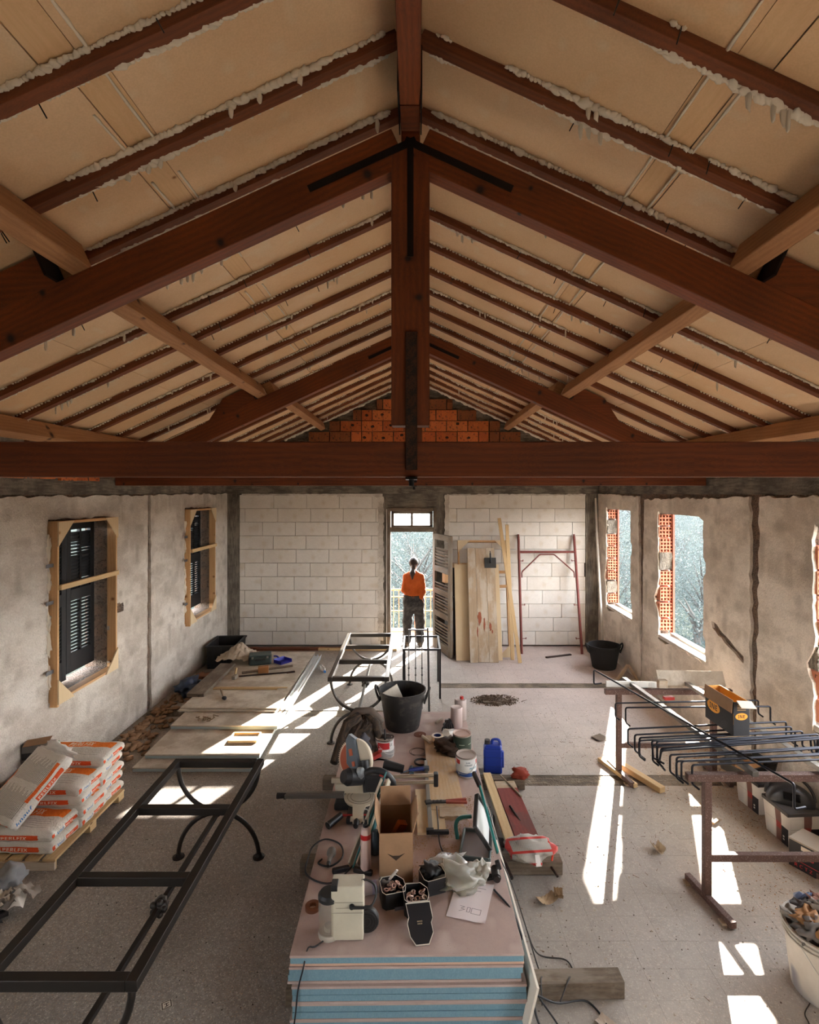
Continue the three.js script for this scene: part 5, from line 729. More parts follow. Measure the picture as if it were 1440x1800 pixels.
// mortar tub with a piece of board in it
const bt = tub('big dusty black mortar tub standing at the far end of the middle stack', [-0.14, SH, -5.45], 0.232, 0.172, 0.385, M.bucket); bt.rotation.y = -0.12;
tag(mesh('board_offcut', box(0.2, 0.26, 0.008, 0, 0.13, 0, -0.35, 0.5, 0.5, 0.002), M.gypGrey), 'grey board offcut sticking out inside the dusty black tub', 'board').position.set(-0.22, SH + 0.14, -5.42);
{ // work jacket thrown over a low heap at the left edge
  const t = thing('work_jacket', 'crumpled dark brown work jacket heaped on the left edge of the middle stack', 'jacket', [-0.5, SH, -5.0]);
  const jm = std({ map: texture(256, 256, (u, v) => lerp3([84, 66, 50], [34, 28, 24], smooth(0.3, 0.7, cloudy(u, v))), true, [3, 3]), roughness: 0.9 });
  const body = sheet(0.46, 0.52, (u, v) => { const r = Math.hypot(u * 2.05, v * 2.05), k = clamp(1 - r * r * 0.95); return 0.32 * Math.pow(k, 0.55) + k * (0.07 * Math.abs(noise(u * 7 + 3, v * 4)) + 0.05 * Math.abs(noise(u * 15, v * 9, 5)) + 0.03 * noise(u * 26, v * 26)) - 0.02; }, 56, 56, 0.004); body.forEach((g) => warp(g, (v) => { v.x += 0.05 * noise(v.y * 8, v.z * 9, 1); v.z += 0.05 * noise(v.x * 9, v.y * 8, 7); v.y = Math.max(0.004, v.y); })); mesh('body', body, jm, t, false);
  mesh('sleeve', pipe([V(-0.02, 0.3, 0.05), V(-0.12, 0.27, 0.12), V(-0.17, 0.15, 0.18), V(-0.2, 0.06, 0.26), V(-0.215, 0.02, 0.32)], (q) => 0.052 - 0.018 * q + 0.01 * noise(q * 14, 2), 12), jm, t, false); mesh('sleeve', pipe([V(0.04, 0.32, 0), V(0.13, 0.26, 0.08), V(0.17, 0.13, 0.13), V(0.15, 0.04, 0.2)], (q) => 0.045 - 0.012 * q + 0.01 * noise(q * 14, 5), 12), jm, t, false);
  mesh('hem', pipe([V(-0.16, 0.2, -0.06), V(-0.05, 0.34, 0.0), V(0.08, 0.35, 0.02), V(0.18, 0.24, 0.02)], (q) => 0.03 + 0.012 * Math.sin(q * 20), 8), C('#5d5148', 0.8), t, false); mesh('lining', lump(0.06, 0.09, 0.035, 0.35, 2, 3, 8).translate(0.03, 0.12, 0.2), C('#4a4a52', 0.8), t, false);
}
// paint cans
function label(w, h, draw) { return std({ map: canvas(w, h, draw), roughness: 0.45 }); }
function can(label_, pos, r, h, body, lid, turn = 0) {
  const t = thing('paint_can', label_, 'paint can', pos, turn); const g = lathe([[r * 0.98, 0], [r * 1.015, 0.004], [r * 1.015, 0.012], [r, 0.016], [r, h - 0.016], [r * 1.015, h - 0.012], [r * 1.015, h - 0.003]], 40); mesh('body', g, body.steel ?? M.bright, t, false);
  if (body.map) mesh('paper_label', ownUV(new THREE.CylinderGeometry(r + 0.0006, r + 0.0006, h * 0.86, 40, 1, true).translate(0, h * 0.5, 0)), body, t);
  mesh('lid', lathe([[0, h - 0.008], [r * 0.8, h - 0.008], [r * 0.83, h - 0.003], [r * 0.92, h - 0.003], [r * 0.95, h], [r * 1.015, h], [r * 1.015, h - 0.01]], 40), lid, t, false); mesh('bottom', new THREE.CircleGeometry(r, 30).rotateX(PI / 2).translate(0, 0.003, 0), M.bright, t);
  mesh('bail', tube([[r + 0.004, h * 0.7, 0], [r * 0.8, h * 0.35, r * 0.75], [0, h * 0.25, r + 0.012], [-r * 0.8, h * 0.35, r * 0.75], [-r - 0.004, h * 0.7, 0]], 0.0022, 5, 30), M.bright, t, false);
  return t;
}
const lidPink = C('#b79c90', 0.45, 0.2), lidDirty = std({ map: texture(128, 128, (u, v) => lerp3([200, 190, 180], [70, 52, 44], smooth(0.4, 0.62, cloudy(u, v)))), roughness: 0.6 });
{ const c = can('opened paint can with red and white label and dirty lid beside the jacket', [-0.285, SH, -4.86], 0.083, 0.165, label(512, 128, (c, w, h) => { c.fillStyle = '#c9c6c2'; c.fillRect(0, 0, w, h); c.fillStyle = '#8f8c8a'; c.fillRect(0, 80, w, 48); for (const x of [30, 200, 370]) { c.fillStyle = '#b3252b'; c.fillRect(x, 10, 110, 50); c.fillStyle = '#222'; c.font = 'bold 26px sans-serif'; c.fillText('COLOR', x + 112, 40); c.fillStyle = '#fff'; c.fillRect(x + 8, 68, 90, 6); } }), lidDirty, 1.0); mesh('brush_stick', rod(V(-0.05, 0.17, 0.04), V(0.07, 0.19, -0.05), 0.008), M.black, c); mesh('drip', lump(0.04, 0.012, 0.05, 0.4, 2, 2).translate(0.02, 0.166, 0.0), C('#2a2220', 0.3), c, false); }
can('paint can with dark green label and pinkish lid, farther of the right pair', [0.415, SH, -4.9], 0.082, 0.185, label(512, 128, (c, w, h) => { c.fillStyle = '#2a3a2e'; c.fillRect(0, 0, w, h); c.fillStyle = '#1d2620'; c.fillRect(0, 90, w, 38); c.fillStyle = '#8e9a86'; for (let i = 0; i < 6; i++) c.fillRect(20 + i * 85, 50, 50, 6); }), lidPink, 0.4);
can('paint can with white, blue and red label, nearer of the right pair', [0.42, SH, -4.54], 0.084, 0.168, label(1024, 256, (c, w, h) => { c.fillStyle = '#cfd2d0'; c.fillRect(0, 0, w, h); for (const x of [0, 512]) { c.fillStyle = '#c4302a'; c.beginPath(); c.moveTo(x + 250, 30); c.lineTo(x + 470, 24); c.lineTo(x + 470, 84); c.lineTo(x + 250, 96); c.closePath(); c.fill(); c.fillStyle = '#f2f0ea'; c.font = 'bold 44px sans-serif'; c.fillText('V', x + 350, 76); c.fillStyle = '#3c4a52'; c.font = 'bold 30px sans-serif'; c.fillText('GUM', x + 60, 60); c.fillText('CERAMIC', x + 40, 96); c.fillStyle = '#2f7f98'; c.font = 'bold 40px sans-serif'; c.fillText('PRIMER', x + 120, 150); c.fillStyle = '#24457e'; c.fillRect(x, 196, 512, 60); c.fillStyle = '#dfe4e4'; c.font = 'bold 34px sans-serif'; c.fillText('10', x + 420, 240); } }), C('#a89a90', 0.5, 0.2), -0.5);
function tin(label_, pos, r, h, m, cap) { const t = thing('solvent_tin', label_, 'tin', pos); mesh('body', lathe([[0, 0], [r, 0.002], [r, h - 0.01], [r * 0.9, h], [r * 0.3, h + 0.004], [0, h + 0.004]], 28), m, t, false); if (cap) mesh('cap', rod(V(r * 0.2, h, 0), V(r * 0.2, h + 0.028, 0), 0.02, 0.018, 14), cap, t); return t; }
tin('plain silvery tin in front of the red capped tin on the stack', [0.405, SH, -5.45], 0.06, 0.2, C('#b8a6a2', 0.45, 0.4));
tin('red capped tin behind the plain silvery tin on the stack', [0.46, SH, -5.63], 0.062, 0.21, C('#a89a94', 0.45, 0.4), C('#b5241f', 0.4));
{ const t = thing('work_gloves', 'dark rubber gloves lying left of the silvery tin', 'gloves', [0.3, SH, -5.42]); for (let k = 0; k < 2; k++) { const g = [lump(0.035, 0.022, 0.05, 0.2, 3, 2).translate(k * 0.02, 0.03 + k * 0.035, 0)]; for (let i = 0; i < 5; i++) g.push(pipe([V(-0.02 + i * 0.012 + k * 0.02, 0.03 + k * 0.035, 0.03), V(-0.04 + i * 0.02 + k * 0.02, 0.03 + k * 0.03, 0.075), V(-0.045 + i * 0.022 + k * 0.02, 0.014 + k * 0.03, 0.1)], 0.009, 6)); mesh('glove', g, C('#1f1a1d', 0.6), t, false); } }
tag(mesh('paper_tube', rod(V(0.2, SH + 0.014, -5.5), V(0.265, SH + 0.014, -5.62), 0.013), C('#b9aca0', 0.8), null, false), 'short grey tube pointing at the gloves at the far end of the stack', 'tube');
tag(mesh('sanding_disc', lathe([[0.01, 0], [0.06, 0], [0.06, 0.004], [0.01, 0.004]], 30), C('#7a4a38', 0.9), null, false), 'brown sanding disc lying flat before the tub', 'disc').position.set(0.035, SH + 0.0005, -5.27);
{ const t = thing('masking_tape', 'white roll of tape with a blue core standing upright on the pale plank', 'tape', [0.2, SH + 0.021, -5.1]); mesh('roll', lathe([[0.036, 0], [0.055, 0], [0.056, 0.003], [0.056, 0.047], [0.055, 0.05], [0.036, 0.05]], 34), C('#e4d8c8', 0.7), t, false); mesh('core', lathe([[0.033, 0.001], [0.036, 0.001], [0.036, 0.049], [0.033, 0.049], [0.033, 0.001]], 30), C('#22356e', 0.6), t, false); }
tag(mesh('paper_roll', rod(V(0.06, SH + 0.036, -5.16), V(0.13, SH + 0.036, -5.03), 0.014, 0.014, 14), C('#e6d9c6', 0.8), null, false), 'small white paper roll lying left of the tape', 'roll');
{ const t = thing('rag', 'dark brown stiff rag beside the green labelled can', 'rag', [0.28, SH + 0.021, -4.9], 0.3); mesh('cloth', warp(lump(0.1, 0.055, 0.12, 0.45, 2.2, 4, 5), (v) => { v.y = Math.max(0.003, v.y + 0.04); v.x += 0.012 * noise(v.z * 40, v.y * 40); }), C('#3f2c1e', 0.85), t, false); }
{ const t = thing('plastic_cup', 'clear plastic tub lying on its side behind the green labelled can', 'tub', [0.33, SH + 0.05, -5.17]); t.rotation.set(PI / 2 - 0.2, 0, 0.9); mesh('cup', lathe([[0, 0], [0.045, 0], [0.055, 0.09], [0.058, 0.092], [0.053, 0.09], [0.043, 0.003], [0, 0.003]], 24).translate(0, -0.03, 0), M.clearbag, t, false); }
{ const t = thing('wire_rings', 'thin coil of wire rings before the sanding disc', 'wire', [0.015, SH, -4.9]); for (let i = 0; i < 3; i++) mesh('ring', new THREE.TorusGeometry(0.07, 0.0018, 5, 36).rotateX(PI / 2 + rr(-0.1, 0.1)).translate(rr(-0.008, 0.008), 0.006 + i * 0.003, rr(-0.008, 0.008)), C('#5a5048', 0.5, 0.7), t, false); }
tag(mesh('black_ring', new THREE.TorusGeometry(0.055, 0.008, 8, 34).rotateX(PI / 2), M.black, null, false), 'black rubber ring lying before the coil of wire rings', 'ring').position.set(0.042, SH + 0.0085, -4.72);
// pale plank along the right of the stack, clamp over it
{ const t = thing('pale_plank', 'pale sawn plank lying lengthwise on the right half of the stack', 'plank', [0.215, SH + 0.001, -4.6], 0.03); mesh('plank', warp(new THREE.BoxGeometry(0.25, 0.018, 1.22, 6, 1, 12), (v) => { if (Math.abs(v.z) > 0.6) v.z += 0.012 * noise(v.x * 30, v.z); }).translate(0, 0.0095, 0), std({ map: woodTexture([214, 186, 148], [190, 154, 112], [150, 108, 72], { knots: 2, sd: 14, wear: 0.5, wearC: [198, 188, 176] }), roughness: 0.85 }), t);
  const t2 = thing('chipped_board', 'chipped chipboard strip under the near end of the pale plank', 'board', [0.1, SH, -4.0], 0.03); mesh('board', box(0.2, 0.016, 0.55, 0, 0.0085, 0), M.ply, t2); }
tag(mesh('plank_offcut', warp(new THREE.BoxGeometry(0.2, 0.03, 0.12, 8, 1, 3), (v) => { v.z += 0.012 * noise(v.x * 30, 2, v.y * 20); }), M.dirtyplank), 'short broken plank end lying before the red-handled cutters', 'plank').position.set(0.27, SH + 0.016, -3.95);
{ const t = thing('bar_clamp', 'long steel bar clamp with a blue handle lying on the stack', 'clamp', [0.085, SH + 0.03, -4.2], 0.02); mesh('bar', box(0.03, 0.01, 1.0, 0.005, 0.0, 0.0, 0, 0, 0, 0.002), C('#8c8880', 0.4, 0.8), t); mesh('fixed_jaw', [box(0.05, 0.03, 0.03, 0.0, 0.0, 0.48), box(0.14, 0.024, 0.03, 0.06, 0, 0.49, 0, 0, 0, 0.006)], M.black, t); mesh('sliding_jaw', [box(0.06, 0.03, 0.04, 0, 0.004, -0.36, 0, 0, 0, 0.004), box(0.12, 0.022, 0.03, -0.05, 0.004, -0.36, 0, 0, 0, 0.004)], C('#47505a', 0.5, 0.5), t); mesh('handle', rod(V(-0.02, 0.02, -0.33), V(-0.14, 0.02, -0.3), 0.017, 0.015, 12), C('#1e2a68', 0.5), t, false); mesh('spindle', [rod(V(-0.14, 0.02, -0.3), V(-0.21, 0.012, -0.27), 0.006), rod(V(-0.12, 0.0, -0.38), V(-0.12, 0.0, -0.28), 0.02, 0.02, 12)], C('#5c6a78', 0.4, 0.7), t); }
{ const t = thing('cutters', 'heavy cutters with black jaws and red-brown handles on the plank end', 'cutters', [0.22, SH + 0.04, -4.06], 0.06); mesh('jaws', [box(0.14, 0.016, 0.03, -0.06, 0, 0, 0, 0, 0, 0.005), box(0.05, 0.018, 0.045, -0.13, 0, 0, 0, 0.2, 0, 0.006), ...[0, 1, 2].map((i) => rod(V(-0.09 + i * 0.028, 0.008, 0), V(-0.09 + i * 0.028, 0.012, 0), 0.008))], C('#3a3836', 0.5, 0.5), t); for (const s of [-1, 1]) mesh('handle', bar(V(0, 0, s * 0.008), V(0.16, 0, s * 0.022), 0.02, 0.018, 0.005), C('#8a3a28', 0.6), t); }
// cardboard box with its flaps up
{ const t = thing('cardboard_box', 'tall open cardboard box with flaps up in the middle of the stack', 'cardboard box', [-0.13, SH, -3.42], 0.05), w = 0.2, d = 0.3, h = 0.3, T = 0.005, P = (n, g, m = M.cardboard) => mesh(n, g, m, t);
  P('front', box(w, h, T, 0, h / 2, d / 2)); P('back', box(w, h, T, 0, h / 2, -d / 2)); for (const s of [-1, 1]) P('side', box(T, h, d, s * w / 2, h / 2, 0)); P('base', box(w, T, d, 0, T / 2, 0));
  P('back_flap', box(w, 0.11, T, 0, h + 0.05, -d / 2 - 0.022, -0.4)); P('side_flap', slab(poly([[-d / 2, 0], [d / 2, 0], [d / 2 - 0.06, 0.1], [-d / 2 + 0.04, 0.1]]), T).rotateY(PI / 2).rotateZ(-0.35).translate(w / 2, h, 0)); P('side_flap', slab(poly([[-d / 2, 0], [d / 2, 0], [d / 2 - 0.04, 0.1], [-d / 2 + 0.05, 0.1]]), T).rotateY(PI / 2).rotateZ(0.3).translate(-w / 2 - T, h, 0));
  P('printed_mark', slab(poly([[-0.055, 0.16], [0, 0.115], [0.055, 0.16], [0.02, 0.145], [-0.02, 0.145]].reverse()), 0.0006).translate(0, 0.02, d / 2 + T / 2), C('#3a2a1e', 0.9)); P('printed_mark', slab(poly([[-0.02, 0.03], [0.02, 0.03], [0, 0.065]]), 0.0006).translate(0, 0, d / 2 + T / 2), C('#3a2a1e', 0.9));
  const o = thing('orange_packet', 'orange packet inside the open cardboard box', 'packet', [-0.11, SH + 0.2, -3.47], 0.4); mesh('packet', box(0.06, 0.11, 0.04, 0, 0, 0, 0.3, 0, -0.35, 0.004), C('#b5581c', 0.7), o); const q = thing('dark_tools', 'dark hand tools at the bottom of the open cardboard box', 'tools', [-0.15, SH + 0.01, -3.42]); for (let i = 0; i < 5; i++) mesh('tool', rod(V(rr(-0.06, 0.06), 0.01 + i * 0.02, rr(-0.1, 0.1)), V(rr(-0.06, 0.06), 0.03 + i * 0.02, rr(-0.1, 0.1)), 0.014), i % 2 ? M.black : C('#4a4038', 0.6), q, false); }
// sliding mitre saw, head tilted over
{
  const t = thing('mitre_saw', 'sliding mitre saw with an orange toothed blade tilted up on the stack', 'mitre saw', [-0.42, SH, -4.08], 0.0), blk = C('#1c1c1f', 0.5), grey = C('#59626a', 0.5, 0.2), cream = C('#c8bba4', 0.5), P = (n, g, m = blk) => mesh(n, g, m, t);
  P('base', [new RoundedBoxGeometry(0.42, 0.05, 0.2, 2, 0.012).translate(0.02, 0.03, -0.02), new RoundedBoxGeometry(0.16, 0.045, 0.34, 2, 0.012).translate(0, 0.028, 0.08)]); P('turntable', lathe([[0, 0.05], [0.12, 0.05], [0.125, 0.066], [0, 0.068]], 40), cream);
  mesh('scale_ring', [new THREE.TorusGeometry(0.1, 0.0015, 5, 40).rotateX(PI / 2).translate(0, 0.0685, 0), new THREE.TorusGeometry(0.075, 0.0015, 5, 40).rotateX(PI / 2).translate(0, 0.0685, 0)], C('#6a5f50', 0.6), t, false); P('mitre_arm', [slab(poly([[-0.05, 0], [0.05, 0], [0.03, 0.17], [-0.03, 0.17]]), 0.04).rotateX(PI / 2).translate(0, 0.066, 0.1), box(0.09, 0.02, 0.03, 0, 0.06, 0.27)], cream); P('lock_knob', [rod(V(0, 0.05, 0.28), V(0, 0.05, 0.34), 0.022, 0.017, 12), rod(V(-0.12, 0.045, 0.2), V(-0.2, 0.03, 0.3), 0.022, 0.026, 12)]);
  P('red_scale', box(0.2, 0.012, 0.012, -0.02, 0.05, 0.21), C('#a32a28', 0.5)); P('fence', [box(0.4, 0.07, 0.018, 0.0, 0.1, -0.05, 0, 0, 0, 0.004), box(0.18, 0.04, 0.02, -0.14, 0.16, -0.055, 0, 0, 0, 0.004)], cream);
  P('extension_bar', [box(0.44, 0.03, 0.05, -0.34, 0.1, 0.04, 0, 0.02, 0, 0.004), box(0.42, 0.008, 0.012, -0.34, 0.12, 0.055)], C('#77736e', 0.4, 0.6)); P('extension_grip', [rod(V(-0.55, 0.1, 0.045), V(-0.62, 0.098, 0.047), 0.018, 0.022, 12), rod(V(-0.56, 0.075, 0.045), V(-0.56, 0.1, 0.045), 0.012)]);
  for (const y of [0.15, 0.2]) P('slide_rail', rod(V(0.1, y, -0.02), V(0.56, y + 0.0, -0.05), 0.013, 0.013, 12), C('#b4a894', 0.3, 0.85)); P('rail_end', box(0.035, 0.1, 0.05, 0.57, 0.17, -0.05, 0, 0, 0, 0.008)); P('carriage', [new RoundedBoxGeometry(0.13, 0.13, 0.1, 2, 0.02).translate(0.1, 0.17, -0.02), rod(V(0.05, 0.1, 0), V(0.02, 0.3, -0.08), 0.03, 0.035, 12)]);
  // head: toothed blade seen from its left, dark guard across it, pale cover to the right
  const R = 0.15, bl = (g) => g.rotateY(-0.5).rotateX(-0.3).translate(-0.075, 0.25, -0.2);
  const teeth = []; for (let i = 0; i < 60; i++) { const a0 = i / 60 * 2 * PI, a1 = (i + 0.6) / 60 * 2 * PI; teeth.push([Math.cos(a0) * (R - 0.012), Math.sin(a0) * (R - 0.012)], [Math.cos(a1) * R, Math.sin(a1) * R]); }
  P('blade', bl(slab(poly(teeth), 0.003)), C('#d6b79c', 0.4, 0.3)); P('blade_face', bl(lathe([[0.0, 0.0], [R - 0.02, 0.0], [R - 0.022, 0.004], [0.0, 0.004]], 40).rotateX(PI / 2).translate(0, 0, 0.002)), C('#b2502a', 0.5));
  P('cover', bl(slab((() => { const s = new THREE.Shape(); s.absarc(0.035, 0, R, -1.25, 1.5, false); return s; })(), 0.04, 0.008).translate(0, 0, 0.008)), cream);
  P('guard', bl(slab(poly([[-0.035, -0.03], [0.03, -0.09], [0.07, -0.09], [0.075, -0.05], [0.02, 0.14], [-0.03, 0.165], [-0.05, 0.13]]), 0.06, 0.01).translate(0.02, 0.01, 0.012)), grey); P('guard_badge', bl(box(0.028, 0.05, 0.006, 0.02, 0.06, 0.076, 0, 0, 0.25)), C('#b3542c', 0.5)); P('guard_badge', bl(box(0.024, 0.035, 0.006, 0.05, -0.02, 0.076, 0, 0, 0.25)), C('#b3542c', 0.5));
  P('motor', [rod(V(0.0, 0.2, -0.02), V(-0.09, 0.24, 0.05), 0.055, 0.062, 20), rod(V(-0.09, 0.24, 0.05), V(-0.12, 0.255, 0.073), 0.06, 0.045, 20)]); P('motor_cap', lump(0.035, 0.045, 0.03, 0.1, 2, 2).translate(-0.0, 0.26, 0.03), C('#8a8f92', 0.4, 0.3));
  P('handle', tube([[0.03, 0.25, 0.02], [0.1, 0.29, 0.05], [0.18, 0.28, 0.06], [0.24, 0.22, 0.06], [0.25, 0.17, 0.05]], 0.024, 10)); P('trigger', box(0.05, 0.014, 0.014, 0.17, 0.255, 0.06, 0, 0, -0.3), C('#a8302a', 0.5)); P('dust_bag', [rod(V(0.16, 0.2, -0.22), V(0.32, 0.17, -0.2), 0.04, 0.03, 12)]); P('hose_clip', [box(0.07, 0.03, 0.05, 0.1, 0.26, -0.24, 0, 0.4, 0.3), box(0.03, 0.02, 0.03, 0.13, 0.29, -0.26)], C('#9a2a26', 0.5));
}
{ const t = thing('caulking_gun', 'teal caulking gun standing between the mitre saw and the foam can', 'caulking gun', [-0.36, SH, -3.5], 0), m = C('#2f6f72', 0.5, 0.2); const a = V(-0.06, 0.02, 0.1), b = V(0.12, 0.34, -0.3); mesh('cradle', [bar(a, b, 0.012, 0.05, 0.003), bar(a.clone().add(V(0.05, 0, 0)), b.clone().add(V(0.05, 0, 0)), 0.012, 0.05, 0.003)], C('#b7ae9a', 0.5), t); mesh('rod', rod(a.clone().add(V(0.025, 0.0, 0.03)), b.clone().add(V(0.025, 0.03, -0.05)), 0.006), m, t); mesh('grip', [bar(V(-0.06, 0.015, 0.12), V(-0.16, 0.02, 0.16), 0.03, 0.03, 0.008), bar(V(-0.03, 0.02, 0.14), V(0.09, 0.015, 0.17), 0.03, 0.03, 0.008)], M.black, t); mesh('barrel', rod(V(0.02, 0.05, 0.02), V(0.11, 0.23, -0.18), 0.026, 0.026, 14), m, t, false); }
{ const t = thing('foam_can', 'tall pale spray foam can with a red band standing left of the cardboard box', 'spray can', [-0.315, SH, -3.36]); mesh('body', lathe([[0, 0], [0.03, 0], [0.0325, 0.008], [0.0325, 0.25], [0.026, 0.275], [0.014, 0.285], [0, 0.286]], 26), std({ map: canvas(256, 256, (c, w, h) => { c.fillStyle = '#c3aaa2'; c.fillRect(0, 0, w, h); c.fillStyle = '#8a716c'; for (let i = 0; i < 9; i++) c.fillRect(30, 120 + i * 9, 60, 4); c.fillStyle = '#5b4340'; c.fillRect(120, 130, 40, 30); c.fillStyle = '#a02428'; for (let i = 0; i < 6; i++) c.fillRect(20 + i * 40, 200 + (i * 7) % 20, 12, 10); }), roughness: 0.45 }), t, false); mesh('red_band', lathe([[0.0328, 0.215], [0.0332, 0.215], [0.0332, 0.245], [0.0328, 0.245]], 26), C('#a81f1f', 0.4), t, false); mesh('valve', [rod(V(0, 0.285, 0), V(0, 0.3, 0), 0.018), rod(V(0, 0.3, 0), V(0, 0.325, 0), 0.007)], M.black, t); mesh('clip', tube([[-0.014, 0.3, 0], [-0.016, 0.37, -0.01], [0.0, 0.385, -0.012], [0.016, 0.37, -0.01], [0.014, 0.3, 0]], 0.0035, 5, 24), M.bright, t, false); }
tag(mesh('grey_bottle', lathe([[0, 0], [0.04, 0], [0.045, 0.02], [0.042, 0.1], [0.02, 0.14], [0, 0.142]], 20), C('#39434a', 0.5), null, false), 'dark grey bottle standing behind the foam can', 'bottle').position.set(-0.27, SH, -3.55);
// cable coil with a grey plug
{ const t = thing('cable_coil', 'black cable coiled with a grey plug on the left of the stack', 'cable', [-0.53, SH, -3.5]); const p = [[566, 1512], [560, 1520], [582, 1524], [602, 1508], [598, 1486], [572, 1477], [550, 1490], [541, 1512], [537, 1534], [550, 1548], [576, 1555], [598, 1548], [612, 1534], [622, 1524]].map(([x, y], i) => { const q = on(x, y); return [q.x + 0.53, 0.007 + (i > 10 ? 0.006 : 0), q.z + 3.5]; }); mesh('cable', tube(p, 0.0055, 6, 120), M.black, t, false); mesh('plug', [lump(0.03, 0.028, 0.04, 0.08, 2, 2).translate(-0.02, 0.03, 0.0), rod(V(-0.02, 0.03, 0.03), V(-0.025, 0.02, 0.08), 0.018, 0.012)], C('#6b6660', 0.6), t, false); mesh('ferrule', rod(V(-0.025, 0.018, 0.08), V(-0.025, 0.014, 0.105), 0.014, 0.011), M.black, t); }
{ const t = thing('film_roll', 'clear plastic film roll lying before the foam can', 'film roll', [-0.27, SH, -3.18], 0.3); mesh('roll', [rod(V(-0.07, 0.035, 0), V(0.05, 0.035, 0), 0.034, 0.034, 18)], phys({ color: '#cfc2c0', roughness: 0.3, transmission: 0.5, thickness: 0 }), t, false); mesh('loose_film', lump(0.055, 0.035, 0.04, 0.45, 3, 3).translate(0.09, 0.035, 0.0), M.clearbag, t, false); mesh('band', lathe([[0.0345, -0.015], [0.0355, -0.015], [0.0355, 0.015], [0.0345, 0.015]], 20).rotateZ(PI / 2).translate(0.02, 0.035, 0), C('#8a86a0', 0.5), t, false); }
// three black display boxes with notched fronts
function blackBox(lab, pos, turn, fill, lidOpen) {
  const t = thing('display_box', lab, 'box', pos, turn), m = C('#17171b', 0.55), w = 0.12, d = 0.13, h = 0.075, e = C('#cfc7b8', 0.8), oct = [[-0.06, 0.012], [-0.06, 0.06], [-0.042, 0.075], [0.03, 0.075], [0.06, 0.05], [0.06, 0.02], [0.048, 0], [-0.046, 0]];
  const wall = slab(poly(oct, [oct.map(([x, y]) => [x * 0.955, y * 0.93 + 0.0026])]), h).rotateX(-PI / 2).translate(0, 0, d / 3.4); wall.scale(1, 1, 1.65).translate(0, 0, 0); mesh('wall', wall, m, t); mesh('edge', slab(poly(oct, [oct.map(([x, y]) => [x * 0.965, y * 0.945 + 0.002])]), 0.0012).rotateX(-PI / 2).translate(0, h, d / 3.4).scale(1, 1, 1.65), e, t); mesh('base', box(w - 0.01, 0.003, d - 0.03, 0, 0.003, 0), m, t);
  if (lidOpen) { const L = thing('dummy', null, null); scene.remove(L); const o2 = [[-0.058, 0], [0.058, 0], [0.062, 0.07], [0.052, 0.09], [0.056, 0.13], [0.03, 0.175], [-0.03, 0.175], [-0.052, 0.14], [-0.06, 0.085], [-0.05, 0.06]]; const ld = mesh('lid', slab(poly(o2), 0.003), m, t); ld.rotation.x = PI / 2 + 0.42; ld.position.set(0, h, d / 2); mesh('lid_edge', slab(poly(o2, [o2.map(([x, y]) => [x * 0.95, (y - 0.0875) * 0.95 + 0.0875])]), 0.001).translate(0, 0, -0.001), e, ld); const txt = canvas(128, 64, (c) => { c.fillStyle = '#17171b'; c.fillRect(0, 0, 128, 64); c.fillStyle = '#cbb894'; c.font = 'bold 22px sans-serif'; c.fillText('WOOD', 26, 28); c.fillText('KNOB', 28, 54); }); const pl = new THREE.PlaneGeometry(0.045, 0.024).rotateY(PI).rotateZ(PI).translate(0, 0.085, -0.0012); mesh('lid_print', ownUV(pl), std({ map: txt, roughness: 0.6 }), ld); }
  if (fill) { for (let i = 0; i < 14; i++) mesh('screw_packet', new THREE.TorusGeometry(rr(0.008, 0.014), 0.0035, 5, 12).rotateX(rr(0.6, 2.4)).rotateY(rnd() * 6).translate(rr(-0.04, 0.04), 0.045 + rr(0, 0.03), rr(-0.035, 0.03)), C(['#c7a79a', '#a98474', '#d2bcae'][i % 3], 0.5), t, false); }
  else mesh('dark_film', lump(0.05, 0.03, 0.045, 0.45, 3, 3).translate(0, 0.07, -0.02), C('#141416', 0.5), t, false);
  return t;
}
{ const a = blackBox('small black box full of pale plastic clips, left of the lidded one', [on(690, 1588).x, SH, on(690, 1588).z - 0.03], 0.25, true, false); a.scale.setScalar(1.18); mesh('pale_stick', box(0.012, 0.07, 0.006, 0.01, 0.1, -0.03, 0.4, 0, -0.5), C('#d8cfc6', 0.7), a); mesh('front_print', box(0.045, 0.016, 0.0006, 0.01, 0.035, 0.109), C('#5a5a66', 0.6), a);
  blackBox('small black box with its notched lid folded open towards the camera', [on(731, 1600).x, SH, on(731, 1600).z - 0.02], 0.14, true, true).scale.setScalar(1.18); blackBox('small black box stuffed with dark film, behind the lidded one', [on(760, 1562).x, SH, on(760, 1562).z - 0.02], 0.35, false, false).scale.setScalar(1.18); }
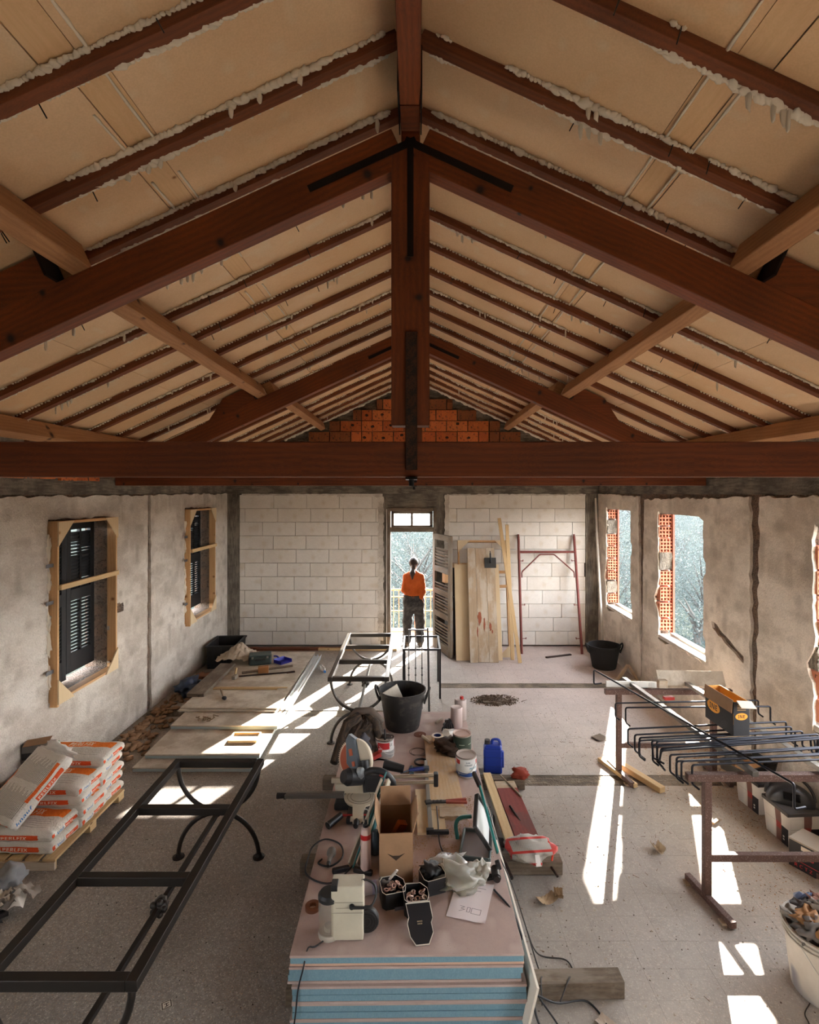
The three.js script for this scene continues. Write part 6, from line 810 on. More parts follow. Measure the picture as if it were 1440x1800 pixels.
// white appliance with clear jar and crank
{
  const p = on(610, 1655), t = thing('white_appliance', 'white metal appliance with clear jar and black crank near the stack front', 'appliance', [p.x, SH, p.z - 0.05], 0.02), wh = std({ map: texture(256, 256, (u, v) => lerp3([206, 200, 180], [178, 170, 150], cloudy(u, v))), roughness: 0.5 }), blk = C('#1a1a1b', 0.5), P = (n, g, m) => mesh(n, g, m, t, false);
  P('body', new RoundedBoxGeometry(0.17, 0.285, 0.1, 2, 0.008).translate(0, 0.145, 0), wh); P('seam', [box(0.165, 0.003, 0.002, 0, 0.205, 0.051), box(0.13, 0.002, 0.002, 0.005, 0.175, 0.051), box(0.165, 0.003, 0.002, 0, 0.15, 0.051)], C('#8f897a', 0.6)); P('corner_clip', box(0.035, 0.03, 0.06, -0.068, 0.277, 0.022, 0, 0, 0, 0.004), blk);
  P('hub', rod(V(0.025, 0.185, 0.05), V(0.025, 0.185, 0.062), 0.014, 0.012, 16), blk); P('crank', [box(0.07, 0.014, 0.008, 0.06, 0.185, 0.062, 0, 0, 0, 0.003), tube([[0.09, 0.185, 0.062], [0.13, 0.19, 0.05], [0.15, 0.22, 0.02], [0.14, 0.26, 0], [0.1, 0.28, -0.01], [0.07, 0.283, 0.0]], 0.006, 6, 30)], blk);
  P('jar', lathe([[0.0, 0.02], [0.055, 0.02], [0.058, 0.03], [0.058, 0.2], [0.055, 0.205], [0.055, 0.03], [0, 0.024]], 30).translate(-0.1, 0, 0.0), M.clear); P('jar_lid', [lathe([[0, 0.23], [0.05, 0.228], [0.06, 0.215], [0.06, 0.198], [0, 0.198]], 30).translate(-0.1, 0, 0)], blk); P('jar_base', lathe([[0, 0], [0.058, 0], [0.06, 0.012], [0.056, 0.026], [0.03, 0.03], [0.026, 0.05], [0, 0.05]], 30).translate(-0.1, 0, 0), C('#bdb6aa', 0.4, 0.3)); P('side_wheel', [lathe([[0, 0], [0.062, 0], [0.065, 0.006], [0.065, 0.03], [0.06, 0.036], [0, 0.036]], 34).rotateX(PI / 2).translate(0.1, 0.075, -0.02), ...[0.2, 0.35, 0.5].map((r) => new THREE.TorusGeometry(0.1 * r, 0.002, 5, 24).translate(0.1, 0.075, 0.017))], blk);
  const c = thing('power_cord', 'thin black cord running from the white appliance down the front of the stack', 'cord'); mesh('cord', tube([[p.x - 0.1, SH + 0.006, p.z - 0.02], [p.x - 0.16, SH + 0.007, p.z + 0.04], [-0.56, SH + 0.008, -2.79], [-0.575, SH - 0.06, -2.745], [-0.6, 0.3, -2.74], [-0.62, 0.12, -2.72], [-0.66, 0.01, -2.6]], 0.0042, 6, 60), M.black, c, false);
  tag(mesh('brown_tape', lathe([[0.022, 0], [0.043, 0], [0.043, 0.02], [0.022, 0.02], [0.022, 0]], 30), C('#6b4028', 0.5), null, false), 'small brown tape roll lying left of the white appliance', 'tape').position.set(on(550, 1597).x, SH, on(550, 1597).z);
  tag(mesh('round_cover', lathe([[0, 0.004], [0.05, 0.004], [0.055, 0.012], [0.06, 0.012], [0.06, 0], [0, 0]], 32), blk, null, false), 'round dark lid lying behind the white appliance', 'lid').position.set(-0.4, SH, -3.03);
}
// drawing, bags, trays, hacksaw
{ const pt = canvas(256, 360, (c, w, h) => { c.fillStyle = '#e4d6d4'; c.fillRect(0, 0, w, h); c.strokeStyle = '#6a5a5c'; c.lineWidth = 3; c.strokeRect(120, 250, 20, 40); c.strokeRect(150, 250, 60, 46); c.beginPath(); c.moveTo(70, 250); c.lineTo(100, 250); c.lineTo(80, 270); c.lineTo(104, 272); c.lineTo(70, 296); c.stroke(); c.beginPath(); c.moveTo(40, 60); c.lineTo(210, 60); c.moveTo(40, 90); c.lineTo(180, 90); c.stroke(); }); const a = on(828, 1583), s = sheet(0.22, 0.31, (u, v) => 0.004 + 0.01 * u * u * 4 * Math.max(0, u) + 0.004 * noise(u * 3, v * 3), 10, 12, 0.0006); s.forEach(ownUV); const m = tag(mesh('paper', s, std({ map: pt, roughness: 0.85 })), 'pinkish sheet of paper with pencil sketches at the right edge of the stack', 'paper'); m.position.set(a.x, SH, a.z); m.rotation.y = -0.3; }
{ const a = on(812, 1556), t = thing('white_bag', 'milky white crumpled plastic bag lying on the paper', 'plastic bag', [a.x, SH, a.z]); mesh('bag', warp(lump(0.13, 0.07, 0.1, 0.5, 1.8, 4, 11), (v) => { v.y = Math.max(0.008, v.y * 0.9 + 0.05); v.y += 0.022 * Math.abs(noise(v.x * 26, v.z * 26)) - 0.01 * Math.abs(noise(v.x * 60, v.z * 60)); v.x += 0.014 * noise(v.y * 50, v.z * 40); v.z += 0.012 * noise(v.y * 50, v.x * 44); v.y = Math.max(0.008, v.y); }), M.milkybag, t, false); mesh('neck', lump(0.05, 0.04, 0.06, 0.5, 3, 3).translate(0.12, 0.06, -0.05), M.milkybag, t, false); }
{ const a = on(782, 1530), t = thing('clear_packet', 'clear crinkled bag with green and orange print behind the black boxes', 'plastic bag', [a.x, SH, a.z], 0.5); mesh('film', warp(lump(0.12, 0.045, 0.05, 0.5, 2, 4, 15), (v) => { v.y = Math.max(0.006, v.y + 0.04 + 0.01 * noise(v.x * 30, v.z * 30)); }), M.clearbag, t, false); mesh('contents', [0, 1, 2].map((i) => box(0.03, 0.012, 0.025, -0.05 + i * 0.045, 0.04, 0, 0.3, i, 0.2)), C('#46705a', 0.6), t); mesh('contents', [0, 1].map((i) => box(0.02, 0.014, 0.02, -0.02 + i * 0.05, 0.05, 0.012, 0.2, i, 0.3)), C('#d0752c', 0.6), t); }
function tray(lab, pos, rot, rim, inner) { const t = thing('plastic_tray', lab, 'tray', pos); t.rotation.set(...rot); const w = 0.19, d = 0.29; mesh('rim', [box(0.016, 0.03, d, -w / 2, 0.015, 0, 0, 0, 0, 0.006), box(0.016, 0.03, d, w / 2, 0.015, 0, 0, 0, 0, 0.006), box(w, 0.03, 0.016, 0, 0.015, d / 2, 0, 0, 0, 0.006), box(w, 0.03, 0.016, 0, 0.015, -d / 2, 0, 0, 0, 0.006)], rim, t); mesh('base', box(w, 0.006, d, 0, 0.006, 0), inner, t); return t; }
tray('grey tray with a pale lining leaning on its edge at the right of the stack', [0.44, SH + 0.13, -3.66], [0.2, -0.15, -1.0], C('#2e2d2d', 0.5), C('#d3d6d4', 0.4)); tray('grey tray with a teal rim lying under the leaning one', [0.4, SH + 0.001, -3.6], [0, -0.2, 0], C('#4d5a5a', 0.5), C('#8a7f80', 0.5));
{ const a = V(0.44, SH + 0.31, -3.86), b = V(0.515, SH + 0.08, -3.42), t = thing('hacksaw', 'teal framed saw with a black handle leaning over the trays', 'saw', [0, 0, 0]); mesh('frame', bar(a, b, 0.016, 0.028, 0.006), C('#1f7a74', 0.45), t); mesh('handle', bar(a.clone().add(V(-0.025, 0.02, -0.06)), a.clone().add(V(0.008, -0.02, 0.05)), 0.03, 0.036, 0.01), C('#2c2524', 0.6), t); mesh('blade', bar(a.clone().add(V(0.03, -0.04, 0.0)), b.clone().add(V(0.03, -0.02, 0)), 0.002, 0.016), M.bright, t); const k = thing('teal_handle', 'curved teal handle sticking up behind the trays', 'handle', [0.3, SH, -3.72]); mesh('handle', tube([[-0.02, 0.01, 0.05], [-0.03, 0.09, 0.03], [0.0, 0.12, 0], [0.08, 0.12, -0.02]], 0.013), C('#2e7f7d', 0.45), k, false); }
{ const a = on(874, 1540), t = thing('black_clamp', 'small black spring clamp at the right edge by the paper', 'clamp', [a.x - 0.01, SH, a.z]); mesh('barrel', [rod(V(0, 0.03, -0.02), V(0, 0.03, 0.06), 0.028, 0.026, 16), rod(V(0, 0.03, 0.06), V(0, 0.03, 0.075), 0.02, 0.02, 16)], C('#2b2624', 0.4, 0.3), t, false); mesh('jaw', [box(0.1, 0.016, 0.04, -0.03, 0.01, 0.02, 0, 0.2, 0, 0.004), box(0.03, 0.05, 0.03, 0.02, 0.055, -0.02, 0, 0, 0.3, 0.006)], M.black, t); }
// cables: one over the stack, two trailing along the right side to the floor
tag(mesh('black_cable', tube([[0.15, SH + 0.05, -3.98], [0.152, SH + 0.05, -3.8], [0.16, SH + 0.012, -3.6], [0.22, SH + 0.008, -3.4], [0.27, SH + 0.01, -3.32]], 0.005, 6, 50), M.black, null, false), 'black cable running over the pale sawdust towards the clear packet', 'cable');
{ const t = thing('extension_lead', 'black extension lead trailing down the right side of the stack onto the floor', 'cord'); mesh('cord', tube([[0.46, SH + 0.01, -3.2], [0.55, SH - 0.02, -3.05], [0.61, 0.26, -2.96], [0.62, 0.12, -2.86], [0.64, 0.06, -2.8], [0.7, 0.012, -2.72], [0.8, 0.01, -2.68]], 0.0058, 6, 60), M.black, t, false); mesh('plug', [new RoundedBoxGeometry(0.045, 0.05, 0.07, 2, 0.01).translate(0.625, 0.165, -2.9)], M.black, t); mesh('cord', tube([[0.625, 0.16, -2.87], [0.75, 0.1, -2.88], [0.95, 0.01, -2.98], [1.0, 0.008, -2.8], [0.82, 0.009, -2.72], [0.72, 0.06, -2.84], [0.64, 0.14, -2.9]], 0.005, 6, 60), M.black, t, false);
  const q = thing('thin_cable', 'thinner grey cable looping beside the extension lead', 'cord'); mesh('cord', tube([[0.53, SH + 0.005, -3.55], [0.6, SH - 0.1, -3.4], [0.66, 0.2, -3.28], [0.72, 0.012, -3.2], [0.74, 0.01, -3.05], [0.7, 0.105, -3.03], [0.68, 0.05, -2.92]], 0.004, 6, 60), C('#3a3634', 0.6), q, false); mesh('cord', tube([[0.66, 0.2, -3.25], [0.74, 0.02, -3.28], [0.9, 0.009, -3.25], [0.92, 0.01, -3.14], [0.86, 0.1, -3.03], [0.78, 0.06, -2.93]], 0.004, 6, 50), C('#3a3634', 0.6), q, false); }
// right of the stack: jerrycan, red plank, light plank, rag, sack, file
{ const t = thing('jerrycan', 'blue plastic jerrycan standing right of the stack', 'jerrycan', [0.775, 0.0, -5.48], -0.12), m = C('#1d3a9a', 0.45); mesh('body', new RoundedBoxGeometry(0.185, 0.25, 0.15, 3, 0.022).translate(0, 0.126, 0), m, t, false); mesh('shoulder', [new RoundedBoxGeometry(0.17, 0.04, 0.14, 3, 0.018).translate(0, 0.255, 0), tube([[-0.01, 0.27, 0], [0.0, 0.315, 0], [0.06, 0.315, 0], [0.078, 0.26, 0]], 0.014, 8)], m, t, false); mesh('cap', rod(V(-0.055, 0.268, 0), V(-0.055, 0.315, 0), 0.03, 0.027, 18), C('#2a2220', 0.5), t); for (const y of [0.08, 0.17]) mesh('groove', box(0.186, 0.006, 0.151, 0, y, 0, 0, 0, 0, 0.001), C('#18307f', 0.5), t); mesh('side_grip', new RoundedBoxGeometry(0.03, 0.16, 0.05, 2, 0.01).translate(0.095, 0.14, 0.03), m, t, false); }
{ const t = thing('red_plank', 'plank half covered with worn red paint lying on the sleepers', 'plank', [0.85, 0.1, -4.55], 0.055); mesh('plank', box(0.185, 0.026, 1.0, 0, 0.014, 0, 0, 0, 0, 0.002), M.redplank, t); mesh('bare_end', box(0.187, 0.0262, 0.12, 0, 0.0142, -0.44, 0, 0, 0, 0.002), M.dirtyplank, t); }
{ const t = thing('light_plank', 'narrow pale plank lying beside the red plank', 'plank', [0.705, 0.1, -4.62], 0.05); mesh('plank', box(0.075, 0.03, 1.15, 0, 0.016, 0, 0, 0, 0, 0.002), M.lath, t); }
tag(mesh('brush_stick', rod(V(0.8, 0.128, -5.15), V(0.93, 0.135, -4.78), 0.007), M.dirtyplank, null, false), 'thin brown stick lying over the bare end of the red plank', 'stick');
tag(mesh('red_rag', warp(lump(0.075, 0.055, 0.06, 0.3, 1.6, 3, 21), (v) => { v.y = Math.max(0.004, v.y + 0.04); }), C('#8a3422', 0.85), null, false), 'crumpled rust red rag by the head of the red plank', 'rag').position.set(0.99, 0.098, -5.16);
tag(mesh('iron_rod', rod(V(0.8, 0.142, -4.62), V(1.02, 0.05, -3.9), 0.009), M.rust, null, false), 'dark iron rod lying slantwise over the red plank', 'rod');
{ const t = thing('mesh_sack', 'white mesh sack with red stripes slumped on the sleeper right of the stack', 'sack', [0.84, 0.1, -4.0], 0.1); const st = canvas(256, 256, (c) => { c.fillStyle = '#c9c4ba'; c.fillRect(0, 0, 256, 256); c.fillStyle = '#a9a49a'; for (let i = 0; i < 256; i += 8) { c.fillRect(i, 0, 2, 256); c.fillRect(0, i, 256, 2); } c.fillStyle = '#d4372e'; for (const y of [30, 120, 200]) c.fillRect(0, y, 256, 16); c.fillRect(0, 0, 20, 256); c.fillRect(236, 0, 20, 256); }); const g = lump(1, 1, 1, 0.2, 1.3, 5, 4); warp(g, (v) => { v.x *= 0.16; v.z *= 0.12; v.y = v.y * 0.075 + 0.09; v.y += 0.03 * Math.abs(noise(v.x * 16, v.z * 16)) - 0.012; v.x += 0.02 * noise(v.y * 20, v.z * 20, 3); v.z += 0.02 * noise(v.y * 20, v.x * 20, 8); v.y = Math.max(0.003, v.y); }); { const p = g.attributes.position, uv = new Float32Array(p.count * 2); for (let i = 0; i < p.count; i++) { uv[i * 2] = p.getX(i) / 0.34 + 0.5; uv[i * 2 + 1] = (p.getY(i) - p.getZ(i) * 0.7) / 0.3 + 0.3; } g.setAttribute('uv', new THREE.BufferAttribute(uv, 2)); } mesh('net', ownUV(g), phys({ map: st, roughness: 0.7, transmission: 0.25, thickness: 0, side: THREE.DoubleSide }), t, false); mesh('red_trim', tube([[0.14, 0.13, 0.0], [0.165, 0.09, 0.03], [0.15, 0.02, 0.05]], 0.008), C('#e0452c', 0.6), t, false); mesh('tag', box(0.035, 0.07, 0.002, 0.02, 0.08, 0.125, -0.5), M.paper, t); }
{ const t = thing('drill_bits', 'dark hand tools in the gap between the stack and the planks', 'tools', [0.62, 0.0, -4.55]); mesh('tool', rod(V(0, 0.03, 0.2), V(0.03, 0.03, -0.1), 0.02, 0.025), M.black, t, false); mesh('tool', lump(0.05, 0.03, 0.07, 0.4, 2, 2).translate(0.03, 0.03, 0.25), C('#4a4a4e', 0.6), t, false); mesh('tool', rod(V(0.02, 0.1, 0.5), V(0.05, 0.11, 0.75), 0.014), M.rust, t, false); }
// sawdust on the right half of the stack
{ const g = []; for (let i = 0; i < 3200; i++) { const x = rr(-0.02, 0.5), z = -rr(3.3, 4.2) ; if (noise(x * 7, z * 7) < -0.14) continue; const s = rr(0.0015, 0.0055), k = new THREE.TetrahedronGeometry(s).translate(x, SH + 0.002, z); g.push(k); } tag(mesh('sawdust', g, C('#bfa27a', 1), null, false), 'sawdust and shavings scattered on the right half of the stack', 'sawdust', null, 'stuff'); }
// ================================================================ right side: trestles with bent rods
function trestle(label, x0, x1, z, H, railH) {
  const t = thing('trestle', label, 'trestle', [0, 0, z]), q = 0.05, m = M.trestle, P = (n, g) => mesh(n, g, m, t);
  P('top_bar', box(x1 - x0 + 0.32, q, q, (x0 + x1) / 2 + 0.02, H - q / 2, 0, 0, 0, 0, 0.004)); P('rail', box(x1 - x0 - q, q, q * 0.8, (x0 + x1) / 2, railH, 0, 0, 0, 0, 0.004));
  for (const x of [x0, x1]) { P('post', box(q, H - 0.09, q, x, (H - q - 0.04) / 2 + 0.04, 0, 0, 0, 0, 0.004)); const r = P('foot', bar(V(x - 0.035, 0.03, -0.2), V(x + 0.035, 0.03, 0.26), 0.042, 0.042, 0.003)); mesh('pad', [box(0.09, 0.016, 0.05, x - 0.03, 0.008, -0.16), box(0.09, 0.016, 0.05, x + 0.025, 0.008, 0.2)], M.dirtyplank, r); }
  return t;
}
trestle('nearer red-brown steel trestle carrying the bent rods', 2.01, 2.97, -3.74, 0.88, 0.3); trestle('farther red-brown steel trestle under the pale boards', 2.03, 2.98, -5.42, 0.85, 0.29);
tag(mesh('box_tube', bar(V(2.16, 0.885, -5.62), V(2.3, 0.912, -3.66), 0.045, 0.035, 0.003), C('#6f6a64', 0.4, 0.6)), 'grey steel tube laid along both trestles under the rods, nearer the stack', 'steel tube');
tag(mesh('box_tube', bar(V(2.74, 0.885, -5.6), V(2.82, 0.912, -3.3), 0.05, 0.035, 0.003), C('#a8a298', 0.4, 0.5)), 'paler steel tube laid along both trestles near the right wall', 'steel tube');
{ // bent rods: straight length, both ends cranked down and back in
  const rodGeo = (L, a = 0.12, b = 0.07, r = 0.0075) => { const h = L / 2; return ready(bent([V(-h + b * 0.1, -a, b), V(-h, -a, 0.0), V(-h, 0, 0), V(h, 0, 0), V(h, -a, 0), V(h - b * 0.1, -a, b)], r, 0.02, 7), false); };
  const G = [rodGeo(1.32), rodGeo(1.28, 0.13), rodGeo(1.36, 0.115)], y0 = 0.94;
  const spec = [[1082, 1236, 0.05], [1096, 1245, 0.02], [1108, 1281, 0.1], [1116, 1293, 0.11], [1120, 1297, 0.09], [1128, 1303, 0.12], [1146, 1306, 0.1], [1150, 1308, 0.13], [1152, 1310, 0.08], [1156, 1311, 0.12], [1158, 1313, 0.1], [1168, 1316, 0.09], [1178, 1327, 0.1], [1185, 1333, 0.12], [1194, 1338, 0.1], [1198, 1340, 0.09], [1212, 1345, 0.08]];
  spec.forEach(([px, py, turn], i) => { const p = flo(px, py, y0 + 0.0), L = 1.32; const t = tag(mesh('bent_rod', G[i % 3], M.rodiron), i === 0 ? 'bent iron rod lying farthest back on the trestles' : i === 1 ? 'bent iron rod second from the back on the trestles' : i === 16 ? 'bent iron rod lying nearest the camera on the trestles' : `${['', '', 'third', 'fourth', 'fifth', 'sixth', 'seventh', 'eighth', 'ninth', 'tenth', 'eleventh', 'twelfth', 'thirteenth', 'fourteenth', 'fifteenth', 'sixteenth'][i]} bent iron rod counted from the back across the trestles`, 'iron rod', 'bent iron rods on the trestles'); t.position.set(p.x + L / 2 * Math.cos(turn), y0 + (i % 2) * 0.006, p.z - L / 2 * Math.sin(turn)); t.rotation.y = turn; t.rotation.x = i > 5 && i < 12 ? 0.12 * (i - 8) : 0; });
  const a = V(1.86, 0.965, -5.66), b = V(2.405, 0.965, -3.44), u = b.clone().sub(a).normalize(), s = V(u.z, 0, -u.x).multiplyScalar(-0.09);
  tag(mesh('long_rod', bent([a.clone().add(V(0, -0.15, 0)).add(s.clone().multiplyScalar(-1)), a.clone().add(V(0, -0.15, 0)), a, b, b.clone().add(V(0, -0.16, 0)), b.clone().add(V(0, -0.16, 0)).add(s.clone().multiplyScalar(-1.0))], 0.0085, 0.022, 8), M.rodiron, null, false), 'longest bent iron rod laid slantwise over all the others', 'iron rod', 'bent iron rods on the trestles');
}
{ // the black carton
  const t = thing('black_carton', 'black carton with yellow oval marks and a torn brown flap on the rods', 'carton', [2.48, 0.956, -4.32], 0.06), w = 0.125, d = 0.36, h = 0.26, T = 0.004;
  const art = (W, Hh, oval) => canvas(W, Hh, (c) => { c.fillStyle = '#1d1c1f'; c.fillRect(0, 0, W, Hh); c.fillStyle = '#e89a2c'; const [x, y, rx, ry, s] = oval; c.beginPath(); c.ellipse(x, y, rx, ry, 0, 0, 2 * PI); c.fill(); c.fillStyle = '#2a1a12'; c.font = `bold ${s}px sans-serif`; c.textAlign = 'center'; c.fillText('INE', x, y + s * 0.36); c.strokeStyle = '#4a4a50'; c.lineWidth = 2; for (let i = 0; i < 4; i++) { c.beginPath(); c.arc(W * 0.75, Hh, 30 + i * 14, PI, 1.6 * PI); c.stroke(); } });
  const front = std({ map: canvas(128, 256, (c) => { c.fillStyle = '#1d1c1f'; c.fillRect(0, 0, 128, 256); c.fillStyle = '#e89a2c'; c.beginPath(); c.ellipse(64, 110, 50, 27, 0, 0, 2 * PI); c.fill(); c.fillStyle = '#2a1a12'; c.font = 'bold 34px sans-serif'; c.textAlign = 'center'; c.fillText('INE', 64, 122); c.fillStyle = '#b5894a'; for (let i = 0; i < 4; i++) c.fillRect(30, 24 + i * 12, 70, 4); }), roughness: 0.6 }), side = std({ map: art(360, 260, [110, 130, 84, 46, 62]), roughness: 0.6 });
  mesh('front', ownUV(box(w, h, T, 0, h / 2, d / 2)), front, t); mesh('back', box(w, h, T, 0, h / 2, -d / 2), C('#1d1c1f', 0.6), t); for (const s of [-1, 1]) mesh('side', ownUV(box(T, h, d, s * w / 2, h / 2, 0)), side, t); mesh('base', box(w, T, d, 0, T / 2, 0), M.cardboard, t); mesh('lining', [box(w - 0.01, h, T, 0, h / 2 + 0.002, -d / 2 + 0.005), box(T, h, d - 0.02, w / 2 - 0.005, h / 2 + 0.002, 0), box(T, h, d - 0.02, -w / 2 + 0.005, h / 2 + 0.002, 0)], C('#d89c4c', 0.8), t);
  mesh('flap', box(T, 0.1, d, -w / 2 - 0.01, h - 0.035, 0.0, 0, 0, -0.12), M.cardboard, t); mesh('flap', box(w, T, 0.07, 0.02, h - 0.01, d / 2 + 0.03, 0.5, 0, -0.1), C('#c7b7a4', 0.8), t); mesh('rear_flap', box(0.03, 0.12, T, w / 2 + 0.01, h - 0.06, d / 2 - 0.03, 0, 0.5), C('#1a191b', 0.6), t);
}
// pale boards on the farther trestle
{ const t = thing('spirit_level', 'long pale aluminium level lying on the farther trestle', 'level', [2.19, 0.855, -5.46], -0.05); mesh('bar', box(0.5, 0.06, 0.025, -0.02, 0.03, 0, 0, 0, 0, 0.003), C('#d6d3cc', 0.5, 0.2), t); mesh('vial', box(0.06, 0.045, 0.03, 0.18, 0.03, 0.0, 0, 0, 0, 0.004), M.clearbag, t); mesh('end_block', box(0.09, 0.08, 0.06, 0.29, 0.04, 0, 0, 0, 0, 0.006), M.dirtyplank, t); }
{ const t = thing('grey_board', 'wide dusty grey board standing on edge on the farther trestle', 'board', [2.79, 0.853, -5.5], -0.06); mesh('board', box(0.66, 0.15, 0.02, 0, 0.077, 0, -0.5, 0, 0, 0.002), M.gypGrey, t); }
tag(mesh('red_block', box(0.1, 0.03, 0.05, 0, 0, 0, 0, 0.1, 0, 0.004), C('#b02f26', 0.6)), 'small red block under the grey board on the farther trestle rail', 'block').position.set(2.52, 0.77, -5.395);
// floor: laths by the farther trestle, scraps
[[1.93, -5.42, 0.55, 0.32, M.lath, 'pale lath with a square end on the floor by the farther trestle foot'], [2.13, -5.3, 0.5, 0.42, M.lath, 'thicker yellowish batten on the floor by the farther trestle foot']].forEach(([x, z, L, r, m, l], i) => { const o = tag(mesh('floor_batten', box(0.045 + i * 0.025, 0.04 + i * 0.015, L, 0, 0.021 + i * 0.0075, 0, 0, 0, 0, 0.004), m), l, 'batten'); o.position.set(x + 0.08, 0, z); o.rotation.y = r; });
{ const t = thing('cardboard_scrap', 'dirty cardboard scrap on the floor left of the bent rods', 'cardboard', [2.1, 0, -6.2], 0.5); mesh('scrap', sheet(0.15, 0.13, (u, v) => 0.012 + 0.02 * u * u + 0.006 * noise(u * 6, v * 6), 10, 10, 0.004), C('#6d5f50', 0.9), t, false); }
// dishes of adhesive along the wall: two square tubs with a black trough and a hose on them
function adhesive(lab, pos, turn) { const t = thing('adhesive_tub', lab, 'tub', pos, turn), pr = std({ map: canvas(256, 256, (c) => { c.fillStyle = '#cfc8bd'; c.fillRect(0, 0, 256, 256); c.fillStyle = '#6b4a40'; c.fillRect(120, 20, 60, 236); c.fillStyle = '#8a2b26'; c.fillRect(120, 110, 60, 50); c.fillStyle = '#1e1c20'; c.fillRect(180, 120, 76, 136); c.fillStyle = '#d7d2c8'; c.fillRect(195, 190, 18, 14); c.fillRect(195, 212, 18, 14); c.strokeStyle = '#8f887c'; c.strokeRect(20, 40, 90, 200); c.strokeRect(20, 120, 90, 1); }), roughness: 0.6 }); pr.map.wrapS = THREE.RepeatWrapping; pr.map.repeat.set(4, 1);
  const g = new THREE.CylinderGeometry(0.2, 0.175, 0.27, 4, 1, true, PI / 4).translate(0, 0.137, 0); mesh('body', ownUV(g), pr, t); mesh('bottom', box(0.24, 0.006, 0.24, 0, 0.004, 0), C('#cfc8bd', 0.6), t); mesh('rim', [box(0.3, 0.03, 0.02, 0, 0.27, 0.14, 0, 0, 0, 0.005), box(0.3, 0.03, 0.02, 0, 0.27, -0.14, 0, 0, 0, 0.005), box(0.02, 0.03, 0.3, 0.14, 0.27, 0, 0, 0, 0, 0.005), box(0.02, 0.03, 0.3, -0.14, 0.27, 0, 0, 0, 0, 0.005)], C('#3a3634', 0.6), t); mesh('lid', box(0.28, 0.012, 0.28, 0, 0.276, 0), C('#4b4642', 0.7), t); return t; }
adhesive('white adhesive tub with a brown label by the right wall, farther one', [3.1, 0, -4.86], 0.12); adhesive('white adhesive tub with a brown label by the right wall, nearer one', [3.07, 0, -4.42], 0.06);
{ const t = thing('plaster_trough', 'black plastic trough lying on the farther adhesive tub', 'trough', [3.02, 0.284, -4.92], 0.35); mesh('shell', [box(0.36, 0.006, 0.2, 0, 0.004, 0), box(0.38, 0.1, 0.008, 0, 0.05, 0.11, 0.35), box(0.38, 0.1, 0.008, 0, 0.05, -0.11, -0.35), box(0.008, 0.1, 0.24, 0.2, 0.05, 0, 0, 0, -0.35), box(0.008, 0.1, 0.24, -0.2, 0.05, 0, 0, 0, 0.35)], C('#26231f', 0.6), t); mesh('sand', lump(0.16, 0.03, 0.09, 0.2, 2, 3).translate(0, 0.05, 0), C('#b98a5c', 0.95), t, false);
  const h = thing('welding_mask', 'dark curved welding mask lying on the nearer adhesive tub', 'mask', [3.08, 0.283, -4.45], -0.5); const g = new THREE.SphereGeometry(0.15, 28, 16, 0, PI * 2, 0, PI * 0.5); warp(g, (v) => { v.y *= 0.9; v.x *= 1.15; if (v.z > 0.06) v.z = 0.06 + (v.z - 0.06) * 0.4; }); mesh('shell', g, C('#1c1a1a', 0.4), h, false); mesh('visor', new RoundedBoxGeometry(0.12, 0.06, 0.02, 2, 0.008).rotateX(-0.5).translate(0.0, 0.075, 0.092), C('#0e0e10', 0.15), h); mesh('headband', new THREE.TorusGeometry(0.17, 0.012, 6, 30, PI).rotateX(-0.5).translate(0.0, 0.02, -0.02), C('#2c2826', 0.6), h, false); }
{ const m = std({ map: canvas(256, 192, (c) => { c.fillStyle = '#171618'; c.fillRect(0, 0, 256, 192); c.fillStyle = '#d8c9b4'; c.fillRect(70, 16, 70, 30); c.fillStyle = '#c22a2e'; c.font = 'bold 46px sans-serif'; c.fillText('EPS', 68, 96); c.fillRect(10, 130, 236, 4); c.font = 'bold 34px sans-serif'; c.fillText('R C T Z', 30, 176); }), roughness: 0.5 }); const t = thing('black_box', 'black box with red lettering at the right edge before the tubs', 'box', [2.99, 0, -4.02], 0.5); mesh('box', ownUV(box(0.2, 0.2, 0.3, 0, 0.1, 0, 0, 0, 0, 0)), m, t); mesh('lid', box(0.205, 0.012, 0.305, 0, 0.204, 0), C('#a89a88', 0.7), t); }
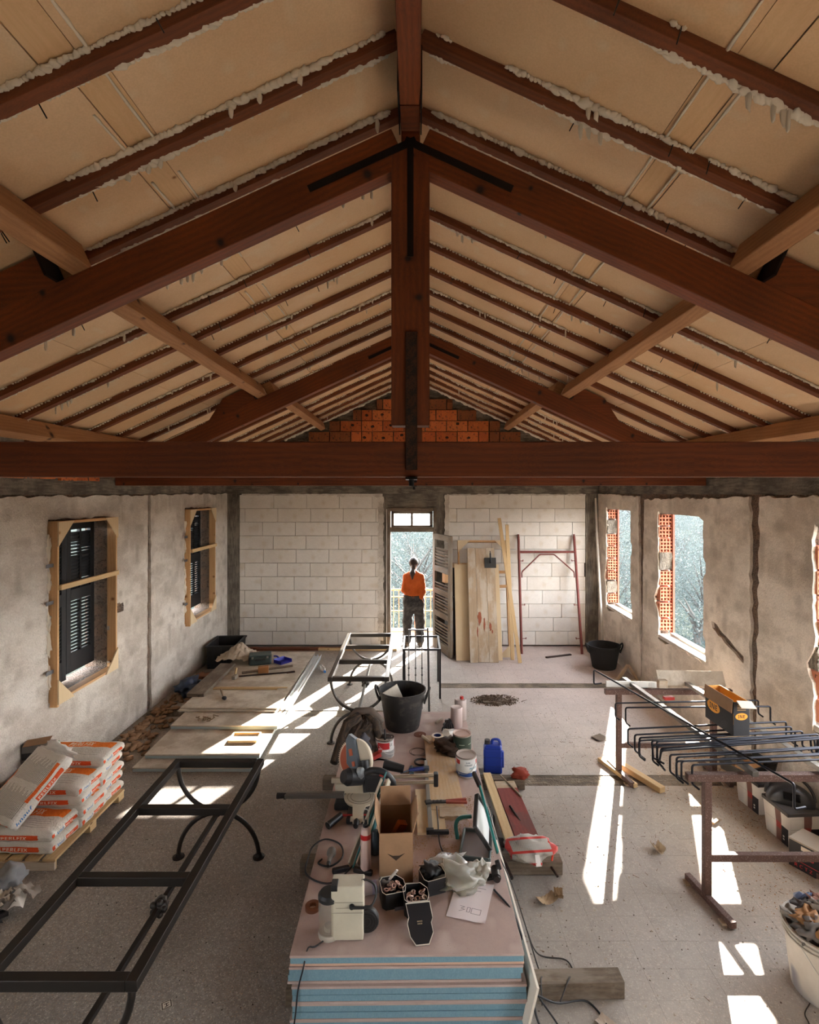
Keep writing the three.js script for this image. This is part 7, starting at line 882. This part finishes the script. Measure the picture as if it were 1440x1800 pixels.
// rubbish bucket at the lower right
{ const t = thing('rubbish_bucket', 'white plaster bucket heaped with rubbish at the lower right', 'bucket', [2.33, 0, -3.06], 0.3), H = 0.36, R = 0.215, r = 0.175, bm = std({ map: texture(512, 512, (u, v) => { let c = lerp3([206, 198, 186], [170, 160, 146], cloudy(u, v)); c = lerp3(c, [120, 116, 122], clamp((T16(u, v) - 0.6) * 3)); c = lerp3(c, [206, 150, 96], v > 0.62 && v < 0.82 ? clamp((T8(u, v) - 0.35) * 3) : 0); return c; }), roughness: 0.7 });
  mesh('shell', ownUV(lathe([[0, 0.004], [r, 0.004], [R, H], [R - 0.008, H], [r - 0.006, 0.012], [0, 0.012]], 44)), bm, t); for (const y of [0.355, 0.33, 0.305]) mesh('rim_ring', new THREE.TorusGeometry(mix(r, R, y / H) + 0.004, 0.0065, 7, 48).rotateX(PI / 2).translate(0, y, 0), C('#b9b0a2', 0.6), t, false); mesh('bail', tube([[-R - 0.01, 0.31, 0.02], [-R * 0.9, 0.2, R * 0.7], [0, 0.14, R + 0.02], [R * 0.9, 0.2, R * 0.7], [R + 0.01, 0.31, 0.02]], 0.003, 5, 40), M.bright, t, false);
  const cols = ['#7a4a34', '#4c4644', '#8e8378', '#2a2a30', '#a8774a', '#5d6a86', '#b9b4b0', '#3c3230', '#9a5a36', '#6d655e']; const kinds = ['brown paper wad', 'dark foil wad', 'grey paper wad', 'black plastic scrap', 'orange wrapper', 'blue wrapper', 'clear film wad', 'burnt rag', 'rusty strip', 'grey sheet scrap'];
  for (let i = 0; i < 16; i++) { const a = i * 2.4, q = R * 0.82 * Math.sqrt((i + 0.5) / 16); const o = mesh('rubbish', lump(rr(0.04, 0.07), rr(0.03, 0.05), rr(0.04, 0.07), 0.6, 2.6, 3, i * 5).rotateZ(rr(-0.5, 0.5)), i % 10 === 6 || i === 1 ? M.clearbag : C(cols[i % 10], rr(0.3, 0.8) > 0.5 ? 0.4 : 0.8), null, false); tag(o, `${kinds[i % 10]} in the rubbish bucket${i < 10 ? '' : ', second one'}`, 'rubbish', 'rubbish in the bucket'); o.position.set(2.33 + Math.cos(a) * q, 0.35 + 0.05 * (1 - q / R) + (i % 3) * 0.012, -3.06 + Math.sin(a) * q); }
}
// ================================================================ rubble, scraps and dirt
{ const g = [], tw = []; for (let i = 0; i < 700; i++) { const a = rnd() * 2 * PI, q = Math.pow(rnd(), 0.8), x = 1.02 + Math.cos(a) * 0.3 * q + 0.12 * rnd() * q, z = -7.33 + Math.sin(a) * 0.2 * q; g.push(new THREE.TetrahedronGeometry(rr(0.005, 0.017)).rotateX(rnd() * 6).rotateY(rnd() * 6).translate(x, 0.004 + 0.035 * (1 - q) * rnd(), z)); if (i % 8 === 0) tw.push(rod(V(x, 0.01 + 0.03 * (1 - q), z), V(x + rr(-0.09, 0.09), 0.006 + 0.05 * rnd() * (1 - q), z + rr(-0.06, 0.06)), 0.0035, 0.002, 4)); }
  const t = tag(new THREE.Group(), 'swept heap of dark dirt, chips and twigs on the floor before the planks', 'debris', null, 'stuff'); t.name = 'dirt_heap'; scene.add(t); mesh('chips', g, C('#6e5d4c', 1), t, false); mesh('twigs', tw, C('#4a3a2e', 1), t, false); mesh('fine_dirt', lump(0.2, 0.02, 0.12, 0.45, 2.2, 4, 9).translate(1.05, -0.002, -7.33), C('#77695a', 1), t, false); }
const scatter = (name, label, n, f, mat) => { const g = []; for (let i = 0; i < n; i++) { const r = f(i); if (r) g.push(r); } tag(mesh(name, g, mat, null, false), label, 'debris', null, 'stuff'); };
const chip = (x, y, z, s, fl = 0.5) => new THREE.TetrahedronGeometry(s).scale(1, fl, 1).rotateY(rnd() * 6).translate(x, y + s * fl * 0.3, z);
scatter('floor_chips', 'small dark chips scattered over the right half of the floor', 1800, () => { const x = rr(0.62, 3.25), z = -(2.7 + 6.5 * Math.pow(rnd(), 1.5)); return noise(x * 1.6, z * 1.6) < -0.15 ? null : chip(x, 0, z, rr(0.002, 0.008)); }, C('#5d4d3e', 1));
scatter('floor_shavings', 'brown shavings and splinters strewn over the right half of the floor', 420, () => { const x = rr(0.7, 3.2), z = -(2.7 + 3.6 * rnd()); if (noise(x * 1.3 + 4, z * 1.3) < -0.05) return null; const a = rnd() * 6, L = rr(0.012, 0.05); return rod(V(x, 0.003, z), V(x + Math.cos(a) * L, 0.004, z + Math.sin(a) * L), 0.0018, 0.001, 4); }, C('#7a5c40', 1));
scatter('plaster_crumbs', 'pale plaster crumbs scattered over the right half of the floor', 500, () => chip(rr(0.62, 3.25), 0, -rr(2.8, 7), rr(0.004, 0.013)), C('#b8aa98', 1));
scatter('left_chips', 'dark chips scattered over the left half of the floor', 260, () => { const x = rr(-3.3, -0.75), z = -rr(2.7, 6.5); return chip(x, 0, z, rr(0.003, 0.009)); }, C('#3c342c', 1));
scatter('sand_drift', 'drift of brown sand under the trestles along the right wall', 2600, () => { const x = 3.3 - Math.abs(rr(0, 1) * rr(0, 1)) * 1.2, z = -rr(3.4, 6.0); return noise(x * 4, z * 4) > -0.2 ? chip(x, 0, z, rr(0.003, 0.008)) : null; }, C('#a8784a', 1));
scatter('wall_rubble', 'broken plaster and tile rubble along the foot of the left wall', 240, () => { const z = -rr(5.0, 8.4), x = XL + 0.1 + Math.abs(rr(0, 1) * rr(0, 1)) * 0.5; return lump(rr(0.015, 0.05), rr(0.01, 0.03), rr(0.02, 0.07), 0.4, 2, 1).translate(x, 0.012, z); }, C('#9a7a5e', 1));
{ const P = (l, c, pos, w, d, m, turn, curl = 0.03) => { const t = thing('paper_scrap', l, c, pos, turn); mesh('scrap', sheet(w, d, (u, v) => 0.004 + curl * (u * u * 3 + 0.4 * Math.abs(noise(u * 5 + pos[0], v * 5))) , 12, 12, 0.0015), m, t, false); };
  P('curled brown paper scrap on the floor between the stack and the trestle', 'paper', [0.9, 0, -3.73], 0.14, 0.08, C('#a98e6e', 0.9), 0.4, 0.035); P('small curled leaf of brown paper beside the other scrap', 'paper', [0.99, 0, -3.76], 0.08, 0.06, C('#8d7152', 0.9), 1.4, 0.05); P('pale paper scrap on the floor before the nearest sleeper', 'paper', [1.0, 0, -2.86], 0.07, 0.09, C('#bfae9c', 0.9), 0.7, 0.02); P('torn pale paper standing by the nearer trestle post', 'paper', [1.9, 0, -4.25], 0.07, 0.1, C('#c9b79c', 0.9), 0.2, 0.06);
  const t = thing('price_tag', 'tiny printed paper tag alone on the left floor', 'paper', [flo(293, 1767).x, 0.002, flo(293, 1767).z], 0.5); mesh('paper', ownUV(box(0.055, 0.001, 0.05, 0, 0.001, 0)), std({ map: canvas(64, 64, (c) => { c.fillStyle = '#cbbfae'; c.fillRect(0, 0, 64, 64); c.strokeStyle = '#3a2e28'; c.lineWidth = 6; c.strokeRect(6, 6, 52, 52); c.beginPath(); c.moveTo(18, 22); c.lineTo(46, 22); c.moveTo(32, 22); c.lineTo(32, 48); c.moveTo(20, 48); c.lineTo(46, 40); c.stroke(); }), roughness: 0.9 }), t);
  const f = flo(18, 1612), s = thing('scrap_heap', 'heap of torn white packaging and a grey cloth at the left edge', 'scraps', [f.x - 0.02, 0, f.z]); for (let i = 0; i < 7; i++) mesh('packaging', sheet(rr(0.1, 0.2), rr(0.08, 0.14), (u, v) => 0.03 + 0.05 * noise(u * 3 + i, v * 3) + 0.03 * u, 8, 8, 0.002).slice(0, 1).map((g) => g.rotateY(rnd() * 6).rotateX(rr(-0.4, 0.4)).translate(rr(-0.14, 0.08), 0.03 + rr(0, 0.05), rr(-0.14, 0.1))), C(['#c8c0b4', '#a9a096', '#d6cfc4', '#6f675e'][i % 4], 0.8), s, false); mesh('cloth', lump(0.09, 0.1, 0.1, 0.4, 2, 3).translate(-0.14, 0.1, -0.2), C('#8b8a8c', 0.9), s, false); mesh('dark_scrap', lump(0.1, 0.03, 0.08, 0.5, 2, 3).translate(-0.1, 0.03, 0.06), C('#2c2624', 0.9), s, false);
  tag(mesh('timber_offcut', box(0.06, 0.09, 0.25, 0, 0.045, 0, 0, 0.2, 0.1, 0.003), M.dirtyplank), 'pale timber offcut standing by the left wall beyond the sacks', 'offcut').position.set(-3.32, 0.0, -5.75);
  tag(mesh('wood_chip', box(0.1, 0.02, 0.03, 0, 0.01, 0, 0, 0.6, 0, 0.003), M.dirtyplank), 'small wood chip on the sandy floor under the rods', 'chip').position.set(2.56, 0, -4.62); 
  tag(mesh('floor_crack_cable', tube([[2.17, 0.004, -2.98], [2.1, 0.004, -2.92], [2.08, 0.004, -2.86], [2.02, 0.004, -2.81], [1.9, 0.004, -2.8]], 0.003, 5, 30), C('#3a3028', 0.9), null, false), 'thin dark wire snaking on the floor at the lower right corner', 'wire'); }
scene.traverse((o) => { if (o.isMesh) { o.castShadow = true; o.receiveShadow = true; } });
renderer.render(scene, camera);
